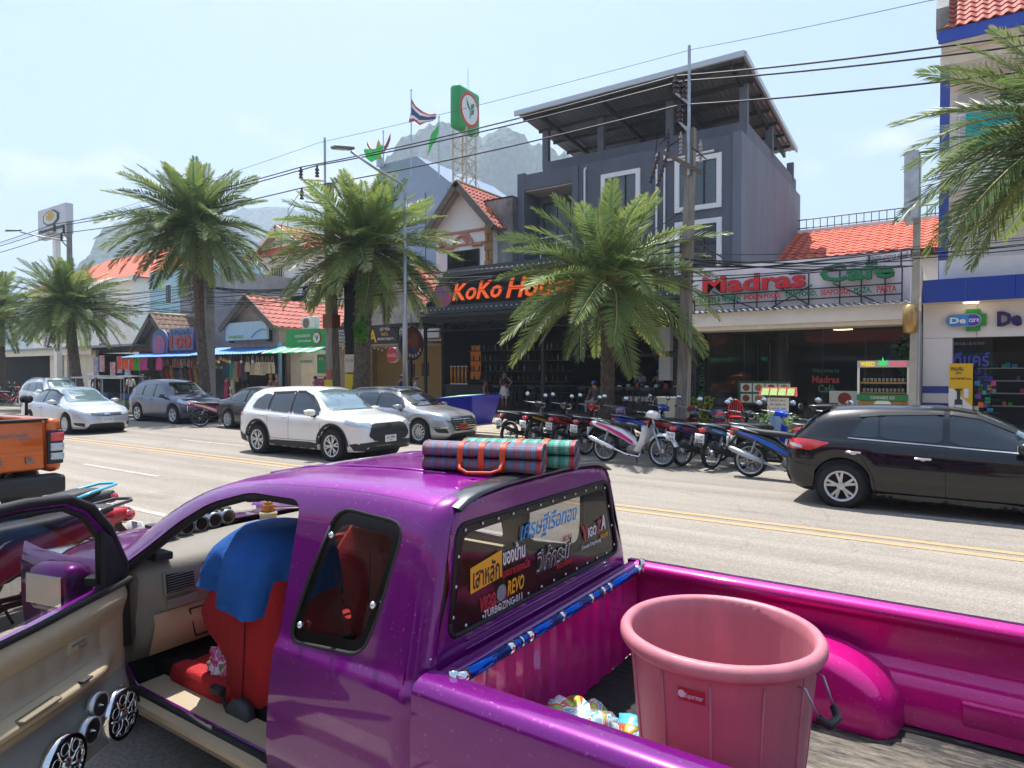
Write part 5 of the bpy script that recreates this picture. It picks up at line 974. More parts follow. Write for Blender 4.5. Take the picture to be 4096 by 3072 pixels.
def car(name,lab,sp,loc,rz=0,group=None):
 root=emp(name,loc,lab,'car',group,rz);pm=sp['paint'];bb=car_body(sp);me=bb.mesh('body',[pm,m_under]);bm=bmesh.new();bm.from_mesh(me);bmesh.ops.recalc_face_normals(bm,faces=bm.faces);tree=BVHTree.FromBMesh(bm);bm.to_mesh(me);bm.free()
 body=link('body',me,root);gl=sp.get('glass',m_cglass);ws=sp.get('ws',m_wsl)
 for x in(sp['xf'],sp['xr']):
  b=MB();b.smooth=True;b.cyl((x,-sp['W']/2+.06,sp['r']+.02),(x,sp['W']/2-.06,sp['r']+.02),sp.get('ra',sp['r']+.055)-.01,n=24);b.build('wheel_well',m_under,root,local=True)
  for s in(-1,1):add_wheel(root,x,s*(sp['W']/2-.115),sp['r'],sp.get('tw',.205),sp.get('spokes',10),sp.get('style','thin'),sp.get('rimm'))
 for poly in sp['sidew']:
  for s in 'RL':patch(tree,poly,s,gl,root,'side_window',.007,rnd=1)
 if sp.get('visor'):
  for poly in sp['visor']:
   for s in 'RL':patch(tree,poly,s,m_plast,root,'rain_visor',.016)
 for poly in sp.get('pillar',[]):
  for s in 'RL':patch(tree,poly,s,m_plast,root,'pillar_trim',.009)
 patch(tree,sp['wsc'],'T',ws,root,'windscreen',.007,rnd=1);patch(tree,sp['rsc'],'T' if sp.get('rs_top')else 'B',m_cglass,root,'rear_window',.007,rnd=1)
 for nm_,poly,ax,mm,off in sp['extra']:patch(tree,poly,ax,mm,root,nm_,off,rnd=1 if len(poly)>3 and nm_ not in('door_gap','grille_bar','plate')else 0)
 def gap(pts,ax='R',w=.008):
  for a,c in zip(pts,pts[1:]):
   a,c=Vector(a),Vector(c);n=Vector((-(c-a).y,(c-a).x)).normalized()*w/2
   for q in(('R','L')if ax=='R' else(ax,)):patch(tree,[tuple(a+n),tuple(c+n),tuple(c-n),tuple(a-n)],q,m_under,root,'door_gap',.003,res=.12)
 for g in sp.get('gaps',[]):gap(g)
 for g in sp.get('tgaps',[]):gap(g,'T')
 for g in sp.get('bgaps',[]):gap(g,'B')
 hm=sp.get('handle',pm)
 for hx,hz in sp['handles']:
  for s in(-1,1):
   h=tree.ray_cast(Vector((hx,s*3,hz)),Vector((0,-s,0)))
   if h[0]:b=MB();b.smooth=True;y=h[0].y;b.box(hx-.1,hx+.1,y-.008,y+s*.032,hz-.016,hz+.016,bev=.012);b.build('door_handle',hm,root,local=True);b=MB();b.smooth=True;b.ball((hx,y-s*.012,hz-.012),(.065,.016,.03),12,6);b.build('handle_cup',m_plast if hm is pm else m_chrome,root,local=True)
 mx_,mz_=sp['mirror']
 for s in(-1,1):
  h=tree.ray_cast(Vector((mx_,s*3,mz_)),Vector((0,-s,0)));y=h[0].y if h[0]else s*sp['W']/2
  b=MB();b.smooth=True;b.box(mx_-.09,mx_+.1,y+s*.05,y+s*.27,mz_-.04,mz_+.11,bev=.06);mo=b.build('mirror',sp.get('mirm',pm),root,local=True);b=MB();b.box(mx_-.02,mx_+.06,y-s*.02,y+s*.12,mz_-.06,mz_-.02);b.build('mirror_arm',m_plast,mo,local=True)
  b=MB();b.box(mx_-.094,mx_-.088,y+s*.075,y+s*.25,mz_-.02,mz_+.09);b.build('mirror_glass',m_chrome,mo,local=True)
 def plate(x,y,z,txt,fr,m=m_plate,ink=m_ink,txt2=None):
  b=MB();s=1 if fr else-1;b.box(x,x+s*.012,y-.17,y+.17,z-.075,z+.075);p=b.build('plate',m,root,local=True)
  text(txt,(x+s*.014,y,z+.02),.27,.06,ink,p,rot=(R(90),0,R(90)*s),ex=.001,local=True)
  if txt2:text(txt2,(x+s*.014,y,z-.045),.1,.03,ink,p,rot=(R(90),0,R(90)*s),ex=.001,local=True)
 for a in sp.get('plates',[]):plate(*a)
 if sp.get('rails'):
  x0,x1,yy=sp['rails']
  for s in(-1,1):
   pts=[]
   for k in range(9):
    x=x0+(x1-x0)*k/8;h=tree.ray_cast(Vector((x,s*yy,4)),Vector((0,0,-1)));pts.append((x,s*yy,h[0].z+(.045 if 0<k<8 else-.005)))
   b=MB();b.smooth=True;b.tube(pts,.018,6);b.build('roof_rail',m_galv,root,local=True)
 return root,tree
def side_win(spec):return spec
DG=lambda*a:list(a)
W_pt=paint('pearl_white_paint','#d9d9d6',.05)
CC=dict(L=4.46,W=1.82,r=.345,xf=1.33,xr=-1.31,roofw=1.2,tw=.225,ra=.43,paint=W_pt,spokes=6,style='split',mirm=W_pt,top=[(-2.23,.95),(-2.2,1.08),(-2.05,1.28),(-1.85,1.5),(-1.5,1.58),(-.8,1.62),(-.1,1.62),(.35,1.56),(.75,1.36),(1.12,1.1),(1.35,1.05),(1.8,.985),(2.08,.9),(2.19,.78),(2.23,.66)],bot=[(-2.23,.42),(-2.1,.3),(-1.7,.24),(1.7,.22),(2.1,.24),(2.23,.36)],belt=[(-2.23,.92),(-1.9,1.03),(-.9,1.0),(.4,.96),(1.1,.96),(1.7,.92),(2.05,.84),(2.23,.62)],plan=[(-2.23,.68),(-2.19,.8),(-2.05,.92),(-1.6,.99),(-.5,1),(1.2,1),(1.8,.955),(2.05,.87),(2.17,.74),(2.23,.58)],sidew=[[(-1.62,1.1),(-1.02,1.06),(-.98,1.42),(-1.25,1.44),(-1.5,1.3)],[(-.92,1.05),(-.16,1.02),(-.16,1.49),(-.9,1.45)],[(-.1,1.02),(.88,.985),(.72,1.13),(.35,1.42),(.1,1.49),(-.1,1.5)]],visor=[[(-.95,1.43),(-.14,1.475),(-.14,1.52),(-1.0,1.48)],[(-.1,1.475),(.12,1.47),(.4,1.37),(.8,1.07),(.85,1.1),(.45,1.42),(.14,1.525),(-.1,1.525)]],pillar=[[(-.16,1.02),(-.1,1.02),(-.1,1.5),(-.16,1.49)],[(-1.0,1.06),(-.93,1.055),(-.91,1.45),(-.98,1.42)]],wsc=[(1.08,-.66),(1.13,0),(1.08,.66),(.42,.55),(.36,0),(.42,-.55)],rsc=[(-.6,1.18),(.6,1.18),(.5,1.48),(-.5,1.48)],extra=[('wheel_arch',[(-1.31+.5*math.cos(t),.345+.5*math.sin(t))for t in[PI*k/12 for k in range(13)]]+[(-1.31-.43*math.cos(t),.345+.43*math.sin(t))for t in[PI*k/12 for k in range(13)]],s,m_plast,.012)for s in 'RL']+[('wheel_arch',[(1.33+.5*math.cos(t),.345+.5*math.sin(t))for t in[PI*k/12 for k in range(13)]]+[(1.33-.43*math.cos(t),.345+.43*math.sin(t))for t in[PI*k/12 for k in range(13)]],s,m_plast,.012)for s in 'RL']+[('sill_trim',[(-.85,.22),(.85,.22),(.85,.4),(-.85,.38)],s,m_plast,.008)for s in 'RL']+[('rear_trim',[(-2.2,.3),(-1.75,.24),(-1.78,.42),(-2.2,.55)],s,m_plast,.008)for s in 'RL']+[('tail_light',[(-2.2,.88),(-1.95,.9),(-1.97,1.03),(-2.2,1.05)],s,m_lred,.008)for s in 'RL']+[('grille',[(-.62,.58),(-.46,.46),(.46,.46),(.62,.58),(.5,.84),(-.5,.84)],'F',m_plast,.008),('bumper_trim',[(-.8,.25),(.8,.25),(.86,.42),(.5,.46),(-.5,.46),(-.86,.42)],'F',m_plast,.006),('emblem',[(-.09,.77),(0,.74),(.09,.77),(.09,.81),(0,.83),(-.09,.81)],'F',m_chrome,.02)]+[('headlight',[(1.7,.83),(2.1,.76),(2.14,.83),(1.72,.93)],s,m_lens,.009)for s in 'RL']+[('headlight',[(s*.52,.75),(s*.84,.79),(s*.84,.89),(s*.5,.85)],'F',m_lens,.01)for s in(-1,1)]+[('door_gap',[(-1.3,.8),(-1.2,.8),(-1.2,.86),(-1.3,.86)],'R',W_pt,.004)],gaps=[[(-.13,.42),(-.13,1.0)],[(.92,.45),(.98,.9)],[(-.9,.62),(-.93,1.0)],[(-.13,.42),(.92,.43)],[(-.83,.42),(-.13,.42)]],tgaps=[[(1.15,-.72),(2.0,-.62)],[(1.15,.72),(2.0,.62)]],handles=[(-.28,.92),(-1.08,.945)],mirror=(.72,1.02),plates=[(2.235,0,.5,'กน 9896',True,m_plate,m_ink,'กรุงเทพ')])
cx=atZ(553,980,0);car('white_crossover','pearl white compact crossover with black wheel arches driving past',CC,(cx.x+1.31,cx.y+.93,0))
S_pt=paint('silver_paint','#bfc3ca',.45)
SD=dict(L=4.62,W=1.78,r=.315,xf=1.4,xr=-1.3,roofw=1.14,ra=.375,paint=S_pt,spokes=9,style='split',top=[(-2.31,.8),(-2.27,.98),(-1.95,1.04),(-1.6,1.09),(-1.2,1.3),(-.75,1.43),(-.2,1.475),(.25,1.44),(.7,1.25),(1.15,1.0),(1.4,.94),(1.85,.86),(2.15,.74),(2.27,.62),(2.31,.5)],bot=[(-2.31,.35),(-2.1,.22),(-1.7,.17),(1.75,.16),(2.15,.17),(2.31,.3)],belt=[(-2.31,.78),(-2.0,.95),(-1.0,.95),(.4,.91),(1.15,.88),(1.75,.8),(2.1,.68),(2.31,.46)],plan=[(-2.31,.66),(-2.27,.78),(-2.1,.9),(-1.5,.985),(-.4,1),(1.2,1),(1.8,.95),(2.08,.85),(2.23,.7),(2.31,.52)],sidew=[[(-1.5,1.03),(-1.2,.995),(-1.18,1.2),(-1.3,1.14)],[(-1.14,.99),(-.3,.965),(-.28,1.37),(-.7,1.35),(-1.1,1.21)],[(-.22,.965),(.88,.925),(.6,1.2),(.2,1.34),(-.2,1.375)]],visor=[[(-1.12,1.19),(-.7,1.33),(-.27,1.355),(-.27,1.4),(-.72,1.385),(-1.16,1.225)],[(-.2,1.355),(.2,1.325),(.62,1.18),(.66,1.21),(.22,1.37),(-.2,1.4)]],pillar=[[(-.29,.965),(-.22,.965),(-.2,1.375),(-.28,1.37)]],wsc=[(1.12,-.66),(1.18,0),(1.12,.66),(.32,.53),(.26,0),(.32,-.53)],rsc=[(-1.55,-.55),(-1.6,0),(-1.55,.55),(-.95,.5),(-.9,0),(-.95,-.5)],rs_top=True,extra=[('headlight',[(1.62,.72),(2.12,.6),(2.16,.68),(1.66,.82)],s,m_lens,.008)for s in 'RL']+[('headlight',[(s*.46,.59),(s*.78,.63),(s*.8,.74),(s*.44,.67)],'F',m_lens,.01)for s in(-1,1)]+[('grille',[(-.45,.57),(.45,.57),(.47,.68),(-.47,.68)],'F',m_plast,.008),('lower_grille',[(-.56,.2),(.56,.2),(.5,.34),(-.5,.34)],'F',m_plast,.008),('emblem',[(-.08,.6),(.08,.6),(.08,.69),(-.08,.69)],'F',m_chrome,.02)]+[('grille_bar',[(-.44,z),(.44,z),(.44,z+.012),(-.44,z+.012)],'F',m_chrome,.014)for z in(.595,.63,.665)]+[('fog_light',[(s*.62,.24),(s*.8,.3),(s*.82,.38),(s*.62,.36)],'F',m_plast,.008)for s in(-1,1)]+[('tail_light',[(-2.28,.78),(-1.9,.84),(-1.95,.92),(-2.28,.92)],s,m_lred,.008)for s in 'RL'],gaps=[[(-.24,.25),(-.25,.94)],[(.95,.3),(1.0,.86)],[(-1.0,.6),(-1.12,.96)],[(-.95,.25),(.95,.26)]],tgaps=[[(1.2,-.72),(2.08,-.6)],[(1.2,.72),(2.08,.6)]],handles=[(-.42,.8),(-1.22,.83)],mirror=(.72,.96),plates=[(2.31,0,.44,'กข 394',True)])
cx=atZ(137,938,0);car('silver_saloon','silver four door saloon driving with its front towards the crossover',SD,(cx.x-1.4,cx.y+.9,0))
V_pt=paint('violet_grey_paint','#4f5067',.4)
CV=dict(CC);CV.update(L=4.53,W=1.82,r=.34,ra=.4,xf=1.35,xr=-1.27,paint=V_pt,spokes=5,style='split',mirm=V_pt,ws=m_wsd,top=[(-2.26,.9),(-2.22,1.05),(-2.1,1.3),(-1.85,1.55),(-1.4,1.65),(-.6,1.69),(0,1.67),(.45,1.57),(.85,1.33),(1.2,1.1),(1.45,1.04),(1.9,.96),(2.12,.84),(2.22,.7),(2.26,.58)],belt=[(-2.26,.88),(-1.9,1.04),(-.9,1.0),(.5,.95),(1.1,.95),(1.7,.9),(2.05,.8),(2.26,.55)],visor=[],extra=[('sill_trim',[(-.82,.22),(.9,.22),(.9,.33),(-.82,.33)],s,m_plast,.008)for s in 'RL']+[('tail_light',[(-2.2,.9),(-2.0,.92),(-1.9,1.35),(-2.1,1.2)],s,m_lred,.008)for s in 'RL']+[('headlight',[(1.62,.85),(2.08,.74),(2.12,.82),(1.66,.95)],s,m_lens,.009)for s in 'RL']+[('headlight',[(s*.45,.72),(s*.8,.77),(s*.8,.88),(s*.45,.81)],'F',m_lens,.01)for s in(-1,1)]+[('grille',[(-.48,.66),(.48,.66),(.5,.82),(-.5,.82)],'F',m_plast,.008),('lower_grille',[(-.66,.27),(.66,.27),(.7,.45),(-.7,.45)],'F',m_plast,.008)]+[('grille_bar',[(-.47,z),(.47,z),(.47,z+.025),(-.47,z+.025)],'F',m_chrome,.016)for z in(.7,.77)]+[('fog_light',[(s*.6,.4),(s*.82,.42),(s*.82,.54),(s*.6,.5)],'F',m_plast,.01)for s in(-1,1)],plates=[(2.27,0,.56,'ขก 2741',True)])
cx=atZ(385,915,0);car('violet_grey_crossover','dark violet grey crossover parked by the kerb behind a red scooter',CV,(cx.x-1.35,14.4,0))
D_pt=paint('dark_grey_paint','#3d3a3d',.4);MZ=dict(SD);MZ.update(L=4.32,W=1.7,paint=D_pt,xf=1.32,xr=-1.25,spokes=7,plates=[(-2.165,0,.75,'กค 5102',False)],ws=m_wsd,top=[(a*.935,z)for a,z in SD['top']],bot=[(a*.935,z)for a,z in SD['bot']],belt=[(a*.935,z)for a,z in SD['belt']],plan=[(a*.935,z)for a,z in SD['plan']],wsc=[(a*.935,z)for a,z in SD['wsc']],rsc=[(a*.935,z)for a,z in SD['rsc']],mirm=D_pt)
cx=atZ(495,925,0);car('dark_grey_saloon','dark grey small saloon parked behind the white crossover',MZ,(cx.x+1.25,14.35,0))
E_pt=paint('grey_silver_paint','#a3a6aa',.5)
ES=dict(SD);ES.update(L=4.6,W=1.82,r=.325,ra=.385,xf=1.4,xr=-1.27,paint=E_pt,spokes=12,style='thin',mirm=E_pt,rails=(-1.5,.35,.5),ws=m_wsd,top=[(-2.3,.85),(-2.26,1.05),(-2.1,1.25),(-1.85,1.42),(-1.2,1.49),(-.3,1.51),(.2,1.47),(.7,1.27),(1.15,1.02),(1.4,.96),(1.85,.89),(2.12,.8),(2.25,.66),(2.3,.52)],belt=[(-2.3,.82),(-2.0,1.0),(-1.0,.97),(.4,.92),(1.15,.9),(1.75,.84),(2.1,.74),(2.3,.48)],sidew=[[(-1.9,1.08),(-1.2,1.02),(-1.18,1.34),(-1.5,1.33)],[(-1.12,1.01),(-.3,.98),(-.28,1.38),(-1.1,1.36)],[(-.22,.98),(.88,.935),(.6,1.2),(.2,1.36),(-.2,1.385)]],visor=[],rsc=[(-.55,1.1),(.55,1.1),(.48,1.38),(-.48,1.38)],rs_top=False,extra=[('headlight',[(1.68,.74),(2.15,.64),(2.18,.72),(1.72,.83)],s,m_lens,.008)for s in 'RL']+[('headlight',[(s*.5,.64),(s*.78,.66),(s*.8,.77),(s*.48,.75)],'F',m_lens,.01)for s in(-1,1)]+[('grille',[(-.42,.36),(.42,.36),(.52,.6),(.5,.74),(-.5,.74),(-.52,.6)],'F',m_plast,.008)]+[('grille_bar',[(-.46,z),(.46,z),(.46,z+.013),(-.46,z+.013)],'F',m_chrome,.014)for z in(.42,.48,.54,.6,.66,.71)]+[('emblem',[(-.06,.55),(0,.52),(.06,.55),(.06,.65),(-.06,.65)],'F',m_chrome,.022),('lower_grille',[(-.6,.2),(.6,.2),(.5,.3),(-.5,.3)],'F',m_plast,.008)]+[('fog_light',[(s*.6,.31),(s*.8,.33),(s*.84,.44),(s*.66,.44)],'F',m_plast,.008)for s in(-1,1)]+[('fog_trim',[(s*.62,.46),(s*.86,.45),(s*.86,.47),(s*.62,.49)],'F',m_chrome,.012)for s in(-1,1)],plates=[(2.31,-.05,.47,'0-0838',True,mat('plate_red','#b01f2a',.5),m_ink)])
cx=atZ(935,955,0);car('silver_estate','silver estate car with roof rails and red front plate parked at the kerb',ES,(cx.x-1.4,14.35,0))
SV=dict(CV);SV.update(paint=paint('plain_white_paint','#d4d4d2',.03),mirm=W_pt,ws=m_wsl,gaps=CV['gaps'],rails=(-1.5,.3,.52),plates=[])
cx=atY(125,840,14.4);car('white_people_carrier','white tall car parked at the kerb behind the silver saloon',SV,(cx.x-.3,14.4,0))
K_pt=paint('black_paint_car','#0c0c12',.3,dust=.03)
HT_=dict(L=4.14,W=1.73,r=.315,xf=1.27,xr=-1.28,roofw=1.12,ra=.375,paint=K_pt,spokes=5,style='split',handle=m_chrome,glass=mat('tinted_glass','#1a2227',.03,.15,coat=1),top=[(-2.07,.78),(-2.03,.93),(-1.97,1.02),(-1.8,1.2),(-1.62,1.37),(-1.75+.35,1.44),(-.8,1.475),(-.2,1.475),(.25,1.43),(.7,1.24),(1.15,1.0),(1.35,.95),(1.75,.87),(1.95,.76),(2.04,.64),(2.07,.5)],bot=[(-2.07,.42),(-1.95,.27),(-1.7,.2),(1.5,.17),(1.95,.18),(2.07,.3)],belt=[(-2.07,.74),(-1.9,.93),(-1.4,.98),(-.6,.95),(.4,.91),(1.1,.88),(1.6,.82),(1.9,.7),(2.07,.46)],plan=[(-2.07,.68),(-2.03,.79),(-1.9,.9),(-1.5,.975),(-.6,1),(1.1,1),(1.6,.95),(1.88,.85),(2.0,.72),(2.07,.52)],sidew=[[(-1.18,1.035),(-.82,1.02),(-.82,1.33),(-1.0,1.3)],[(-.8,1.02),(-.06,.985),(-.06,1.37),(-.8,1.335)],[(.02,.98),(1.02,.925),(.7,1.17),(.35,1.33),(.02,1.375)]],visor=[[(-1.05,1.3),(-.8,1.33),(-.05,1.365),(-.05,1.41),(-.8,1.375),(-1.08,1.33)],[(.02,1.365),(.35,1.32),(.72,1.15),(.76,1.18),(.38,1.36),(.02,1.41)]],wsc=[(1.12,-.64),(1.18,0),(1.12,.64),(.34,.52),(.28,0),(.34,-.52)],rsc=[(-.56,1.02),(.56,1.02),(.5,1.33),(-.5,1.33)],extra=[('tail_light',[(-2.04,.87),(-1.72,.8),(-1.6,.84),(-1.42,.93),(-1.66,.955),(-1.9,.965)],s,m_lred,.012)for s in 'RL']+[('tail_light',[(s*.4,.87),(s*.8,.8),(s*.8,.96),(s*.4,.93)],'B',m_lred,.012)for s in(-1,1)]+[('tail_lens',[(-2.0,.855),(-1.8,.825),(-1.82,.875),(-2.0,.9)],s,m_lens,.016)for s in 'RL']+[('headlight',[(1.5,.7),(1.92,.64),(1.95,.72),(1.55,.82)],s,m_lens,.008)for s in 'RL']+[('sill_skirt',[(-.85,.17),(.82,.16),(.82,.27),(-.85,.27)],s,K_pt,.02)for s in 'RL']+[('red_pinstripe',[(-.8,.165),(.8,.155),(.8,.168),(-.8,.178)],s,mat('pinstripe_red','#c01c24',.4),.026)for s in 'RL']+[('belt_trim',[(-1.2,1.0),(1.05,.895),(1.05,.912),(-1.2,1.018)],s,m_galv,.01)for s in 'RL']+[('rear_diffuser',[(-.7,.28),(.7,.28),(.66,.5),(-.66,.5)],'B',m_plast,.01)],gaps=[[(-.02,.27),(-.02,.96)],[(.9,.3),(.97,.86)],[(-.84,.3),(-.88,.5),(-1.0,.72),(-1.22,.98)],[(-.85,.28),(.9,.28)],[(-2.0,.62),(-1.62,.58)]],handles=[(-.28,.78),(-1.12,.815)],mirror=(.82,.95),plates=[(-2.08,0,.7,'กก 1234',False)])
HT_['plates']=[]
cx=atZ(1815,1098,0);kt_,ktree=car('black_hatchback','glossy black hatchback with chrome door handles and red sill stripe',HT_,(cx.x+1.28,cx.y+.88,0))
b=MB();b.smooth=True;b.box(-1.78,-1.5,-.52,.52,1.415,1.455,bev=.018);b.build('roof_spoiler',K_pt,kt_,local=True)
for x,dz in((-1.3,1.47),):b=MB();b.smooth=True;b.lathe([(.05,0),(.03,.03),(.004,.05)],8,(x,0,dz));b.build('roof_antenna',m_plast,kt_,local=True)
from mathutils.geometry import tessellate_polygon
T=emp('pickup_truck',(-2.0,2.45,0),'purple lowered pickup truck with its passenger door wide open','pickup truck')
def pearl(name,col,rough,dust):
 m=paint(name,col,.3,rough,dust);t=m.node_tree;b=t.nodes['Principled BSDF'];tc=t.nodes.new('ShaderNodeTexCoord');v=t.nodes.new('ShaderNodeTexNoise');v.inputs['Scale'].default_value=900;bp=t.nodes.new('ShaderNodeBump');bp.inputs['Strength'].default_value=.04;bp.inputs['Distance'].default_value=.001
 n=t.nodes.new('ShaderNodeTexNoise');n.inputs['Scale'].default_value=70;n.inputs['Detail'].default_value=8;r=t.nodes.new('ShaderNodeValToRGB');r.color_ramp.elements[0].position=.64;r.color_ramp.elements[1].position=.7
 mx=t.nodes.new('ShaderNodeMix');mx.data_type='RGBA';old=b.inputs['Base Color'].links[0].from_socket;mx.inputs[7].default_value=(.55,.42,.52,1);ml=t.nodes.new('ShaderNodeMath');ml.operation='MULTIPLY';ml.inputs[1].default_value=.12+dust*2.5
 t.links.new(tc.outputs['Object'],n.inputs['Vector']);t.links.new(n.outputs['Fac'],r.inputs[0]);t.links.new(r.outputs[0],ml.inputs[0]);t.links.new(ml.outputs[0],mx.inputs[0]);t.links.new(old,mx.inputs[6]);t.links.new(mx.outputs[2],b.inputs['Base Color']);return m
m_pur=pearl('purple_pearl_paint','#6c0c70',.28,.02);m_purd=pearl('purple_dusty_roof','#8a168c',.32,.11);m_mag=pearl('magenta_bed_paint','#c9107c',.38,.04)
m_beige=mat('beige_trim','#a9987d',.6,var=.1,vs=6,bump=.08,bs=120);m_dgrey=mat('dash_grey','#7f796d',.65,var=.08,vs=5,bump=.1,bs=150);m_gtrim=mat('grey_trim','#77746c',.5,.1,var=.08);m_rubber=mat('rubber_seal','#121214',.7);m_carpet=mat('black_carpet','#151414',.95,bump=.5,bs=200)
m_tint=glassm('tinted_cab_glass','#10110f',.42);m_clr=glassm('pale_cab_glass','#303a38',.14);m_ceram=mat('black_ceramic','#070708',.3,spec=.3)
YC=2.45
SEC=[(.30,.79),(.36,.83),(.48,.862),(.62,.872),(.74,.873),(.84,.868),(.885,.862),(.905,.842),(.93,.832),(1.05,.803),(1.18,.768),(1.3,.735),(1.4,.705),(1.45,.682),(1.485,.65),(1.508,.6),(1.524,.5),(1.534,.35),(1.539,.18),(1.541,0)]
def roofz(x):return sinterp([(-3.9,.95),(-3.7,1.03),(-3.5,1.16),(-3.3,1.275),(-3.05,1.395),(-2.8,1.465),(-2.4,1.52),(-1.9,1.54),(-1.4,1.515)],x)
def xrear(z):return-1.455-max(0,z-.95)*.06
def sec_pt(x,i,s):
 z,h=SEC[i];zz_=z if z<.93 else .93+(z-.93)*(roofz(x)-.93)/(1.541-.93);d=xrear(zz_)-x;rc=.07
 if d<rc:h=h-rc*(1-math.sqrt(max(0,1-(1-max(0,d)/rc)**2)))if h>rc else h
 return Vector((x,YC-s*h,zz_))
rows=[]
ts=[0,.004,.012,.025,.0306,.06]+[.1+.9*k/26 for k in range(27)]
for t in ts:
 row=[]
 for s in(1,-1):
  idx=range(len(SEC))if s==1 else range(len(SEC)-2,-1,-1)
  for i in idx:
   z=SEC[i][0];zz_=z if z<.93 else .93+(z-.93)*(roofz(-1.45)-.93)/(1.541-.93);x=xrear(zz_)+(-3.75-xrear(zz_))*t;row.append(sec_pt(x,i,s))
 rows.append(row)
vb=MB();vb.grid(rows);n_=len(SEC)
vb.grid([[rows[0][i].lerp(rows[0][2*n_-2-i],k/10)for k in range(11)]for i in range(n_)])
CAB=BVHTree.FromPolygons([Vector(v)for v in vb.v],vb.f)
def holes_bm(outer,holes,res):
 loops=[[Vector((p[0],p[1],0))for p in q]for q in[outer]+holes];tris=tessellate_polygon(loops);flat=[p for q in loops for p in q];bm=bmesh.new();vs=[bm.verts.new(p)for p in flat]
 for t in tris:
  try:bm.faces.new([vs[i]for i in t])
  except Exception:pass
 for _ in range(8):
  lg=[e for e in bm.edges if e.calc_length()>res]
  if not lg:break
  bmesh.ops.subdivide_edges(bm,edges=lg,cuts=1);bmesh.ops.triangulate(bm,faces=[f for f in bm.faces if len(f.verts)>3])
 return bm
PR={'N':(Vector((0,1,0)),lambda p:Vector((p[0],-2,p[1]))),'S':(Vector((0,-1,0)),lambda p:Vector((p[0],7,p[1]))),'U':(Vector((0,0,-1)),lambda p:Vector((p[0],p[1],4))),'B':(Vector((-1,0,0)),lambda p:Vector((2,p[0],p[1])))}
def cabpatch(outer,holes,ax,m,name,off=0,res=.07,parent=None,tree=None):
 bm=holes_bm(outer,holes,res);d,st=PR[ax];vs=[];tree=tree or CAB;q2=[(v.co.x,v.co.y)for v in bm.verts]
 for v in bm.verts:
  h=tree.ray_cast(st((v.co.x,v.co.y)),d)
  if h[0]is None:h=tree.find_nearest(st((v.co.x,v.co.y))+d*3.6)
  n=h[1]if h[1].dot(d)<0 else-h[1];vs.append(h[0]+n*off-T.location)
 bm.verts.index_update();fs=[[v.index for v in f.verts]for f in bm.faces];bm.free();me=bpy.data.meshes.new(name);me.from_pydata(vs,[],fs);me.materials.append(m);bm=bmesh.new();bm.from_mesh(me);bmesh.ops.recalc_face_normals(bm,faces=bm.faces)
 if sum(f.normal.dot(d)for f in bm.faces)>0:bmesh.ops.reverse_faces(bm,faces=bm.faces)
 bm.to_mesh(me);bm.free();me.polygons.foreach_set('use_smooth',[True]*len(fs))
 def P2(q):
  h=tree.ray_cast(st(q),d);return h[0]
 ns=[]
 for q in q2:
  e=.03;a1,a2,c1,c2=P2((q[0]+e,q[1])),P2((q[0]-e,q[1])),P2((q[0],q[1]+e)),P2((q[0],q[1]-e))
  c0=P2(q)
  def df(u,v,w):return(u-w)if u and w else((u-v)if u and v else((v-w)if v and w else None))
  da,dc=df(a1,c0,a2),df(c1,c0,c2)
  if da is None or dc is None or da.length<1e-6 or dc.length<1e-6:ns.append(-d);continue
  n=da.cross(dc).normalized();ns.append(-n if n.dot(d)>0 else n)
 me.normals_split_custom_set_from_vertices(ns);return link(name,me,parent or T)
def proj(p,ax,off=0):
 d,st=PR[ax];h=CAB.ray_cast(st(p),d);n=h[1]if h[1].dot(d)<0 else-h[1];return h[0]+n*off
def roundp(pts,r,n=4):
 o=[];m=len(pts)
 for i in range(m):
  a,c,e=Vector(pts[i-1]),Vector(pts[i]),Vector(pts[(i+1)%m]);k=min(r,(a-c).length*.45,(e-c).length*.45);p,q=c+(a-c).normalized()*k,c+(e-c).normalized()*k
  for j in range(n+1):t=j/n;o.append(tuple((p*(1-t)**2+c*2*t*(1-t)+q*t*t)))
 return o
DOOR=roundp([(-2.27,.35),(-2.22,.6),(-2.185,.89),(-2.2,1.1),(-2.23,1.425),(-2.6,1.42),(-2.88,1.345),(-3.12,1.225),(-3.4,1.04),(-3.54,.945),(-3.52,.75),(-3.46,.5),(-3.4,.35)],.07)
QW=roundp([(-2.005,1.425),(-1.645,1.405),(-1.69,1.1),(-1.735,.945),(-2.14,.915),(-2.09,1.15)],.075)
RW=roundp([(1.765,1.02),(3.135,1.02),(3.055,1.4),(1.845,1.4)],.055)
def rz2(x):return .93+(1.485-.93)*(roofz(x)-.93)/(1.541-.93)
top_edge=[(-3.68+2.125*k/28,rz2(-3.68+2.125*k/28))for k in range(29)]
outer=[(-1.525,.31),(-1.525,.9)]+[(xrear(z)-.07,z)for z in(1.1,1.3,1.44)]+top_edge[::-1]+[(-3.68,.9),(-3.6,.31)]
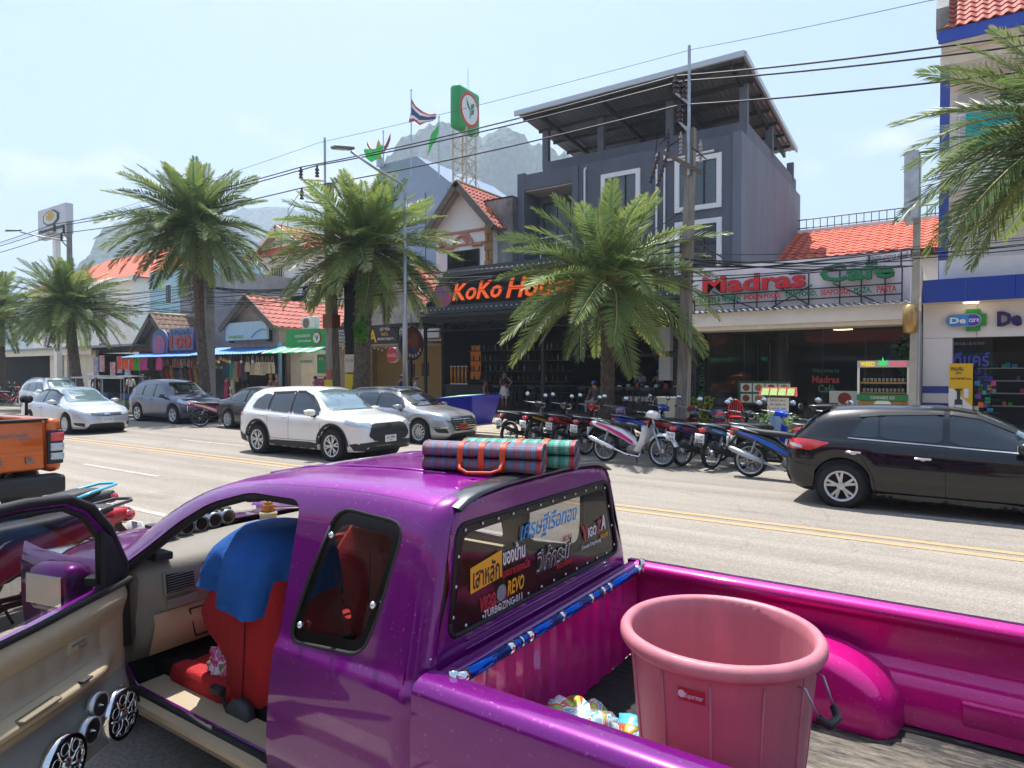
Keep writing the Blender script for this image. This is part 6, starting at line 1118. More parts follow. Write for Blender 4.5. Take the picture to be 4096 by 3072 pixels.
for ax in 'NS':
 hol=[DOOR,QW]if ax=='N' else[QW,roundp([(-2.25,.95),(-2.25,1.41),(-2.6,1.41),(-2.88,1.33),(-3.12,1.21),(-3.4,1.0)],.06)]
 cabpatch(outer,hol,ax,m_pur,'side_panel',0,.06);cabpatch(outer,hol,ax,m_gtrim,'inner_side_panel',-.035,.09)
 fr=roundp([(QW_[0],QW_[1])for QW_ in QW],.001,1)
 c=Vector((sum(p[0]for p in QW)/len(QW),sum(p[1]for p in QW)/len(QW)));inner=[tuple(c+(Vector(p)-c)*.80)for p in QW]
 q=cabpatch(QW,[inner],ax,m_ceram,'quarter_window_border',-.008,.05);cabpatch(inner,[],ax,m_tint,'quarter_window',-.008,.08)
 b=MB();b.smooth=True;b.tube([proj(p,ax,-.006)for p in QW]+[proj(QW[0],ax,-.006)],.009,6);b.build('window_seal',m_rubber,T)
 for p in((-1.995,1.32),(-2.07,.985),(-1.715,1.12)):v=proj(p,ax,.01);b=MB();b.smooth=True;b.ball(v,(.014,.014,.014),10,8);b.build('chrome_bolt',m_chrome,T)
b=MB();b.smooth=True;b.tube([proj(p,'N',-.03)for p in DOOR]+[proj(DOOR[0],'N',-.03)],.022,6);b.build('door_seal',m_rubber,T)
b=MB();b.smooth=True;b.grid([[proj(p,'N',o)for p in DOOR+DOOR[:1]]for o in(-.002,-.03,-.06)]);b.build('door_jamb',m_pur,T)
cabpatch([(-2.95,YC-.648),(-1.558,YC-.648),(-1.558,YC+.648),(-2.95,YC+.648),(-3.0,YC)],[],'U',m_purd,'roof',0,.07)
for s in(-1,1):cabpatch([(-2.95,YC+s*.648),(-3.68,YC+s*.648),(-3.68,YC+s*.585),(-2.95,YC+s*.575)],[],'U',m_pur,'windscreen_pillar',.001,.06)
cabpatch([(-2.95,YC-.575),(-3.66,YC-.585),(-3.7,YC),(-3.66,YC+.585),(-2.95,YC+.575),(-3.0,YC)],[],'U',m_clr,'windscreen',0,.09);cabpatch([(-2.93,YC-.64),(-1.52,YC-.64),(-1.52,YC+.64),(-2.93,YC+.64)],[],'U',m_beige,'headliner',-.04,.12)
def rear_out(z):
 i=next(k for k in range(len(SEC))if SEC[k][0]>=min(z,1.5));return SEC[i][1]-.07
zr_=[.31,.5,.7,.88,.93,1.05,1.2,1.3,1.4,1.45,1.485];RO=[(YC+rear_out(z),z)for z in zr_]+[(YC+.4,1.535),(YC,1.55),(YC-.4,1.535)]+[(YC-rear_out(z),z)for z in zr_[::-1]]
cabpatch(RO,[RW],'B',m_pur,'rear_panel',.0,.06);cabpatch(RO,[RW],'B',m_gtrim,'inner_rear_panel',-.03,.1)
for s in(1,-1):
 b=MB();b.smooth=True;i0=0 if s==1 else n_-1;g=[]
 for t in ts[:5]:
  row=[]
  for i in range(n_):row.append(sec_pt(xrear(SEC[i][0])+(-3.75-xrear(SEC[i][0]))*t,i,s))
  g.append(row)
 b.grid(g,flip=s<0);b.build('cab_corner',m_purd if 0 else m_pur,T,fix=False)
rcx=((sum(p[0]for p in RW))/len(RW),sum(p[1]for p in RW)/len(RW));RI=[(rcx[0]+(p[0]-rcx[0])*.94,rcx[1]+(p[1]-rcx[1])*.8)for p in RW]
cabpatch(RW,[RI],'B',m_ceram,'rear_window_border',-.004,.06);cabpatch(RI,[],'B',m_tint,'rear_window',-.004,.09)
b=MB();b.smooth=True;b.tube([proj(p,'B',0)for p in RW]+[proj(RW[0],'B',0)],.01,6);b.build('window_seal',m_rubber,T)
k_=0;RD=[(rcx[0]+(p[0]-rcx[0])*.97,rcx[1]+(p[1]-rcx[1])*.9)for p in RW];per=[]
for i in range(len(RD)):per.append((Vector(RD[i]),Vector(RD[(i+1)%len(RD)])))
tot=sum((c-a).length for a,c in per);nd=30;acc=0;k=0
for a,c in per:
 l_=(c-a).length
 while k<nd and k*tot/nd<=acc+l_:q=a.lerp(c,(k*tot/nd-acc)/max(l_,1e-6));v=proj(tuple(q),'B',.0);b=MB();b.smooth=True;b.ball(v,(.004,.0065,.0065),8,6);b.build('window_stud',mat('stud_white','#c9cdd0',.25,.3),T);k+=1
 acc+=l_
def sticker(s_,y,z,w,h,m,bold=.01,shear=0,tilt=0,par=T):x=proj((y,z),'B',.003).x;return text(s_,(x,y,z),w,h,m,par,rot=(R(90)+tilt*0,0,R(90)),ex=.0008,bold=bold,shear=shear,name='sticker_lettering')
m_sy=mat('sticker_yellow','#d99a1c',.5);m_sw=mat('sticker_white','#c9c9cc',.5);m_sr=mat('sticker_red','#b0222c',.5);m_scy=mat('sticker_cyan','#1583c9',.5);m_sk=mat('sticker_black','#141414',.5);m_sg=mat('sticker_grey','#7d7d82',.5)
x_=proj((2.05,1.19),'B',.002).x;b=MB();b.prism([(x_,1.9,1.14),(x_,2.1,1.155),(x_,2.1,1.26),(x_,1.9,1.235)],(.001,0,0));b.build('sticker_panel',m_sy,T)
sticker('เสาหลัก',2.0,1.195,.17,.085,m_sk,.02);sticker('ของบ้าน',2.19,1.23,.16,.075,m_sw,.02);sticker('แรงงานของเมีย',2.2,1.165,.2,.035,m_sr,.008)
sticker('VIGO',2.0,1.085,.1,.06,m_sr,.02,.2);sticker('REVO',2.19,1.1,.12,.06,m_sy,.02,.2);sticker('TURBOZING 011',2.1,1.045,.26,.03,m_sw,.01)
b=MB();xx=proj((2.09,1.095),'B',.002).x;b.cyl((xx,2.09,1.095),(xx+.001,2.09,1.095),.032,n=16);b.build('sticker_disc',m_sg,T)
sticker('เศรษฐีเรือทอง',2.48,1.295,.48,.1,m_scy,.008,.3);sticker('วีโก้กระบี่',2.5,1.15,.3,.105,m_sw,.03,.25);sticker('วีโก้กระบี่',2.5,1.148,.3,.1,m_sk,.006,.25).location.x=.001
sticker('NO.011',2.62,1.2,.08,.025,m_sr,.01);sticker('VIGO KRABI',2.58,1.09,.14,.022,m_sr,.006);sticker('V',2.79,1.185,.05,.075,m_sr,.03);sticker('IGO',2.865,1.18,.09,.05,m_sw,.03);sticker('Z',2.94,1.19,.045,.06,m_sr,.03);sticker('A',2.99,1.2,.05,.075,m_sw,.03);sticker('Concept Drag Racing',2.85,1.12,.2,.024,m_sw,.008);sticker('NO.6595',2.99,1.135,.08,.022,m_sy,.008)
b=MB();b.smooth=True
for z0_ in(.99,.955,.92):v0,v1=proj((1.86,z0_),'B',0),proj((3.05,z0_),'B',0);b.tube([v0,v1],.006,5)
b.build('pressed_rib',m_pur,T)
b=MB();b.smooth=True;g=[]
for k in range(21):
 y=1.835+1.23*k/20;zc=proj((min(max(y,1.83),3.07),-1.56)if 0 else(-1.56,min(max(y,1.82),3.08)),'U').z;e=abs(k-10)/10;dz=-.022*e**8
 g.append([(-1.57,y,zc+.002+dz),(-1.53,y,zc+.009+dz),(-1.475,y,zc+.003+dz),(-1.455,y,zc-.008+dz),(-1.47,y,zc-.014+dz),(-1.5,y,zc-.012+dz)])
b.grid(g,closed=False);b.build('roof_spoiler',mat('carbon_black','#2b2c30',.35,.1,coat=.6,var=.4,vs=40),T)
for y in(2.1,2.8):b=MB();b.smooth=True;b.tube([(x,y,proj((x,y),'U',.002).z)for x in(-2.9,-2.6,-2.3,-2.0,-1.75)],.008,5);b.build('roof_rib',m_purd,T)
def loftY(rows,name,m,par=T):b=MB();b.smooth=True;b.grid(rows);return b.build(name,m,par)
hoodr=[]
for k in range(9):
 x=-3.72-.95*k/8;f=k/8;hw=.83-.1*f**2;zt_=1.0-.11*f-.06*f**4;hoodr.append([(x,YC+hw*(-1+2*j/12),zt_+.045*math.sin(PI*j/12)-.06*(abs(j-6)/6)**6)for j in range(13)])
loftY(hoodr,'hood',m_pur);part('cowl',m_plast,T,(-3.86,-3.66,YC-.72,YC+.72,.955,.985))
for s in(-1,1):
 g=[]
 for k in range(13):
  x=-3.5-1.2*k/12;hw=.865-.05*max(0,k-6)/6;zb_2=.33;zw=.38**2-(x+4.02)**2;zb_2=max(zb_2,.3+math.sqrt(zw))if zw>0 else zb_2
  g.append([(x,YC+s*hw*f,z)for f,z in((.97,zb_2),(1,max(zb_2+.02,.6)),(1,.8),(.975,.93),(.93,.985-.1*k/12))])
 loftY(g,'front_fender',m_pur)
b=MB();b.box(-4.74,-4.6,YC-.8,YC+.8,.3,.62,bev=.06);b.build('front_bumper',m_pur,T);part('grille',m_plast,T,(-4.72,-4.66,YC-.45,YC+.45,.64,.82))
for s in(-1,1):b=MB();b.smooth=True;b.box(-4.7,-4.5,YC+s*.5,YC+s*.8,.66,.86,bev=.05);b.build('headlight',m_lens,T)
for x,z in((-4.02,.3),(-.58,.3)):
 for s in(-1,1):o=add_wheel(T,x,0,.3,.22,6,'split',z=.3);o.location=(x-T.location.x,s*.75,.3);o.rotation_euler.z=PI if s>0 else 0
part('cab_floor',m_dgrey,T,(-3.6,-1.5,YC-.78,YC+.78,.24,.28));b=MB();b.prism([(-3.42,1.585,.345),(-2.27,1.585,.345),(-2.27,1.82,.35),(-3.42,1.82,.35)],(0,0,.025));b.build('sill_plate',m_beige,T)
b=MB();b.smooth=True;b.box(-3.4,-2.75,1.78,2.35,.281,.3,bev=.012);b.build('floor_mat',m_carpet,T);part('firewall',m_carpet,T,(-3.62,-3.58,YC-.75,YC+.75,.28,.8));part('far_door_trim',m_beige,T,(-3.4,-2.2,3.16,3.2,.35,.93));part('rear_shelf',m_gtrim,T,(-2.1,-1.52,YC-.72,YC+.72,.28,.62))
for k,(x,y,r)in enumerate(((-3.15,1.98,.3),(-2.9,1.9,-.5))):
 b=MB();b.M=Matrix.Translation((x,y,.303+.004*k))@Matrix.Rotation(r,4,'Z');b.prism([(-.14,-.11,0),(.12,-.12,0),(.15,.04,.008),(.02,.13,.004),(-.15,.1,0)],(0,0,.006));b.build('cardboard_sheet',mat('cardboard','#6e4a2e',.9,var=.3,vs=9),label=('brown torn cardboard sheet on the cab floor','smaller torn cardboard piece by the seat base')[k],cat='cardboard')
dp_=[(-3.72,1.0),(-3.62,1.03),(-3.5,1.02),(-3.38,.985),(-3.33,.94),(-3.35,.8),(-3.37,.72),(-3.36,.66),(-3.42,.5),(-3.56,.44)]
g=[]
for k in range(15):
 y=1.7+1.5*k/14;e=max(0,1-k/1.2)+max(0,1-(14-k)/1.2);g.append([(x-.1*e*e,y,z-.04*e*e)for x,z in dp_])
b=MB();b.smooth=True;b.grid(g);b._add(g[0],[tuple(range(len(dp_)))]);dash=b.build('dashboard',m_dgrey,T)
b=MB();b.smooth=True;b.grid([[(x+.004,y,z)for x,z in dp_[6:]]for y in(1.74,1.9,2.1,2.3,2.5)]);rebase(b.build('lower_dashboard',m_beige,dash),T)
gb=[(-3.352,1.92,.7),(-3.345,2.33,.7),(-3.395,2.33,.53),(-3.4,1.98,.53)];b=MB();b.tube(gb+gb[:1],.005,5);rebase(b.build('glovebox_gap',m_rubber,dash),T);b=MB();b.box(-3.36,-3.34,2.1,2.24,.65,.685,bev=.006);rebase(b.build('glovebox_latch',m_gtrim,dash),T)
b=MB();b.M=Matrix.Translation((-3.338,1.86,.87))@Matrix.Rotation(R(-8),4,'Y');b.box(-.02,.004,-.085,.085,-.06,.06,bev=.01);rebase(b.build('air_vent',m_gtrim,dash),T)
b=MB();b.M=Matrix.Translation((-3.33,1.86,.87))@Matrix.Rotation(R(-8),4,'Y');b.box(-.01,.001,-.072,.072,-.048,.048);rebase(b.build('vent_recess',m_rubber,dash),T)
for k in range(7):b=MB();b.M=Matrix.Translation((-3.328,1.86,.828+k*.0135))@Matrix.Rotation(R(-20),4,'Y');b.box(-.004,.012,-.07,.07,-.0018,.0018);rebase(b.build('vent_slat',m_gtrim,dash),T)
b=MB();b.tube([(-3.332,1.98,.935),(-3.325,2.0,.925),(-3.325,2.4,.925)],.004,5);rebase(b.build('dash_gap',m_rubber,dash),T);b=MB();b.box(-3.345,-3.325,1.79,1.95,.74,.79,bev=.006);rebase(b.build('coin_tray',m_gtrim,dash),T)
b=MB();b.box(-3.34,-3.32,2.42,2.7,.8,.86,bev=.005);rebase(b.build('radio',m_plast,dash),T);b=MB();b.box(-3.36,-3.33,2.4,2.72,.88,.96,bev=.01);rebase(b.build('centre_vent',m_plast,dash),T)
bx_=MB();bx_.box(-3.46,-3.34,1.74,1.83,.99,1.03,bev=.008);bx_.build('alarm_box',m_plast,T)
for k in range(6):
 gx,gy=-3.58-.02*k,1.86+.097*k;gp=emp('gauge_pod',(gx,gy,1.03),'round black gauge with silver rim in a row on the dashboard','gauge','row of gauges on the dashboard');b=MB();b.smooth=True;b.lathe([(.0,-.05),(.03,-.05),(.04,-.03),(.04,.02),(.043,.022)],20,(gx,gy,1.075),axis='X');b.build('cup',m_ceram,gp)
 b=MB();b.smooth=True;b.lathe([(.036,.02),(.046,.018),(.046,-.014),(.042,-.02)],20,(gx,gy,1.075),axis='X');b.build('bezel',m_rim,gp);b=MB();b.lathe([(0,.016),(.037,.016)],20,(gx,gy,1.075),axis='X');b.build('dial',m_ceram,gp);b=MB();b.box(gx-.05,gx+.01,gy-.012,gy+.012,1.0,1.045);b.build('foot',m_plast,gp);b=MB();b.box(gx-.05,gx+.005,gy-.03,gy+.03,1.112,1.13,bev=.004);b.build('clamp',m_plast,gp)
px,py=-3.6,2.58;PG=emp('gilt_shrine',(px,py,1.03),'small gilt tiered shrine ornament standing on the dashboard','ornament');b=MB();b.smooth=True;b.lathe([(0,0),(.052,0),(.05,.02),(.055,.03),(.055,.04),(.046,.05)],20,(px,py,1.025));b.build('base',mat('ivory_base','#cbbb8a',.4),PG);b=MB();b.lathe([(.04,.05),(.042,.06),(.034,.09),(.03,.095),(.026,.11),(.018,.115),(.016,.135),(.009,.14),(.006,.165),(.001,.185)],10,(px,py,1.025));b.build('spire',mat('gilt_orange','#c77a2e',.4,.3),PG)
m_seat=mat('red_seat_cloth','#a8161c',.85,var=.1,vs=8,bump=.2,bs=60)
def slab(outline,y0,y1,name,m,par,bulge=.05,n=8):
 c=Vector((sum(p[0]for p in outline)/len(outline),sum(p[1]for p in outline)/len(outline)));g=[]
 for k in range(n+1):
  t=-1+2*k/n;s=(1-abs(t)**4)**.5*1.0;s=.78+.22*s;y=(y0+y1)/2+(y1-y0)/2*t;g.append([(c.x+(p[0]-c.x)*s,y,c.y+(p[1]-c.y)*s)for p in outline])
 b=MB();b.smooth=True;b.grid(g,closed=True);q=len(outline);b.f.append(tuple(range(q)));b.mi.append(0);b.sm.append(True);b.f.append(tuple(range(n*q,n*q+q)));b.mi.append(0);b.sm.append(True);return b.build(name,m,par)
ST=emp('red_bucket_seat',(-2.8,2.05,.28),'red cloth bucket seat in the open cab','seat')
back_o=chaikin([(-2.75,1.15),(-2.88,1.15),(-2.98,1.03),(-3.1,.88),(-3.17,.78),(-3.12,.68),(-2.98,.6),(-2.89,.52),(-2.9,.34),(-2.75,.3),(-2.58,.34),(-2.52,.6),(-2.56,.95),(-2.64,1.11)],2)
slab(back_o,1.83,2.3,'backrest',m_seat,ST);cush=chaikin([(-3.4,.33),(-3.36,.43),(-3.2,.46),(-2.9,.43),(-2.75,.42),(-2.75,.32),(-3.0,.29),(-3.3,.28)],2)
slab(cush,1.83,2.3,'cushion',m_seat,ST);slab(chaikin([(-3.32,.36),(-3.28,.5),(-3.1,.54),(-2.9,.5),(-2.9,.4)],2),2.2,2.33,'side_bolster',m_seat,ST);slab(chaikin([(-3.38,.34),(-3.34,.46),(-3.1,.47),(-2.85,.46),(-2.85,.35)],2),1.8,1.9,'side_bolster',m_seat,ST)
b=MB();b.smooth=True;b.cyl((-2.72,1.77,.36),(-2.72,1.82,.36),.085,n=20);b.box(-2.85,-2.62,1.78,1.82,.27,.36,bev=.02);b.build('recliner_cover',mat('recliner_grey','#3b3b3c',.6),ST);b=MB();b.box(-2.95,-2.86,1.78,1.82,.42,.46,bev=.01);b.tube([(-2.88,1.8,.43),(-2.82,1.79,.38),(-2.83,1.79,.3)],.01,5);b.build('belt_buckle',m_plast,ST)
b=MB();b.smooth=True;b.tube([(-2.74,1.835,1.1),(-2.72,1.826,.9),(-2.74,1.824,.6),(-2.76,1.83,.4)],.004,5);b.tube([(-2.96,1.9,.57),(-3.02,2.06,.6),(-2.96,2.24,.57)],.004,5);b.build('seam',mat('seam_red','#6d0f14',.9),ST)
o=copy_tree(ST);o.location.y+=.78;o['label']='red cloth driver seat behind the steering wheel'
b=MB();b.smooth=True;g=[];rn=random.Random(5)
for i in range(15):
 f=i/14;row=[]
 for k in range(40):
  a=2*PI*k/40;ca,sa=math.cos(a),math.sin(a);rx=.05+.215*min(1,f*2.4)**.75+.05*f;ry=.06+.215*min(1,f*2.2)**.75+.03*f;fold=(.02*math.sin(5*a+1.2)+.016*math.sin(9*a+4*f))*f*1.5+.02*mnoise.fractal(Vector((ca*2.2,sa*2.2,f*3.5)),1,2,3)*min(1,f*2)
  low=.06*math.sin(a*2+.6)+.07*math.sin(a+2.6);z=1.205-(.02*f+.42*max(0,f-.12)**1.1)+low*f*f*1.2;row.append((-2.8-.015*f+(rx+fold)*ca-.03*f*(1 if ca<0 else 0),2.065+(ry+fold)*sa,z))
 g.append(row)
b.grid(g,closed=True);b.f.append(tuple(range(40)));b.mi.append(0);b.sm.append(True);b.build('blue_cloth',mat('blue_tshirt','#14539c',.9,var=.12,vs=5,bump=.6,bs=14),label='blue cloth pulled over the top of the red seat',cat='cloth')
def lump(name,lab,cat,c,r,m,seed,n=28,mm=18,amp=.3,flat=.0,z0=None,par=None):
 b=MB();b.smooth=True;b.ball((0,0,0),1,n,mm);vs=[]
 for v in b.v:
  v=Vector(v);k=1+amp*mnoise.fractal(v*1.6+Vector((seed,0,0)),1,2,4)+amp*.35*mnoise.noise(v*6+Vector((seed,3,0)));p=Vector((v.x*r[0]*k,v.y*r[1]*k,v.z*r[2]*k))+Vector(c)
  if z0 is not None:p.z=max(p.z,z0)
  vs.append(tuple(p))
 b.v=vs;return b.build(name,m,par,label=lab,cat=cat)
def patchwork(name,cols,scale,rough=.6,alpha=1):
 m=bpy.data.materials.new(name);m.use_nodes=True;t=m.node_tree;bs=t.nodes['Principled BSDF'];bs.inputs['Roughness'].default_value=rough;tc=t.nodes.new('ShaderNodeTexCoord');n=t.nodes.new('ShaderNodeTexNoise');n.inputs['Scale'].default_value=scale;n.inputs['Detail'].default_value=1.5;n.inputs['Distortion'].default_value=1.5
 r=t.nodes.new('ShaderNodeValToRGB');r.color_ramp.interpolation='CONSTANT';e=r.color_ramp.elements
 while len(e)<len(cols):e.new(.5)
 for i,c in enumerate(cols):e[i].position=0 if i==0 else .28+.46*i/len(cols);e[i].color=lin(c)
 t.links.new(tc.outputs['Object'],n.inputs['Vector']);t.links.new(n.outputs['Fac'],r.inputs[0]);t.links.new(r.outputs[0],bs.inputs['Base Color']);bs.inputs['Alpha'].default_value=alpha;return m
lump('floral_cloth','crumpled pink floral cloth lying on the red seat cushion','cloth',(-3.02,1.95,.5),(.14,.1,.075),patchwork('floral_print',['#c9a83a','#d8c4cc','#c23a78','#d46aa0','#dcd2d6','#4f8a4a','#d8487f'],14),3,amp=.45,z0=.42)
b=MB();b.smooth=True;sw=Matrix.Translation((-3.15,2.83,.95))@Matrix.Rotation(R(-65),4,'Y');b.M=sw;b.tube([(.18*math.cos(2*PI*k/24),.18*math.sin(2*PI*k/24),0)for k in range(25)],.015,6);b.tube([(-.17,0,0),(0,0,-.02),(.17,0,0)],.018,6);b.tube([(0,-.17,0),(0,0,-.02)],.018,6);b.build('steering_wheel',mat('steering_red','#8a1a1e',.5),T)
b=MB();b.tube([(-2.86,2.46,.3),(-2.84,2.46,.62)],.009,6);b.ball((-2.84,2.46,.65),.03,10,8);b.build('gear_lever',m_rim,T)
DA=math.atan2(-.854,.52)
DRo=Matrix.Translation((-3.42,1.6,0))@Matrix.Rotation(DA,4,'Z');DRi=Matrix.Translation(-T.location)@DRo
dg=bpy.data.objects.new('door',None);COL.objects.link(dg);dg.parent=T;dg.matrix_basis=DRi;dg['label']='open passenger door with beige trim and round speakers'
def dpart(b,name,m):return b.build(name,m,dg,local=True)
d_out=[(-.02,.33),(1.15,.33),(1.2,.6),(1.215,.9),(-.02,.93)]
b=MB();b.prism([(x,-.03,z)for x,z in roundp(d_out,.04)],(0,.035,0));dpart(b,'outer_skin',m_pur)
fo=[(0,.93),(.0,1.0),(.1,1.19),(.22,1.315),(.36,1.38),(.6,1.405),(.95,1.41),(1.12,1.38),(1.18,1.25),(1.215,.93)]
b=MB();b.smooth=True;b.tube([(x,-.012-.03*(z-.93),z)for x,z in fo],.027,8);dpart(b,'window_frame',m_pur)
b=MB();b.smooth=True;b.tube([(x,.018-.03*(z-.93),z)for x,z in[(-.015,.6)]+[(p[0]-.01,p[1]+.016)for p in fo]],.021,8);dpart(b,'door_seal',m_rubber)
gi=[(.14,.95),(.14,1.16),(.24,1.29),(.37,1.355),(.6,1.38),(.95,1.385),(1.1,1.355),(1.155,1.24),(1.185,.93)]
b=MB();b.prism([(x,-.01,z)for x,z in gi],(0,.004,0));dpart(b,'door_glass',glassm('door_glass_tint','#1d2423',.38));b=MB();b.smooth=True;b.tube([(x,-.005,z)for x,z in gi],.012,6);dpart(b,'glass_run',m_rubber)
b=MB();b.prism([(.0,-.02,.93),(.145,-.02,.92),(.145,-.02,1.2),(.09,-.02,1.16),(.0,-.02,.99)],(0,.05,0));dpart(b,'mirror_sail',m_plast)
def ty(x,z):
 y=.03+.02*math.sin(PI*min(1,max(0,(x+.02)/1.2)))
 y+=.035*math.exp(-((z-.86)/.055)**2)
 y-=.012*(1 if .64<z<.79 and x>.16 else 0)
 arm=math.exp(-((z-.6-.015*x)/.045)**2)*(1/(1+math.exp(-(x-.2)*26)));y+=.085*arm
 y+=.075/(1+math.exp((z-.49)*45))*(1/(1+math.exp(-(x-.03)*30)))
 return y*(1/(1+math.exp(-(x+.0)*60))*.8+.2)
zs_=[.28+.65*k/44 for k in range(45)];xs_=[-.02+1.2*k/40 for k in range(41)]
def trim(zlo,zhi,name,m,off=0):zs2=[zlo+(zhi-zlo)*k/24 for k in range(25)];b=MB();b.smooth=True;b.grid([[(x,ty(x,z)+off,z)for x in xs_]for z in zs2]);return dpart(b,name,m)
trim(.52,.925,'trim_panel',m_beige);trim(.27,.525,'speaker_panel',mat('pod_grey','#86867f',.45,.15,var=.06),.002)
b=MB();b.smooth=True;b.tube([(-.02,.045,.928),(.6,.06,.926),(1.18,.045,.924)],.016,6);dpart(b,'belt_seal',m_rubber)
b=MB();b.smooth=True;g=[]
for k in range(9):
 z=.655+.125*k/8;g.append([(x,ty(x,z)+.006+.009*abs(math.sin((x-.2)*3.14/.115))*math.sin(PI*k/8),z)for x in[.2+.97*j/60 for j in range(61)]])
b.grid(g);dpart(b,'padded_insert',mat('beige_vinyl','#9c8f7a',.55,var=.06))
b=MB();b.smooth=True;b.box(.3,.42,.03,.052,.725,.785,bev=.012);dpart(b,'handle_bezel',m_beige);b=MB();b.box(.31,.36,.045,.06,.735,.75,bev=.005);b.box(.318,.4,.04,.056,.758,.768,bev=.003);dpart(b,'door_handle',m_gtrim)
b=MB();b.M=Matrix.Translation((.68,.13,.632));b.box(-.1,.1,-.035,.015,-.005,.008,bev=.012);dpart(b,'pull_cup',mat('cup_beige','#6f6552',.6));b=MB();b.M=Matrix.Translation((.42,.125,.63));b.box(-.03,.03,-.016,.016,-.003,.007,bev=.004);dpart(b,'window_switch',m_plast)
b=MB();b.smooth=True;b.tube([(.16,ty(.16,.57)+.004,.585),(.5,ty(.5,.555)+.004,.56),(1.15,ty(1.15,.55)+.004,.55)],.004,5);dpart(b,'trim_gap',m_rubber)
def speaker(x,z,r,big):
 y=ty(x,z)+.024;rot=Matrix.Translation((x,y,z))@Matrix.Rotation(R(-90),4,'X')@Matrix.Rotation(0,4,'Z');b=MB();b.M=rot;b.smooth=True
 b.lathe([(r*.8,-.01),(r*.84,.012),(r,.014),(r*1.02,-.02)],32);o=dpart(b,'speaker' if big else 'tweeter',m_chrome if big else m_rim);b=MB();b.M=rot;b.smooth=True;b.lathe([(0,-.012),(r*.3,-.014),(r*.5,-.012),(r*.85,.004)]if big else[(0,.004),(r*.5,.003),(r*.85,.012)],28);b.build('cone',mat('cone_black','#15161a',.45),o,local=True)
 if big:
  b=MB();b.M=rot;b.smooth=True
  for k in range(7):
   a=2*PI*k/7;b.tube([(r*.22*math.cos(a),r*.22*math.sin(a),.014),(r*.5*math.cos(a+.16),r*.5*math.sin(a+.16),.018),(r*.84*math.cos(a-.06),r*.84*math.sin(a-.06),.014)],r*.045,5);a2=a+PI/7;b.tube([(r*.62*math.cos(a2)+r*.2*math.cos(t),r*.62*math.sin(a2)+r*.2*math.sin(t),.015)for t in[2*PI*j/12 for j in range(13)]],r*.03,5)
  b.lathe([(0,.02),(r*.24,.017),(r*.26,.008)],16);b.build('chrome_grille',m_chrome,o,local=True);b=MB();b.M=rot;b.lathe([(r*.84,.0145),(r*.98,.0155)],32);b.build('name_ring',m_ceram,o,local=True)
 else:b=MB();b.M=rot;b.smooth=True;b.lathe([(r*.16,.0),(r*.1,.012),(.0,.024)],12);b.build('phase_plug',m_rim,o,local=True)
speaker(.2,.37,.115,True);speaker(.58,.36,.115,True);speaker(.33,.475,.056,False);speaker(.42,.41,.056,False)
b=MB();b.smooth=True;b.M=Matrix.Translation((.12,-.08,.93))@Matrix.Rotation(R(-18),4,'Z');b.box(-.06,.1,-.3,.0,-.12,.11,bev=.06);mh=dpart(b,'door_mirror',m_pur);b=MB();b.M=Matrix.Translation((.12,-.08,.93))@Matrix.Rotation(R(-18),4,'Z');b.box(.097,.104,-.27,-.03,-.07,.07,bev=.003);b.build('mirror_glass',m_chrome,mh,local=True);b=MB();b.box(.06,.14,-.1,.0,.93,.98,bev=.02);b.build('mirror_arm',m_plast,mh,local=True)
BX0,BX1=-1.40,.62;railN=[(1.69,.60),(1.685,.88),(1.70,.90),(1.70,.93),(1.685,.95),(1.655,.958),(1.61,.955),(1.578,.942),(1.565,.915),(1.563,.86),(1.558,.76),(1.562,.6),(1.575,.45),(1.59,.34)]
def bedside(prof,name,m,flip=False,x0=None):xs=[BX0-.05 if x0 is None else x0]+[BX0+.02+(BX1-BX0)*k/48 for k in range(49)];b=MB();b.smooth=True;az=lambda x:.3+math.sqrt(.365**2-(x+.58)**2)if name=='bed_side' and abs(x+.58)<.365 else 0;b.grid([[(x,y,max(z,az(x)))for y,z in prof]for x in xs],flip=flip);q=len(prof);b._add([(xs[0],y,z)for y,z in prof],[tuple(range(q))]);return b.build(name,m,T)
bedside(railN[4:],'bed_side',m_pur);bedside(railN[:5],'bed_inner_side',m_mag);FY=lambda p:[(2*YC-y,z)for y,z in p]
bedside(FY(railN[5:]),'bed_side',m_pur);far=FY([(1.655,.958),(1.69,.95),(1.705,.935),(1.705,.905),(1.665,.885),(1.655,.86),(1.648,.74),(1.655,.712),(1.70,.69),(1.722,.675),(1.735,.65),(1.745,.56),(1.755,.5)])
bedside(far,'bed_inner_side',m_mag,x0=BX0)
for x0_,x1_ in((-1.34,-1.05),(-.98,-.62),(.02,.34),(.4,.6)):
 b=MB();b.smooth=True;yy=2*YC-1.735;b.box(x0_,x1_,yy-.012,yy+.02,.535,.645,bev=.012);b.build('pressed_panel',m_mag,T)
b=MB();b.smooth=True;g=[]
for k in range(17):
 a=PI*k/16;g.append([(-.53+.37*math.cos(a)*(1-.08*j),(3.2,3.02,2.975,2.95,2.955)[j]if j<4 else 2.955,.5+.29*math.sin(a)**.8*(1,1,.97,.82,0)[j])for j in range(5)])
b.grid(g);b.build('wheel_arch',m_mag,T);b=MB();b.smooth=True;b.grid([[(p[0],2*YC-p[1],p[2])for p in r]for r in g],flip=True);b.build('wheel_arch',m_mag,T)
g=[];N_=96
for k in range(N_+1):
 y=1.68+1.54*k/N_;rb_=.010 if 1.78<y<3.12 and(k%8)in(3,4)else(.005 if 1.78<y<3.12 and(k%8)in(2,5)else 0);g.append([(BX0+.012+rb_,y,z)for z in(.5,.56,.86,.9)])
b=MB();b.smooth=False;b.grid(g,flip=True);b.build('bed_front_wall',m_mag,T)
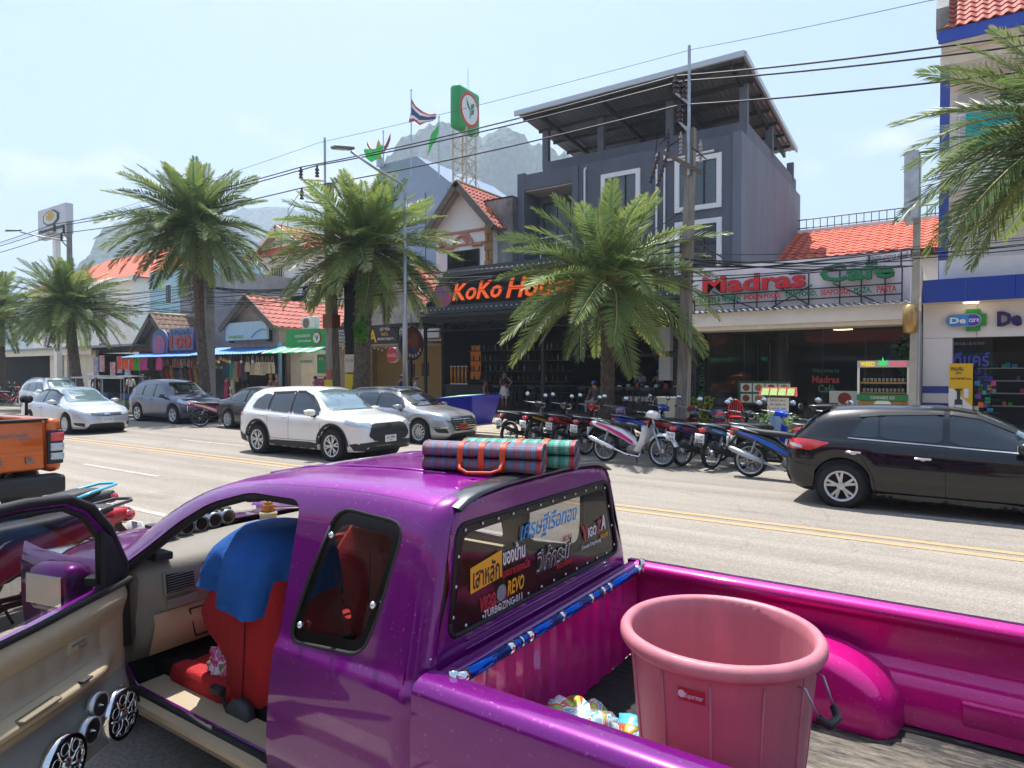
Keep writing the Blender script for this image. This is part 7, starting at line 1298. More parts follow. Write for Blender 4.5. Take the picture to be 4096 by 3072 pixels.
b=MB();b.smooth=True;b.grid([[(x,y,z)for x,z in((BX0+.02,.895),(BX0+.035,.925),(BX0+.01,.95),(BX0-.03,.952),(BX0-.05,.93),(BX0-.05,.5))]for y in(1.6,2.0,2.5,3.0,3.3)]);b.build('bed_front_rail',m_pur,T)
def floor_m():
 m=bpy.data.materials.new('worn_bed_liner');m.use_nodes=True;t=m.node_tree;bs=t.nodes['Principled BSDF'];bs.inputs['Roughness'].default_value=.75;tc=t.nodes.new('ShaderNodeTexCoord');mp=t.nodes.new('ShaderNodeMapping');mp.inputs['Scale'].default_value=(2.2,14,1);n=t.nodes.new('ShaderNodeTexNoise');n.inputs['Scale'].default_value=5;n.inputs['Detail'].default_value=9;n.inputs['Roughness'].default_value=.75
 n2=t.nodes.new('ShaderNodeTexNoise');n2.inputs['Scale'].default_value=1.3;ad=t.nodes.new('ShaderNodeMath');ad.operation='MULTIPLY_ADD';ad.inputs[1].default_value=.55;r=t.nodes.new('ShaderNodeValToRGB');r.color_ramp.elements[0].position=.53;r.color_ramp.elements[0].color=lin('#0e0d0d');r.color_ramp.elements[1].position=.7;r.color_ramp.elements[1].color=lin('#7d7263')
 t.links.new(tc.outputs['Object'],mp.inputs[0]);t.links.new(mp.outputs[0],n.inputs['Vector']);t.links.new(tc.outputs['Object'],n2.inputs['Vector']);t.links.new(n.outputs['Fac'],ad.inputs[0]);hx=t.nodes.new('ShaderNodeMath');hx.operation='MULTIPLY';hx.inputs[1].default_value=.5;t.links.new(n2.outputs['Fac'],hx.inputs[0]);t.links.new(hx.outputs[0],ad.inputs[2]);t.links.new(ad.outputs[0],r.inputs[0]);t.links.new(r.outputs[0],bs.inputs['Base Color']);return m
b=MB();g=[]
for k in range(121):y=1.68+1.54*k/120;g.append([(x,y,.492+(.006 if k%4<2 else 0))for x in(BX0+.01,BX1)])
b.grid(g);b.build('bed_floor',floor_m(),T)
part('tailgate',m_pur,T,(BX1+.0,BX1+.06,1.6,3.3,.48,.95),bev=.015);part('chassis',m_under,T,(-4.4,BX1,YC-.6,YC+.6,.24,.42));part('rear_bumper',m_chrome,T,(BX1+.06,BX1+.16,1.65,3.25,.36,.46),bev=.02)
for s in(-1,1):part('rear_lamp',m_lred,T,(BX1-.08,BX1+.03,YC+s*.82,YC+s*.895,.62,.88),bev=.02)
SB=emp('strut_bar',(-1.34,2.45,.9),'blue anodised bar with silver bands across the front of the bed','bar');m_bl=mat('anodised_blue','#0a4fb0',.18,.75);yy=[1.70,1.74,1.98,2.02,2.06,2.07,2.11,2.15,2.36,2.39,2.62,2.65,2.74,2.77,2.81,2.84,3.14,3.2]
for k in range(len(yy)-1):b=MB();b.smooth=True;z0_,z1_=.935,.935;b.cyl((-1.36,yy[k],z0_),(-1.36,yy[k+1],z1_),.021 if k%2 else .0225,n=14);b.build('blue_tube' if k%2 else 'silver_band',m_bl if k%2 else m_chrome,SB)
for y in(1.67,3.22):b=MB();b.smooth=True;b.cyl((-1.36,y,.92),(-1.36,y,.975),.016,n=10);b.box(-1.385,-1.335,y-.03,y+.03,.915,.94,bev=.008);b.build('end_mount',m_chrome,SB)
m_tub=mat('pink_plastic','#b8707a',.5,var=.16,vs=3.5,bump=.12,bs=18,stretch=(2,2,.5));TC=(-.64,2.165)
TB=emp('plastic_tub',(TC[0],TC[1],.498),'large faded pink plastic tub standing in the pickup bed','tub');b=MB();b.smooth=True
b.lathe([(0,.5),(.225,.5),(.235,.51),(.262,.75),(.29,1.065),(.292,1.07),(.315,1.072),(.323,1.085),(.322,1.105),(.312,1.118),(.296,1.12),(.285,1.108),(.282,1.07),(.255,.75),(.225,.52),(0,.515)],56,(TC[0],TC[1],0));b.build('shell',m_tub,TB)
for k in range(12):a=2*PI*k/12+.2;b=MB();b.smooth=True;b.tube([(TC[0]+r_*math.cos(a),TC[1]+r_*math.sin(a),z)for r_,z in((.2365,.53),(.263,.75),(.2895,1.05))],.004,5);b.build('vertical_rib',m_tub,TB)
for a,hl in((R(160),1),(R(-14),1)):
 d=Vector((math.cos(a),math.sin(a),0));p=Vector((-math.sin(a),math.cos(a),0));c=Vector((TC[0],TC[1],0))+d*.288;b=MB();b.smooth=True;e1,e2=c+p*.06+Vector((0,0,1.04)),c-p*.06+Vector((0,0,1.04));g1,g2=c+d*.055+p*.05+Vector((0,0,.965)),c+d*.055-p*.05+Vector((0,0,.965));b.tube([e1,e1+d*.02,g1],.004,6);b.tube([e2,e2+d*.02,g2],.004,6);h=b.build('handle_wire',m_galv,TB)
 b=MB();b.smooth=True;b.tube([g1,g1.lerp(g2,.2)+d*.02-Vector((0,0,.02)),g1.lerp(g2,.8)+d*.02-Vector((0,0,.02)),g2],.012,8);b.build('handle_grip',m_plast,TB)
a=R(-63)-R(26);cA=Vector((TC[0],TC[1],0));g=[]
a0=math.atan2(-TC[1],-TC[0])-.28
for z,r_ in((.985,.2855),(1.025,.289)):g.append([cA+Vector((math.cos(a0+t)*r_,math.sin(a0+t)*r_,z))for t in[-.14+.28*k/6 for k in range(7)]])
b=MB();b.smooth=True;b.grid(g);b.build('maker_label',mat('label_red','#a8283a',.5),TB);am=a0+.03;text('Superstar',cA+Vector((math.cos(am)*.2895,math.sin(am)*.2895,1.003)),.055,.018,m_plate,TB,rot=(R(88),0,am+PI/2),ex=.0008,shear=.2)
am=a0-.1;b=MB();b.cyl(cA+Vector((math.cos(am),math.sin(am),0))*.287+Vector((0,0,1.005)),cA+Vector((math.cos(am),math.sin(am),0))*.289+Vector((0,0,1.005)),.011,n=14);b.build('label_disc',m_plate,TB)
for r2 in(.055,.075):
 a1=a0+.05;b=MB();b.smooth=True;pts=[]
 for t in[2*PI*j/28 for j in range(29)]:
  z=.68+r2*math.sin(t);rr=.236+(z-.51)*.0975+.017*0;al=a1+r2*math.cos(t)/rr;pts.append(cA+Vector((math.cos(al)*rr,math.sin(al)*rr,z)))
 b.tube(pts,.0022,4);b.build('embossed_ring',m_tub,TB)
m_bagc=patchwork('bag_print',['#8fb0b8','#d6d8d6','#3aa0c0','#d8d8d8','#c94a3a','#7ab83a','#d8b040','#cfd3d4'],9,.35)
lump('printed_bag','crumpled bag of printed packets lying in the bed beside the tub','bag',(-1.15,2.12,.57),(.2,.2,.12),m_bagc,5,40,26,.5,z0=.5);lump('printed_bag','smaller colourful crumpled bag wedged against the tub','bag',(-.99,1.95,.56),(.17,.18,.1),m_bagc,9,36,22,.5,z0=.5);lump('blue_bag','light blue plastic bag behind the printed bags','bag',(-.98,2.36,.55),(.17,.12,.06),mat('bag_cyan','#4fb0d0',.35,var=.2,vs=8),12,32,18,.5,z0=.5)
b=lump('clear_bag','clear plastic wrap bunched over the printed bags','bag',(-1.06,2.05,.6),(.26,.22,.1),glassm('clear_film','#cfd6da',.22,.12),21,40,24,.6,z0=.5)
def mat_weave(name,c1,c2,c3):
 m=bpy.data.materials.new(name);m.use_nodes=True;t=m.node_tree;bs=t.nodes['Principled BSDF'];bs.inputs['Roughness'].default_value=.5;N=t.nodes.new;K_=t.links.new;tc=N('ShaderNodeTexCoord');sp=N('ShaderNodeSeparateXYZ');K_(tc.outputs['Object'],sp.inputs[0])
 def stripe(sc):a=N('ShaderNodeMath');a.operation='MULTIPLY';a.inputs[1].default_value=sc;K_(sp.outputs['X'],a.inputs[0]);f=N('ShaderNodeMath');f.operation='FRACT';K_(a.outputs[0],f.inputs[0]);return f
 s1=stripe(21);r=N('ShaderNodeValToRGB');r.color_ramp.interpolation='CONSTANT';e=r.color_ramp.elements;e[0].color=lin(c1);e[1].position=.4;e[1].color=lin(c2);q=e.new(.75);q.color=lin(c3);K_(s1.outputs[0],r.inputs[0])
 s2=stripe(140);g=N('ShaderNodeMath');g.operation='GREATER_THAN';g.inputs[1].default_value=.45;K_(s2.outputs[0],g.inputs[0]);w=N('ShaderNodeTexWave');w.inputs['Scale'].default_value=32;w.bands_direction='Z';w.inputs['Distortion'].default_value=6;w.inputs['Detail Scale'].default_value=20;K_(tc.outputs['Object'],w.inputs['Vector'])
 mx=N('ShaderNodeMix');mx.data_type='RGBA';mx.inputs[7].default_value=lin('#34405c');ml=N('ShaderNodeMath');ml.operation='MULTIPLY';K_(w.outputs['Fac'],ml.inputs[0]);K_(g.outputs[0],ml.inputs[1]);K_(ml.outputs[0],mx.inputs[0]);K_(r.outputs[0],mx.inputs[6]);K_(mx.outputs[2],bs.inputs['Base Color'])
 bp=N('ShaderNodeBump');bp.inputs['Strength'].default_value=.5;bp.inputs['Distance'].default_value=.003;K_(w.outputs['Fac'],bp.inputs['Height']);K_(bp.outputs[0],bs.inputs['Normal']);return m
def rolled(loc,ang,Lm,m,lab,tilt=0,straps=True):
 root=emp('rolled_mat',loc,lab,'mat',None,ang);root.scale=(1,.85,.82);lay=[(.0,.042),(.0,.115)]
 for k,(y,z)in enumerate(lay):
  sec=[(.086*math.copysign(abs(math.cos(t))**.62,math.cos(t)),z+.037*math.copysign(abs(math.sin(t))**.85,math.sin(t)))for t in[2*PI*j/36 for j in range(36)]];b=MB();b.smooth=True;b.grid([[(x,yy_,zz_)for yy_,zz_ in sec]for x in(-Lm/2,-Lm/4,0,Lm/4,Lm/2)],closed=True);b.build('roll',m,root,local=True)
  b=MB();b.smooth=True;b.grid([[(x,yy_*1.02,z+(zz_-z)*1.03)for yy_,zz_ in sec]for x in(Lm/2-.016,Lm/2+.002)],closed=True);b.build('red_hem',mat('hem_red','#b8202c',.6),root,local=True)
  b=MB()
  for e in(1,.72,.44,.18):b.tube([(-Lm/2-.001,yy_*e,z+(zz_-z)*e)for yy_,zz_ in sec+sec[:1]],.004,4);b.tube([(Lm/2+.001,yy_*e,z+(zz_-z)*e)for yy_,zz_ in sec+sec[:1]],.004,4)
  b.build('spiral_edge',mat('mat_edge','#6a6470',.7),root,local=True);b=MB();b._add([(-Lm/2+.002,yy_,zz_)for yy_,zz_ in sec],[tuple(range(36))]);b._add([(Lm/2-.002,yy_,zz_)for yy_,zz_ in sec],[tuple(range(36))]);b.build('roll_end',mat('roll_dark','#1d1b22',.8),root,local=True)
 m_st=mat('strap_orange','#cf4a26',.6,var=.3,vs=60)
 for x in((-.09,0,.09)if straps else(.0,.12)):
  pts=[(.09*math.copysign(abs(math.cos(t))**.5,math.cos(t)),.079+.077*math.copysign(abs(math.sin(t))**.6,math.sin(t)))for t in[2*PI*j/28 for j in range(29)]];b=MB();b.smooth=True;b.grid([[(x-.012,y,z),(x+.012,y,z)]for y,z in pts]);b.build('strap',m_st,root,local=True)
 if straps:
  b=MB();b.smooth=True;b.tube([(-.09,-.091,.06),(-.085,-.115,.03),(-.05,-.13,.012),(.05,-.13,.016),(.085,-.112,.03),(.09,-.091,.07)],.009,6);b.build('strap_loop',m_st,root,local=True)
 return root
mz=proj((-1.7,2.3),'U').z
o=rolled((-1.665,2.255,mz-.004),R(24),.5,mat_weave('mat_blue_red','#94606e','#5f7f9c','#8a5a6a'),'rolled plastic mat striped blue and pink with orange straps');o.rotation_euler.y=R(1.0)
o=rolled((-1.62,2.47,mz-.006),R(20),.5,mat_weave('mat_green','#3fa584','#86b8a8','#2b8a6a'),'rolled green plastic mat lying behind the striped one',straps=False)
_bm={}
def bmesh_part(key,fn):
 if key not in _bm:b=MB();b.smooth=True;fn(b);me=b.mesh(key,m_plast);bm=bmesh.new();bm.from_mesh(me);bmesh.ops.recalc_face_normals(bm,faces=bm.faces);bm.to_mesh(me);bm.free();_bm[key]=me
 return _bm[key]
def loft(b,secs,n=14,e=.7):
 b.grid([[(x,y+hw*math.copysign(abs(math.cos(t))**e,math.cos(t)),z+hh*math.copysign(abs(math.sin(t))**e,math.sin(t)))for t in[2*PI*k/n for k in range(n)]]for x,y,z,hw,hh in secs],closed=True)
 for i in(0,-1):x,y,z,hw,hh=secs[i];b._add([(x,y+hw*math.copysign(abs(math.cos(t))**e,math.cos(t)),z+hh*math.copysign(abs(math.sin(t))**e,math.sin(t)))for t in[2*PI*k/n for k in range(n)]],[tuple(range(n))])
RW_=.285
def f_tyre(b):b.lathe([(.23,-.03),(.255,-.042),(.278,-.03),(.285,0),(.278,.03),(.255,.042),(.23,.03)],26,axis='Y')
def f_rim(b):
 b.lathe([(.232,-.024),(.215,-.02),(.215,.02),(.232,.024)],26,axis='Y');b.cyl((0,-.045,0),(0,.045,0),.05,n=12)
 for k in range(18):a=2*PI*k/18;s=(-1)**k;b.cyl((.045*math.cos(a+.4*s),.03*s,.045*math.sin(a+.4*s)),(.218*math.cos(a),0,.218*math.sin(a)),.0035,n=4)
def f_tail(b):loft(b,[(-.95,0,.74,.05,.035),(-.8,0,.72,.1,.07),(-.5,0,.66,.125,.1),(-.2,0,.56,.12,.11),(.02,0,.43,.1,.09),(.12,0,.36,.07,.06)])
def f_seat(b):loft(b,[(-.82,0,.79,.07,.025),(-.7,0,.79,.125,.04),(-.4,0,.755,.125,.05),(-.15,0,.74,.12,.055),(.05,0,.72,.09,.05),(.13,0,.7,.05,.03)])
def f_shield(b):
 for s in(-1,1):b.grid([[(.32,s*.04,.78),(.35,s*.17,.74),(.29,s*.2,.7)],[(.33,s*.06,.6),(.36,s*.19,.58),(.27,s*.215,.56)],[(.3,s*.07,.42),(.33,s*.19,.4),(.22,s*.21,.4)],[(.2,s*.07,.25),(.22,s*.15,.24),(.1,s*.17,.27)]])
 b.grid([[(.31,-.05,.8),(.31,.05,.8)],[(.33,-.06,.6),(.33,.06,.6)],[(.29,-.07,.42),(.29,.07,.42)],[(.15,-.06,.34),(.15,.06,.34)]])
def f_cowl(b):loft(b,[(.3,0,.95,.1,.05),(.36,0,.96,.135,.075),(.44,0,.95,.12,.08),(.52,0,.92,.07,.06)])
def f_fender(b):
 g=[]
 for k in range(9):a=R(20+125*k/8);g.append([(.62+r*math.cos(a),y,RW_+r*math.sin(a))for y,r in((-.06,.285),(-.05,.325),(0,.338),(.05,.325),(.06,.285))])
 b.grid(g)
def f_fork(b):
 for s in(-1,1):b.cyl((.62,s*.065,.285),(.44,s*.065,.72),.019,n=8);b.cyl((.62,s*.065,.285),(.55,s*.065,.46),.027,n=8)
 b.cyl((.44,0,.7),(.38,0,.94),.025,n=8)
def f_bar(b):b.tube([(.24,-.36,1.0),(.32,-.2,.99),(.36,0,.97),(.32,.2,.99),(.24,.36,1.0)],.011,6)
def f_grip(b):
 for s in(-1,1):b.cyl((.25,s*.34,1.0),(.21,s*.24+s*.14,1.0),.017,n=8);b.cyl((.33,s*.22,.985),(.29,s*.36,1.0),.006,n=5)
def f_mirror(b):
 for s in(-1,1):b.tube([(.31,s*.2,1.0),(.31,s*.25,1.1),(.28,s*.3,1.18)],.006,5);b.ball((.27,s*.31,1.2),(.02,.08,.052),12,8)
def f_mglass(b):
 for s in(-1,1):b.ball((.258,s*.31,1.2),(.016,.072,.046),12,8)
def f_engine(b):b.box(-.05,.2,-.12,.12,.2,.36,bev=.04);b.cyl((.05,0,.3),(.28,0,.33),.06,n=12);b.cyl((.02,-.13,.28),(.02,.13,.28),.085,n=14)
def f_frame(b):
 b.tube([(.38,0,.88),(.25,0,.6),(.05,0,.42),(-.2,0,.45),(-.6,0,.64)],.03,6)
 for s in(-1,1):b.tube([(-.02,s*.085,.3),(-.3,s*.085,.3),(-.62,s*.085,.285)],.018,6)
 b.tube([(.02,-.2,.17),(.02,.2,.17)],.012,6);b.tube([(.0,.12,.2),(-.03,.2,.1),(-.04,.26,.015)],.01,5)
def f_shock(b):
 for s in(-1,1):
  b.cyl((-.6,s*.11,.32),(-.5,s*.11,.62),.012,n=6)
  for k in range(9):t=k/9;b.cyl((-.585+.085*t,s*.11,.36+.23*t),(-.58+.085*t,s*.11,.372+.23*t),.026,n=8)
def f_exh(b):b.tube([(.22,-.08,.26),(.2,-.11,.16),(-.05,-.13,.18),(-.3,-.14,.26),(-.36,-.14,.28)],[.017,.017,.018,.02,.034],8);b.tube([(-.34,-.145,.275),(-.5,-.15,.33),(-.86,-.155,.45),(-.93,-.155,.475)],[.042,.05,.048,.03],10)
def f_lamp(b):b.ball((-.93,0,.72),(.06,.085,.05),12,8)
def f_mud(b):b.grid([[(-.86,-.07,.68),(-.86,.07,.68)],[(-.98,-.07,.52),(-.98,.07,.52)],[(-1.0,-.06,.42),(-1.0,.06,.42)]]);b.grid([[(-.62+.32*math.cos(a),y,RW_+.32*math.sin(a))for y in(-.06,0,.06)]for a in[R(60+90*k/6)for k in range(7)]])
def f_plate(b):b.box(-1.0,-.99,-.1,.1,.5,.66)
def f_rail(b):b.tube([(-.45,-.13,.74),(-.7,-.14,.8),(-.92,-.11,.83),(-.97,0,.83),(-.92,.11,.83),(-.7,.14,.8),(-.45,.13,.74)],.012,6)
def f_head(b):b.ball((.5,0,.915),(.05,.085,.055),12,8)
def f_stripe(b):
 for s in(-1,1):b.grid([[(-.8,s*.106,.72),(-.8,s*.1,.76)],[(-.5,s*.132,.63),(-.5,s*.13,.69)],[(-.2,s*.126,.5),(-.2,s*.125,.58)],[(.05,s*.104,.38),(.05,s*.105,.44)]])
BP=[('seat',f_seat,'K'),('tail_fairing',f_tail,'B'),('stripe',f_stripe,'A'),('leg_shield',f_shield,'S'),('handlebar_cowl',f_cowl,'C'),('front_fender',f_fender,'F'),('fork',f_fork,'M'),('handlebar',f_bar,'M'),('grip',f_grip,'K'),('mirror',f_mirror,'K'),('engine',f_engine,'E'),('frame',f_frame,'D'),('shock_absorber',f_shock,'M'),('exhaust',f_exh,'X'),('tail_light',f_lamp,'R'),('mudguard',f_mud,'K'),('number_plate',f_plate,'P'),('grab_rail',f_rail,'G'),('headlight',f_head,'H')]
m_eng=mat('engine_alloy','#7d7a75',.5,.6,var=.3,vs=20);m_mgl=mat('mirror_sky','#c8d4dc',.05,.9)
def bm_col(c):return m_plast if c is None else paint('bike_'+c.strip('#'),c,.1,.3)
def moto(lab,rear,head,body,accent=None,shield=None,cowl=None,fender=None,rail=None,exh=None,plate='1กด 271',lean=3,name='motorcycle',helmet=None,grp='motorcycles parked nose to the pavement'):
 h=R(head);d=Vector((math.cos(h),math.sin(h),0));loc=Vector(rear)+d*.69;root=emp(name,loc,lab,'motorcycle',grp);root.rotation_euler=(R(lean),0,h);root.scale=(1.12,1.12,1.12)
 M_=dict(K=m_plast,B=bm_col(body),A=bm_col(accent or body),S=bm_col(shield or body),C=bm_col(cowl or body),F=bm_col(fender or body),M=m_galv,E=m_eng,D=m_under,X=exh or m_plast,R=m_lred,P=m_plate,G=bm_col(rail)if rail else m_galv,H=m_lens)
 for nm_,fn,k in BP:
  o=link(nm_,bmesh_part(nm_,fn),root);o.material_slots[0].link='OBJECT';o.material_slots[0].material=M_[k]
  if nm_=='mirror':g=link('mirror_glass',bmesh_part('mirror_glass',f_mglass),o);g.material_slots[0].link='OBJECT';g.material_slots[0].material=m_mgl
  if nm_=='number_plate' and plate:
   text(plate,(-1.002,0,.615),.14,.05,m_ink,o,rot=(R(90),0,R(-90)),ex=.001,local=True);text(plate[-3:],(-1.002,0,.54),.12,.05,m_ink,o,rot=(R(90),0,R(-90)),ex=.001,local=True)
 for x in(.62,-.62):
  w=link('wheel',bmesh_part('wheel',f_tyre),root);w.location=(x,0,RW_);w.material_slots[0].link='OBJECT';w.material_slots[0].material=m_tyre;r=link('rim',bmesh_part('rim_spokes',f_rim),w);r.material_slots[0].link='OBJECT';r.material_slots[0].material=m_rim
 if helmet:
  hp=Matrix.LocRotScale(root.location,root.rotation_euler,root.scale)@Vector((.22,-.2,.9));b=MB();b.smooth=True;b.lathe([(.0,.13),(.07,.115),(.115,.06),(.13,0),(.125,-.07),(.105,-.1)],16,tuple(hp));hm=emp('helmet',hp,helmet[0],'helmet');b.build('shell',paint('helmet_'+helmet[1].strip('#'),helmet[1],.1),hm);b=MB();b.smooth=True;b.lathe([(.118,.05),(.134,0),(.13,-.05)],14,tuple(hp),a0=h+PI*.8,a1=h+PI*1.5);b.build('visor',m_cglass,hm)
 return root
moto('black naked motorcycle with chrome grab rail next to the silver estate',(-9.96,14.6,0),78,None,rail='#b9bcc0',shield=None,plate='1กข 880')
moto('black scooter with yellow stripe second from the silver estate',(-9.05,14.4,0),76,'#17171a','#c08a1c',plate='1กด 853')
moto('bright red scooter among the black ones before the bar',(-8.15,14.2,0),74,'#b3141f','#14151a','#a8131d','#c0202b',plate='1กย 730')
moto('dark scooter with a lilac helmet on its handlebar',(-7.3,13.9,0),74,'#1a181c','#8a1f2c','#26272b',plate='1กก 233',helmet=('lilac helmet hanging on a dark scooter','#8d6fa8'))
wR_=Vector((-6.42,13.15,0));moto('white and pink motorcycle parked sideways to the road',wR_,-7,'#d8d6d8','#c22a7a','#d9d9da','#d8d6d8','#d9d9da',exh=m_chrome,plate=None,lean=-4)
moto('bright blue scooter standing behind the white and pink one',(-6.75,14.9,0),60,'#1743b0','#1743b0','#1743b0',plate=None)
moto('red motorcycle with black helmet on its mirror beside the pole',(-5.75,14.5,0),66,'#8f1620',None,'#8f1620',None,helmet=('glossy black helmet hanging on the red motorcycle','#15161a'))
moto('dark blue scooter with a red helmet on its hook',(-4.75,13.35,0),72,'#1a2260','#8f1a26','#1d4fae',None,plate='1กษ 541',helmet=('red helmet hooked on the dark blue scooter','#b81f2e'))
moto('blue black scooter with white leg shield and blue plate frame',(-4.12,13.3,0),70,'#15334f','#3a7fb5','#c3cfc8','#3a3c40',plate='1กจ 1634')
moto('royal blue scooter with a pale cloth over its handlebar',(-3.6,13.75,0),66,'#1a1626','#1a1626','#1a48c8','#1f4fd0',plate='1กด 27')
b=MB();b.smooth=True;q=Vector((-3.22,14.75,1.0));b.grid([[(q.x+.06*i-.1+.02*math.sin(k),q.y+.05*math.sin(i*1.8)-.1,q.z+.03-.1*k)for i in range(5)]for k in range(6)]);b.build('pale_cloth',mat('cloth_paleblue','#9db9cc',.9),label='pale blue cloth draped on the royal blue scooter',cat='cloth')
moto('black and blue motorcycle with long silver exhaust behind the black hatchback',(-3.2,12.66,0),-8,'#17181d','#1f62c4','#1f5fc8','#1f62c4','#1f62c4',exh=m_galv,plate=None,lean=-4)
moto('red and black motorcycle half hidden behind the black hatchback',(-2.55,14.3,0),70,'#a01c22',None,'#1a1a1c',None,plate=None)
moto('crimson scooter standing between the violet crossover and grey saloon',(-22.5,13.35,0),60,'#b01c4a','#c9c5c8','#b01c4a',plate=None)
NB='motorcycles parked in front of the pickup'
moto('motorcycle with light blue grab rail parked ahead of the pickup',(-6.35,2.6,0),-80,None,rail='#58b4d6',shield='#101114',plate=None,grp=NB);moto('motorcycle with red tail and black grab rail parked ahead of the pickup',(-5.5,2.3,0),-88,'#a8141e',rail='#2a2622',shield='#9a1820',plate=None,grp=NB)
for k,(x,y,c)in enumerate(((-45.5,14.6,'#8f1620'),(-46.6,14.7,'#2a2d33'),(-48.2,14.5,'#b8bcc2'))):moto(('dark red','charcoal','pale grey')[k]+' motorcycle in the far group beyond the white tall car',(x,y,0),70+5*k,c,plate=None)
for k,x in enumerate((-33.2,-30.6)):
 sc=emp('sidecar_taxi',(x,14.7,0),('blue canopied sidecar taxi next to the white tall car','blue canopied sidecar taxi next to the violet crossover')[k],'taxi');b=MB();b.smooth=True;b.grid([[(x-1.15+2.3*i/8,14.7+yy,1.78+.05*math.sin(PI*i/8)-.06*(yy/.65)**2)for yy in(-.65,-.3,0,.3,.65)]for i in range(9)]);b.build('canopy',mat('canopy_navy','#272b36',.5),sc);part('canopy_edge',m_galv,sc,(x-1.18,x+1.18,14.03,14.06,1.68,1.75))
 b=MB()
 for sx in(-.95,.95):
  for sy in(-.55,.55):b.cyl((x+sx,14.7+sy,.35),(x+sx,14.7+sy,1.76),.018,n=6)
 b.build('canopy_frame',m_galv,sc);b=MB();b.box(x-.9,x+.9,14.2,15.1,.3,.72,bev=.06);b.build('tub',mat('tub_greenish','#5d7348',.5,var=.3),sc);b=MB();b.box(x-.7,x+.7,14.8,15.05,.72,1.0,bev=.05);b.build('bench_back',mat('bench_blue','#27407a',.6),sc);o=link('wheel',bmesh_part('wheel',f_tyre),sc);o.location=(0,-.55,RW_);o.material_slots[0].link='OBJECT';o.material_slots[0].material=m_tyre
m_orp=paint('orange_paint','#c25a14',.3);OP=emp('orange_pickup',(-11.6,2.75,0),'orange pickup seen from behind with black bumper and roll bar lamp','pickup truck');OX,OY0,OY1=-9.25,1.85,3.68
b=MB();b.smooth=True;b.box(OX-.06,OX,OY0+.2,OY1-.2,.76,1.36,bev=.03);tg=b.build('tailgate',m_orp,OP);part('tailgate_cap',m_plast,OP,(OX-.08,OX+.012,OY0+.16,OY1-.16,1.362,1.39),bev=.01);part('tailgate_crease',m_orp,OP,(OX,OX+.012,OY0+.22,OY1-.22,.95,1.0),bev=.005)
for s,y0,y1 in((-1,OY0,OY0+.19),(1,OY1-.19,OY1)):
 b=MB();b.smooth=True;b.box(OX-1.6,OX-.01,y0,y1,.72,1.385,bev=.07);b.build('bed_side',m_orp,OP);ly0,ly1=(y0+.01,y1-.02)if s<0 else(y0+.02,y1+.008)
 part('lamp_housing',m_plast,OP,(OX-.12,OX+.004,ly0,ly1,.82,1.24),bev=.02)
 for z0,z1,mm in((1.1,1.21,m_lred),(.98,1.08,m_lens),(.87,.96,m_lens)):b=MB();b.smooth=True;b.box(OX-.08,OX+.016,ly0+.03,ly1+(.006 if s>0 else-.03),z0,z1,bev=.015);b.build('tail_lamp',mm,OP)
b=MB();b.smooth=True;b.box(OX-.15,OX+.13,OY0+.03,OY1-.01,.46,.7,bev=.05);b.build('bumper',m_plast,OP);part('bed_floor',m_under,OP,(OX-1.6,OX-.06,OY0+.19,OY1-.19,.8,.85));part('bed_front',m_plast,OP,(OX-1.66,OX-1.6,OY0,OY1,.5,1.36))
b=MB();b.smooth=True;b.box(OX-3.6,OX-1.7,OY0+.02,OY1-.02,.5,1.3,bev=.08);b.box(OX-3.3,OX-1.75,OY0+.15,OY1-.15,1.25,1.82,bev=.16);b.build('cab',m_orp,OP);part('rear_window',m_cglass,OP,(OX-1.752,OX-1.742,OY0+.4,OY1-.4,1.36,1.7));b=MB();b.smooth=True;b.box(OX-5.1,OX-3.5,OY0+.04,OY1-.04,.5,1.15,bev=.1);b.build('front_body',m_orp,OP)
for x in(OX-.95,OX-4.15):
 for y in(OY0+.12,OY1-.12):o=add_wheel(OP,0,0,.38,.24,6,'split');o.location=(x-OP.location.x,y-OP.location.y,.38);o.rotation_euler.z=PI if y>2.7 else 0
for s_,y,w in(('E',3.0,.1),('R',3.33,.1),('G',2.67,.1),('N',2.35,.1),('A',2.05,.1)):text(s_,(OX+.013,y,.89),w,.075,m_gtrim,OP,rot=(R(90),0,R(90)),ex=.004,bold=.02)
text('WILDTRAK',(OX+.003,3.15,1.2),.34,.045,m_gtrim,OP,rot=(R(90),0,R(90)),ex=.002,bold=.02,shear=.3);text('TDCi',(OX+.003,3.28,1.15),.14,.03,m_gtrim,OP,rot=(R(90),0,R(90)),ex=.002)
b=MB();b.smooth=True;b.cyl((OX-.35,3.42,1.42),(OX-.35,3.42,1.62),.018,n=8);b.cyl((OX-.42,3.42,1.62),(OX-.28,3.42,1.62),.05,n=14);b.build('work_lamp',m_plast,OP)
b=MB();b.smooth=True;b.tube([(OX-.4,3.0,.85),(OX-.4,3.0,1.5),(OX-.38,3.02,2.05)],.03,8);SK=b.build('wooden_stake',m_wood,label='weathered stake with green twine standing in the orange pickup bed',cat='stake');b=MB()
for z in(1.45,1.62,1.8,1.9):b.tube([(OX-.4+.05*math.cos(t),3.0+.05*math.sin(t),z+.01*t)for t in[k*.8 for k in range(9)]]+[(OX-.4,2.5,z+.1)],.006,4)
b.build('twine',mat('twine_green','#2f7a5c',.8),SK)
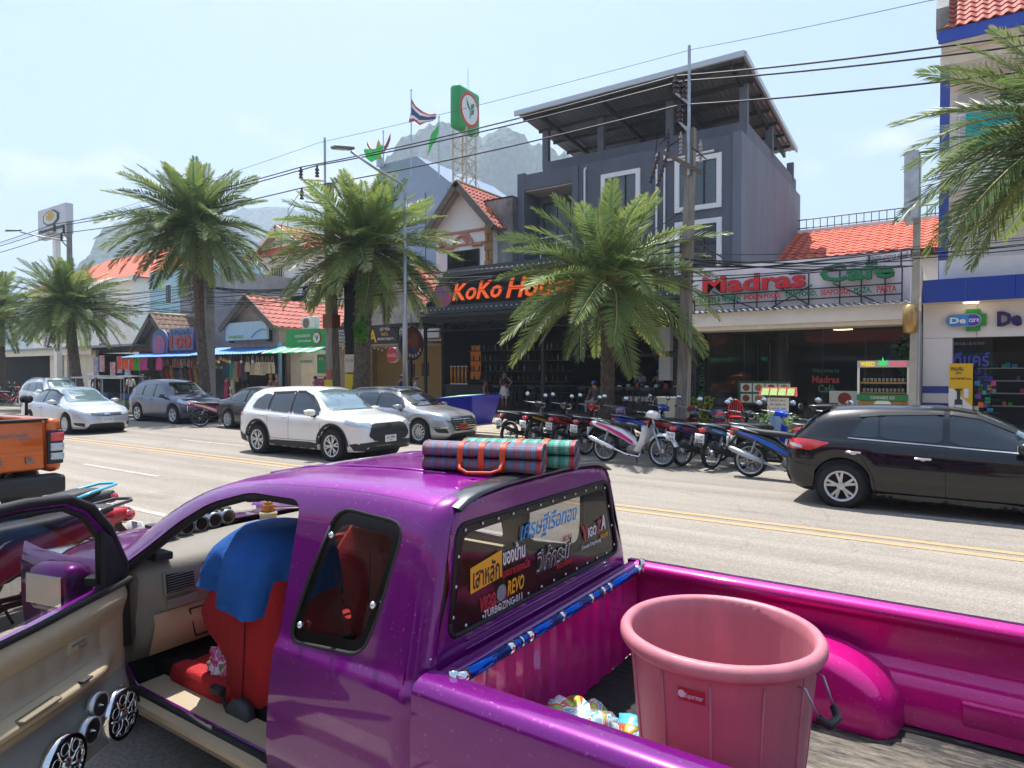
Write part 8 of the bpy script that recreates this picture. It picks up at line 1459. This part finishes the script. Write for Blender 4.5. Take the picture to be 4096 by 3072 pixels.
def person(lab,loc,rz,shirt,trous,hair='#15110e',skin='#8a5a40',J={},long_hair=False,cap=None,sleeves=True,skirt=None,h=1.0):
 P_={'pel':(0,0,.95),'spine':(0,0,1.12),'chest':(0,0,1.3),'neck':(0,0,1.46),'head':(0,.015,1.58),'top':(0,.01,1.68)};Rr={'pel':.135,'spine':.12,'chest':.14,'neck':.052,'head':.085,'top':.07};E_=[('pel','spine','s'),('spine','chest','s'),('chest','neck','k'),('neck','head','k'),('head','top','k')]
 for s,n in((-1,'L'),(1,'R')):
  P_.update({'sh'+n:(s*.18,0,1.4),'el'+n:(s*.25,-.02,1.13),'wr'+n:(s*.25,.07,.9),'ha'+n:(s*.25,.09,.83),'hip'+n:(s*.1,0,.88),'kn'+n:(s*.11,.02,.49),'an'+n:(s*.11,-.02,.09),'to'+n:(s*.12,.12,.04)});Rr.update({'sh'+n:.065,'el'+n:.043,'wr'+n:.03,'ha'+n:.034,'hip'+n:.1,'kn'+n:.062,'an'+n:.04,'to'+n:.035})
 P_.update(J)
 for s,n in((-1,'L'),(1,'R')):
  hv=Vector(P_['ha'+n]);dv=(hv-Vector(P_['wr'+n])).normalized();sd=Vector((0,1,0))if abs(dv.y)<.8 else Vector((1,0,0))
  for k in range(5):nm_='f%d%s'%(k,n);P_[nm_]=tuple(hv+dv*(.075-.01*abs(k-2)if k<4 else .03)+sd*(-.03+.02*k if k<4 else .05));Rr[nm_]=.009;E_.append(('ha'+n,nm_,'k'))
  E_+=[('chest','sh'+n,'s'),('sh'+n,'el'+n,'s' if sleeves else 'k'),('el'+n,'wr'+n,'k'),('wr'+n,'ha'+n,'k'),('pel','hip'+n,'t'),('hip'+n,'kn'+n,'t'),('kn'+n,'an'+n,'t' if skirt is None else 'k'),('an'+n,'to'+n,'o')]
 names=list(P_);me=bpy.data.meshes.new('person');me.from_pydata([P_[n]for n in names],[(names.index(a),names.index(c))for a,c,_ in E_],[]);o=bpy.data.objects.new('p',me);COL.objects.link(o);md=o.modifiers.new('k','SKIN');md.use_smooth_shade=True
 lay=me.skin_vertices[0].data
 for i,n in enumerate(names):lay[i].radius=(Rr[n],Rr[n]*(.8 if n in('pel','spine','chest')else 1));lay[i].use_root=n=='pel'
 sb=o.modifiers.new('s','SUBSURF');sb.levels=sb.render_levels=1;dg=bpy.context.evaluated_depsgraph_get();dg.update();m2=bpy.data.meshes.new_from_object(o.evaluated_get(dg));bpy.data.objects.remove(o);m2.materials.clear()
 cm={'s':mat('cloth_'+shirt,shirt,.9,var=.15,vs=9),'t':mat('cloth_'+trous,trous,.9,var=.12,vs=9),'k':mat('skin_'+skin,skin,.55),'o':mat('cloth_#2a2422','#2a2422',.7)};ks=list(cm)
 for k in ks:m2.materials.append(cm[k])
 segs=[(Vector(P_[a]),Vector(P_[c]),k)for a,c,k in E_]
 for f in m2.polygons:
  c=f.center;best=None
  for a,e,k in segs:
   t=max(0,min(1,(c-a).dot(e-a)/max((e-a).length_squared,1e-9)));d=(a.lerp(e,t)-c).length
   if best is None or d<best[0]:best=(d,k)
  f.material_index=ks.index(best[1]);f.use_smooth=True
 root=link('person',m2);root.location=loc;root.rotation_euler=(0,0,rz);root.scale=(h,h,h);tag(root,lab,'person');hc=Vector(P_['head'])
 b=MB();b.smooth=True;b.ball((hc.x,hc.y-.015,hc.z+.03),(.096,.105,.095),14,10);b.v=[(x,y,max(z,hc.z+(.0 if y>hc.y+.03 else-.06)))for x,y,z in b.v]
 if long_hair:b.ball((hc.x,hc.y-.09,hc.z-.12),(.075,.04,.16),10,8)
 b.build('hair',mat('hair_dark',hair,.6),root,local=True);b=MB();b.smooth=True
 for s in(-1,1):b.ball((hc.x+s*.034,hc.y+.078,hc.z+.005),.009,8,6)
 b.build('eyes',m_ink,root,local=True);b=MB();b.smooth=True;b.ball((hc.x,hc.y+.09,hc.z-.02),(.013,.018,.02),8,6)
 for s in(-1,1):b.ball((hc.x+s*.088,hc.y,hc.z),(.012,.02,.03),8,6)
 b.build('nose_and_ears',cm['k'],root,local=True);b=MB();b.box(hc.x-.025,hc.x+.025,hc.y+.078,hc.y+.086,hc.z-.052,hc.z-.044);b.build('mouth',mat('lips','#7a3a34',.5),root,local=True)
 if cap:b=MB();b.smooth=True;b.lathe([(0,.13),(.06,.12),(.1,.07),(.104,.02)],14,tuple(hc));b.ball((hc.x,hc.y+.11,hc.z+.035),(.07,.08,.012),10,6);b.build('cap',mat('cloth_'+cap,cap,.9),root,local=True)
 if skirt:b=MB();b.smooth=True;b.lathe([(.14,1.03),(.2,.85),(.24,.62),(.23,.6)],18,(0,0,0));b.build('skirt',mat('cloth_'+skirt,skirt,.9),root,local=True)
 return root
SIT={}
for s,n in((-1,'L'),(1,'R')):SIT.update({'kn'+n:(s*.13,.42,.9),'an'+n:(s*.13,.4,.47),'to'+n:(s*.13,.52,.43),'wr'+n:(s*.18,.25,1.0),'ha'+n:(s*.15,.33,1.0),'el'+n:(s*.27,.02,1.12)})
HIPS={}
for s,n in((-1,'L'),(1,'R')):HIPS.update({'el'+n:(s*.38,-.08,1.18),'wr'+n:(s*.2,.02,1.03),'ha'+n:(s*.15,.05,1.0)})
REACH={}
for s,n in((-1,'L'),(1,'R')):REACH.update({'el'+n:(s*.24,.12,1.15),'wr'+n:(s*.15,.33,1.15),'ha'+n:(s*.13,.4,1.15)})
p=atY(1090,810,23.9);person('woman in black sleeveless top and white shorts standing hands on hips',(p.x,23.9,KF),R(170),'#101012','#c9c4c0',J=HIPS,long_hair=True,sleeves=False,skirt='#c9c4c0')
p=atY(1048,840,23.7);person('bearded man in black vest and cap seated at the bar front',(p.x,23.7,KF-.38),R(-70),'#0e0e10','#2a2724',J=SIT,cap='#111111',sleeves=False)
p=atY(1381,818,26);person('cook in pale blue shirt working behind the kitchen counter',(p.x,26.2,KF+.05),R(180),'#8fa3b8','#2a2a2c',J=REACH);p=atY(1420,818,26);person('cook in grey shirt beside the kitchen wall',(p.x,26.2,KF+.05),R(170),'#8a857a','#2a2a2c',J=REACH,cap='#2f8fb5')
p=atY(1284,850,23);person('seated customer in blue cap half hidden by the bushy palm',(p.x-.05,23.1,KF-.4),R(60),'#4a4642','#8c8f96',J=SIT,cap='#2a6fc0',skin='#a8765a')
p=atY(868,815,21.5);person('man in dark blue t-shirt walking behind the lamp post',(p.x,21.5,ZP),R(-80),'#27364d','#3a342c',skin='#9c6b52');p=atY(898,815,21.5);person('man in grey t-shirt and black cap by the bar entrance',(p.x,21.5,ZP),R(-60),'#8f949c','#34302c',cap='#15161a',h=.95,skin='#9c6b52')
p=atY(681,800,22.2);person('woman in pink patterned blouse using the red cash machine',(p.x,22.2,ZP),R(-75),'#b86a8a','#1c1a1e',J=REACH,h=.95)
for k,(u,c,t)in enumerate(((168,'#23262c','#20222a'),(245,'#c9c2b8','#17181c'),(268,'#2c4fa0','#17181c'))):p=atY(u*1.15+(14 if k==0 else 0),830,18.3);person(('man in dark shirt walking behind the canopied taxi','woman in pale top walking behind the canopied taxi','person in blue shirt by the souvenir stalls')[k],(p.x,18.3,ZP),R(40+60*k),c,t,cap=None if k else '#b8b0a4')
p=atY(530,815,22.6);person('shopper in black shirt standing among the dresses',(p.x,22.6,ZP),R(180),'#121318','#1d1f26')
def thing_box(name,lab,cat,m,*q,bev=.01,group=None):b=MB();b.box(*q,bev=bev);return b.build(name,m,label=lab,cat=cat,group=group)
m_dkw=mat('dark_table_wood','#2a221d',.5,var=.2,vs=5)
BC=emp('bar_counter',(-19.3,25,KF),'dark bar counter carrying the beer towers','counter');part('front',m_black,BC,(-20.5,-18.0,24.6,25.1,KF,1.32));part('top',m_dkw,BC,(-20.55,-17.95,24.5,25.15,1.32,1.38))
for k in range(5):x=-20.2+.22*k;bt=emp('beer_tower',(x,24.7,1.38),'tall clear tower of amber beer on the bar counter','beer tower','beer towers on the bar');b=MB();b.smooth=True;b.cyl((x,24.7,1.44),(x,24.7,2.22),.06,n=12);b.build('tube',mat('amber_beer','#b5741a',.2,coat=.6),bt);b=MB();b.cyl((x,24.7,2.22),(x,24.7,2.26),.065,n=12);b.cyl((x,24.7,1.38),(x,24.7,1.44),.08,n=12);b.build('cap',m_frame,bt)
SHF=emp('bottle_shelf',(-17.5,26.3,KF),'dark back shelf lined with bottles behind the bar','shelf')
for z in(1.5,2.0,2.5,3.0):part('board',m_dkw,SHF,(-20.5,-14.6,26.2,26.5,z,z+.04))
part('backlight',mat('warm_backlight','#a8642c',.6,emit=.12),SHF,(-20.45,-19.8,26.5,26.52,1.6,3.3));rb=random.Random(3);bq=MB();bq.smooth=True;bq.lathe([(0,0),(.04,0),(.04,.18),(.014,.24),(.014,.3),(0,.3)],8);bme={c:bq.mesh('bottle',mat('bottle_'+c,c,.15,coat=.5))for c in('#5a3a1a','#24402a','#7a7a72','#6e3a1c')}
for z in(1.54,2.04,2.54,3.04):
 for k in range(18):c=rb.choice(list(bme));o=link('bottle',bme[c],None,'small bottle standing on the dark back shelf of the bar','bottle','bottles behind the bar');o.location=(-20.35+k*.32+rb.uniform(-.08,.08),26.32,z)
for k,(u,Y)in enumerate(((1105,24.6),(1130,25.6),(1180,24.4),(1225,26),(1290,24.2),(1340,24.6),(1395,24.0))):
 x=atY(u,850,Y).x;t=emp('bar_table',(x,Y,KF),'high dark table standing in the open bar','table','high tables in the bar');part('top',m_dkw,t,(x-.5,x+.5,Y-.35,Y+.35,KF+1.0,KF+1.05));[part('leg',m_steel,t,(x+sx*.42-.02,x+sx*.42+.02,Y+sy*.28-.02,Y+sy*.28+.02,KF,KF+1.0))for sx in(-1,1)for sy in(-1,1)]
 for s in(-1,1):
  xs2,ys2=x+s*.3,Y-.62;st=emp('bar_stool',(xs2,ys2,KF),'tall dark metal stool with backrest pushed up to a high table','stool','bar stools');part('seat',m_steel,st,(xs2-.18,xs2+.18,ys2-.18,ys2+.18,KF+.72,KF+.75));[part('leg',m_steel,st,(xs2+sx*.17-.012,xs2+sx*.17+.012,ys2+sy*.17-.012,ys2+sy*.17+.012,KF,KF+.72))for sx in(-1,1)for sy in(-1,1)];part('backrest',m_steel,st,(xs2-.17,xs2+.17,ys2-.18,ys2-.165,KF+.95,KF+1.08))
KC=emp('kitchen_counter',(-10.4,25.2,KF),'black kitchen counter in front of the cooks','counter');part('front',m_black,KC,(-11.9,-8.9,25.0,25.6,KF,1.25));part('top',m_dkw,KC,(-12,-8.8,24.9,25.7,1.25,1.31));part('upper_beam',m_steel,KC,(-13.2,-8.8,25.3,25.4,2.6,2.72))
GRD=emp('gas_griddle',(-10.3,24.2,1.0),'stainless steel griddle with knobs on a stand before the kitchen counter','griddle');part('body',m_galv,GRD,(-11.0,-9.6,24.0,24.4,.82,1.02),bev=.02);part('stand',m_steel,GRD,(-10.9,-9.7,24.05,24.35,KF,.82));
for k in range(4):b=MB();b.cyl((-10.9+(k%2)*.13+(k//2)*1.05,23.97,.92),(-10.9+(k%2)*.13+(k//2)*1.05,24.0,.92),.03,n=10);b.build('knob',m_plast,GRD)
for k in range(7):x=-11.7+k*.4;thing_box('food_container','small pot or container on the kitchen counter','container',(m_frame,m_galv,mat('pot_red','#9c3a2c',.5))[k%3],x,x+.16,25.1,25.25,1.312,1.42+.05*(k%3),group='containers on the kitchen counter')
for nm_,u,v,Y,r,lab in(('round_sign',1425,742,23.0,.62,'round red lightbox with brown hand shape hanging by the louvred wall'),('round_sign',888,742,22.0,.75,'dark round lightbox sign hanging under the steel canopy')):
 c=atY(u,v,Y);rs_=emp(nm_,c,lab,'sign');fx=1 if u>1000 else 1;b=MB();b.cyl((c.x-.08,Y,c.z),(c.x+.08,Y,c.z),r,n=32);b.build('drum',m_black,rs_)
 b=MB();b.cyl((c.x+.08,Y,c.z),(c.x+.095,Y,c.z),r*.94,n=32);b.build('face',mat('sign_red_face','#a3372f',.4)if u>1000 else mat('sign_dark_face','#5a2a28',.4),rs_)
 b=MB();b.prism([(c.x+.1,Y+r*a,c.z+r*e)for a,e in((-.55,.35),(-.2,.3),(-.1,.6),(.35,.62),(.5,.1),(.3,-.45),(-.15,-.3),(-.35,0))],(.006,0,0));b.build('motif',mat('motif_brown','#7a4a26',.5),rs_);b=MB();b.prism([(c.x+.11,Y+r*a,c.z+r*e)for a,e in((-.25,-.1),(.3,-.42),(.2,-.6),(-.1,-.5))],(.004,0,0));b.build('motif_blue',mat('motif_blue','#24497a',.5),rs_)
 for k in range(7):a=R(-150+20*k);b=MB();b.box(c.x+.1,c.x+.108,Y+r*.75*math.cos(a)-.04,Y+r*.75*math.cos(a)+.04,c.z+r*.75*math.sin(a)-.07,c.z+r*.75*math.sin(a)+.07);b.build('glyph',mat('glyph_pale','#b9c4c9',.5),rs_)
 b=MB();b.cyl((c.x,Y,c.z+r),(c.x,Y,c.z+r+.6),.02,n=6);b.build('hanger',m_steel,rs_)
c=atY(850,767,22.6);ck=emp('drinks_sign',c,'round red drinks lightbox with white script','sign');b=MB();b.cyl((c.x,22.5,c.z),(c.x,22.7,c.z),.36,n=28);b.build('drum',m_frame,ck);b=MB();b.cyl((c.x,22.48,c.z),(c.x,22.5,c.z),.34,n=28);b.build('face',mat('cola_red','#b5202a',.4),ck);text('Coca-Cola',(c.x,22.475,c.z),.52,.16,m_wl,ck,ex=.003,shear=.3)
WC=emp('cannabis_cart',(-1.85,22.4,ZP),'wooden stall cart with pink sign, green leaf and rows of jars','cart');m_cw=mat('cart_pine','#b07f35',.55,var=.25,vs=5,stretch=(8,1,1));x0,x1=-2.48,-1.2
part('cabinet',m_cw,WC,(x0,x1,22.2,22.8,ZP+.1,1.1));[part('door_panel',m_cw,WC,(x0+.08+.4*k,x0+.42+.4*k,22.18,22.2,ZP+.2,1.02))for k in range(3)];part('green_banner',m_grn,WC,(x0-.03,x1+.03,22.14,22.2,1.12,1.3));text('CANNABIZ 420',((x0+x1)/2,22.13,1.21),.62,.09,m_wl,WC,ex=.002)
for z in(1.32,1.62):part('shelf',m_cw,WC,(x0+.05,x1-.05,22.25,22.6,z,z+.04))
for x in(x0,x1):part('post',m_frame,WC,(x-.03,x+.03,22.2,22.26,1.1,2.3));part('side_panel',m_cw,WC,(x-.02,x+.02,22.26,22.65,1.3,1.7))
part('header',mat('header_pink','#c9b4b4',.5),WC,(x0-.03,x1+.03,22.18,22.22,2.1,2.3));text('WEED',(x0+.24,22.17,2.2),.38,.13,mat('neon_yellow','#d8c62a',.4,emit=.5),WC,ex=.004,bold=.02);text('SHOP',(x1-.24,22.17,2.2),.4,.13,mat('neon_pink','#d8506a',.4,emit=.4),WC,ex=.004,bold=.02)
b=MB();lc=((x0+x1)/2,2.17)
for a,l_ in((0,.24),(38,.2),(-38,.2),(75,.17),(-75,.17),(112,.1),(-112,.1)):t=R(a);b.prism([(lc[0],22.16,lc[1]),(lc[0]+l_*.55*math.sin(t-.22),22.16,lc[1]+l_*.55*math.cos(t-.22)),(lc[0]+l_*math.sin(t),22.16,lc[1]+l_*math.cos(t)),(lc[0]+l_*.55*math.sin(t+.22),22.16,lc[1]+l_*.55*math.cos(t+.22))],(0,.012,0))
b.build('leaf',mat('neon_green','#2fbf5f',.4,emit=.6),WC);b=MB();b.cyl((-1.84,22.16,.92),(-1.84,22.18,.92),.25,n=26);b.build('round_badge',m_frame,WC)
jm=MB();jm.smooth=True;jm.lathe([(0,0),(.04,0),(.042,.08),(.036,.1),(.038,.12),(0,.12)],10);jme=jm.mesh('glass_jar',mat('jar_grey','#8d938a',.2,coat=.5,var=.5,vs=30))
for z in(1.361,1.661):
 for k in range(11):o=link('glass_jar',jme,None,'small glass jar on the cannabis cart shelves','jar','jars on the cannabis cart');o.location=(x0+.14+k*.1,22.36+.02*(k%2),z)
RC=emp('plastic_chair',(-5.7,21.3,ZP),'red plastic armless chair with slatted back on the pavement','chair');m_rc=mat('red_plastic','#b3121f',.4);cx_,cy_=-5.75,21.2;part('seat',m_rc,RC,(cx_-.22,cx_+.22,cy_-.22,cy_+.2,.55,.58),bev=.015)
for sx in(-1,1):
 for sy in(-1,1):b=MB();b.smooth=True;b.tube([(cx_+sx*.19,cy_+sy*.18,.56),(cx_+sx*.23,cy_+sy*.23,ZP+.03)],.022,6);b.build('leg',m_rc,RC)
b=MB();b.smooth=True;b.tube([(cx_+.23*math.cos(t),cy_-.2-.05*math.sin(t),.6+.5*math.sin(t)**.7)for t in[PI*k/14 for k in range(15)]],.025,6);b.build('back_rim',m_rc,RC)
for k in range(5):part('back_slat',m_rc,RC,(cx_-.15+.066*k,cx_-.115+.066*k,cy_-.235,cy_-.22,.6,1.0+.04*(2-abs(k-2))))
AB=emp('menu_board',(-4.35,20.6,ZP),'white handwritten menu board under a red and green menu rack','menu board');ax=-4.42;part('board',mat('paper_white','#c9c9c4',.7),AB,(ax-.3,ax+.3,20.6,20.63,.4,1.2));part('post',m_plast,AB,(ax-.03,ax+.03,20.64,20.7,ZP,1.3))
for k,s_ in enumerate(('SPECIAL','BIG BEER 90','WINE 100','COCKTAIL 100','PIZZA 159','VEG & VEGAN')):text(s_,(ax,20.598,1.12-.12*k),.44,.06,m_ink,AB,ex=.001)
b=MB();b.prism([(ax-.55,20.55,1.25),(ax+.55,20.55,1.25),(ax+.5,20.72,1.5),(ax-.5,20.72,1.5)],(0,.03,.01));b.build('menu_rack',m_rc,AB)
for k in range(4):b=MB();x=ax-.47+.24*k;b.prism([(x,20.545,1.275),(x+.21,20.545,1.275),(x+.2,20.695,1.47),(x+.01,20.695,1.47)],(0,-.006,.004));b.build('menu_page',mat('menu_green','#1f8f3c',.5,var=.6,vs=25,col2='#c9c86a'),AB)
BN=emp('wheelie_bin',(-8.2,21.9,ZP),'grey plastic bin standing beside the utility pole','bin');b=MB();b.prism([(-8.5,21.6,ZP),(-7.95,21.6,ZP),(-7.95,22.1,ZP),(-8.5,22.1,ZP)],(0,0,.1));b._add([(-8.47,21.63,ZP),(-7.98,21.63,ZP),(-7.98,22.07,ZP),(-8.47,22.07,ZP),(-8.55,21.55,1.05),(-7.9,21.55,1.05),(-7.9,22.15,1.05),(-8.55,22.15,1.05)],[(0,1,5,4),(1,2,6,5),(2,3,7,6),(3,0,4,7)]);b.build('body',mat('bin_grey','#8b9493',.6),BN);part('lid',mat('bin_grey','#8b9493',.6),BN,(-8.58,-7.87,21.52,22.18,1.05,1.12),bev=.02)
IB=emp('blue_skip',(-14.4,18.6,ZP),'large tapered royal blue plastic bin with a green lining sheet','bin');a,c=-15.2,-13.75;m_ib=mat('skip_blue','#1c1fae',.35,var=.25,vs=2)
b=MB();b._add([(a+.35,18.1,ZP),(c-.1,18.1,ZP),(c-.1,19.2,ZP),(a+.35,19.2,ZP),(a,17.8,1.0),(c+.08,17.8,1.12),(c+.08,19.5,1.12),(a,19.5,1.0)],[(0,1,5,4),(1,2,6,5),(2,3,7,6),(3,0,4,7)]);b.build('shell',m_ib,IB);b=MB();b.tube([(a,17.8,1.0),(c+.08,17.8,1.12),(c+.08,19.5,1.12),(a,19.5,1.0),(a,17.8,1.0)],.04,6);b.build('rim',m_ib,IB);b=MB();b.prism([(a-.1,18.0,1.02),(c-.5,18.0,1.1),(c-.5,19.3,1.14),(a-.1,19.3,1.08)],(0,0,.03));b.build('lining_sheet',mat('sheet_green','#6fbf95',.5,var=.3,vs=2,col2='#c9d8d0'),IB)
YS=emp('product_banner',(.05,22.2,ZP),'yellow standing banner with a large pump bottle beside the pharmacy door','banner');bx0,bx1=-.22,.33;part('panel',mat('banner_yellow','#d8a90f',.6),YS,(bx0,bx1,22.2,22.23,.3,2.2));b=MB();b.prism([(bx0,22.19,.32),(bx1,22.19,.32),(bx1,22.19,1.0),(.1,22.19,1.25),(bx0+.1,22.19,1.5),(bx0,22.19,1.5)],(0,.008,0));b.build('white_field',m_plate,YS)
part('bottle_print',mat('print_dark','#2b2a2c',.5),YS,(-.08,.1,22.175,22.18,.5,1.2));part('label_print',mat('print_pale','#b9cbcf',.5),YS,(-.07,.09,22.17,22.174,.5,1.05));part('pump_print',mat('print_dark','#2b2a2c',.5),YS,(-.03,.05,22.175,22.18,1.2,1.45),(-.07,.09,22.176,22.181,1.45,1.5));text('FULLFILL',(-.02,22.19,2.05),.3,.09,m_ink,YS,ex=.002,bold=.02);text('you',(.0,22.19,1.92),.14,.09,m_ink,YS,ex=.002,shear=.2);text('with THE BEST local',(.05,22.19,1.78),.48,.06,m_ink,YS,ex=.002,bold=.01);part('small_bottle_print',m_plate,YS,(.13,.24,22.17,22.18,1.25,1.5))
rp=random.Random(9);PC=('#4fb02e','#c23a86','#d8c02a','#1f8fc4','#e0763a','#c9c4c0','#7a4fb0','#2fa88a')
for k in range(46):
 if k<22:x,y,z,lab,g_=.35+rp.uniform(0,.45),22.4+rp.uniform(0,.3),.5+.12*(k%10)*1.0,'bright boxed product on the display stand at the pharmacy door','products at the pharmacy door'
 else:x,y,z,lab,g_=.6+rp.uniform(0,1.6),26.0,(.9,1.3,1.7,2.1)[k%4],'small product box on the pharmacy shelves','products on the pharmacy shelves'
 w_=rp.uniform(.08,.16);thing_box('product_box',lab,'box',mat('prod_%d'%(k%8),PC[k%8],.5,var=.3,vs=18),x,x+w_,y,y+.08,z,z+rp.uniform(.1,.16),group=g_)
DS=emp('display_stand',(.6,22.5,ZP),'dark stand stacked with colourful products at the pharmacy door','stand');part('post',m_plast,DS,(.52,.6,22.74,22.8,ZP,1.8));[part('tray',m_plast,DS,(.3,.95,22.36,22.76,.46+.36*k,.48+.36*k))for k in range(4)];PSF=emp('pharmacy_shelf',(1.5,26.2,.2),'pharmacy wall shelves filled with small boxes','shelf');[part('board',m_galv,PSF,(.5,2.5,25.95,26.3,z-.03,z))for z in(.9,1.3,1.7,2.1)];part('back',m_plast,PSF,(.5,2.5,26.3,26.33,.3,2.6))
m_sk2=mat('mannequin_skin','#a8764f',.5)
for k,(u,c)in enumerate(((490,'#a82a55'),(503,'#c9922a'),(585,'#5a4540'),(598,'#6a5a50'))):
 x=atY(u,810,22.0).x;mn=emp('mannequin',(x,22.0,ZP),('headless mannequin in long crimson dress','headless mannequin in orange and blue dress','mannequin in dark floral dress','mannequin in brown patterned wrap')[k]+' at the clothes stall','mannequin');b=MB();b.smooth=True;b.lathe([(.04,.2),(.25,.25),(.18,.75),(.14,.95),(.17,1.15),(.15,1.3),(.05,1.38)],14,(x,22,ZP),squash=(1,.7));b.build('dress',patchwork('dress_%d'%k,[c,'#3f8fb5',c,'#c9b06a'],5)if k==1 else mat('dress_%d'%k,c,.9,var=.4,vs=12),mn);b=MB();b.smooth=True;b.lathe([(.13,1.28),(.16,1.34),(.05,1.42),(.045,1.5)],12,(x,22,ZP),squash=(1,.7))
 if k>1:b.ball((x,22,ZP+1.6),(.08,.09,.12),10,8);b.tube([(x+.15,22,1.45),(x+.22,21.98,1.2),(x+.2,21.9,.95)],.03,6);b.tube([(x-.15,22,1.45),(x-.22,21.98,1.2),(x-.2,21.9,.95)],.03,6)
 b.build('torso',m_sk2,mn)
def hang(name,lab,cat,grp,us,v,Y,cols,w,h,bag=False):
 for k,u in enumerate(us):
  c=atY(u,v,Y);m=mat('goods_'+cols[k%len(cols)],cols[k%len(cols)],.85,var=.35,vs=9);b=MB();b.smooth=True;n=6;ww,hh=w*rp.uniform(.8,1.15),h*rp.uniform(.8,1.15);b.grid([[(c.x+ww*(i/n-.5)*(.65+.35*min(1,j/2)),Y+.05*math.sin(i*2+k)+.04*math.sin(PI*i/n),c.z-hh*j/4)for i in range(n+1)]for j in range(5)])
  if bag:b.tube([(c.x-ww*.2,Y,c.z),(c.x-ww*.1,Y,c.z+.3),(c.x+ww*.1,Y,c.z+.3),(c.x+ww*.2,Y,c.z)],.015,4)
  b.build(name,m,label=lab,cat=cat,group=grp)
hang('canvas_bag','cream canvas tote bag hanging under the blue awning','bag','tote bags on the clothes stall',(535,545,556,566,577,588),782,21.9,('#b5a78c','#a89a80','#c2b49a'),.6,.62,True)
hang('hanging_dress','dress hanging at the end of the clothes stall','dress','dresses on the clothes stall',(487,498,508,518,528),780,22.0,('#1d3a4a','#1f7a72','#8a7458','#6d2a38','#3a3440'),.55,1.1)
hang('sandal','pair of small sandals on the stall display rack','sandals','sandals on the clothes stall',[462+6*(k%4)for k in range(12)],790,22.3,('#b0343a','#c9a03a','#3f8f6a','#b5b0a8'),.22,.16)
hang('beach_bag','bright bag hanging at the souvenir stall','bag','bright bags on the souvenir stall',(258,270,283,296,312,326,344),770,22.0,('#d8452a','#e0592f','#d8402a','#3f9a3a','#b03a8a','#17181c','#c9408a'),.9,.8)
hang('souvenir_item','small colourful souvenir hung in the discount shop','souvenir','souvenirs in the discount shop',[352+8*(k%12)for k in range(34)],775,22.8,('#c2453a','#c9b45a','#3a6ab0','#a8a29a','#6d3a2a','#2f2d33','#b06a2a'),.42,.5)
for o_,dz in((0,.6),(1,1.3)):hang('souvenir_item','small colourful souvenir stacked low in the discount shop','souvenir','souvenirs stacked in the discount shop',[350+10*(k%10)+3*o_ for k in range(16)],795+14*o_,23.2,('#4a3a34','#8a3a3a','#a8772f','#34466d','#6a6560'),.45,.5)
for k in range(6):x=-37.0+k*1.05;b=MB();b.smooth=True;b.ball((x,21.85,2.55),(.07,.07,.1),10,8);b.cyl((x,21.85,2.65),(x,21.85,2.95),.008,n=4);b.build('hanging_bulb',mat('bulb_pale','#d9d8d4',.4),label='white bulb hanging from the blue awning edge',cat='bulb',group='bulbs under the blue awning')
for k in range(9):x=-36.6+k*.3;b=MB();b.smooth=True;b.ball((x,21.9,2.75-.08*(k%3)),(.16,.06,.12),8,6);b.build('gold_hat',mat('gold_shiny','#b98a2a',.35,.5),label='shiny gold trinket hanging at the clothes stall',cat='trinket',group='gold trinkets on the clothes stall')
AC=emp('air_conditioner',(-28.6,23.3,4.25),'white air conditioner unit on top of the bank booth','air conditioner');part('case',m_frame,AC,(-29.1,-28.1,23.0,23.35,4.24,4.9),bev=.03);b=MB();b.cyl((-28.75,22.98,4.57),(-28.75,23.0,4.57),.26,n=20);b.build('fan_grille',m_gtrim,AC)
for k,x in enumerate((-25.3,-23.4)):thing_box('blue_menu_stand',('blue slanted table top by the eatery wall','blue slanted table top near the bar entrance')[k],'table',mat('table_blue','#2f86b5',.5),x,x+1.2,22.8,23.4,.95,1.02)
WD=emp('wicker_chair',(-6.9,22.6,.32),'dark round wicker chair on the cafe terrace','chair');b=MB();b.smooth=True;b.lathe([(.3,0),(.36,.2),(.38,.42),(.36,.44),(.3,.42)],18,(-6.9,23.15,.33));b.build('seat',m_dkw,WD);b=MB();b.smooth=True;b.lathe([(.38,.42),(.42,.9),(.38,.92),(.35,.45)],16,(-6.9,23.15,.33),a0=0,a1=PI);b.build('back',m_dkw,WD)
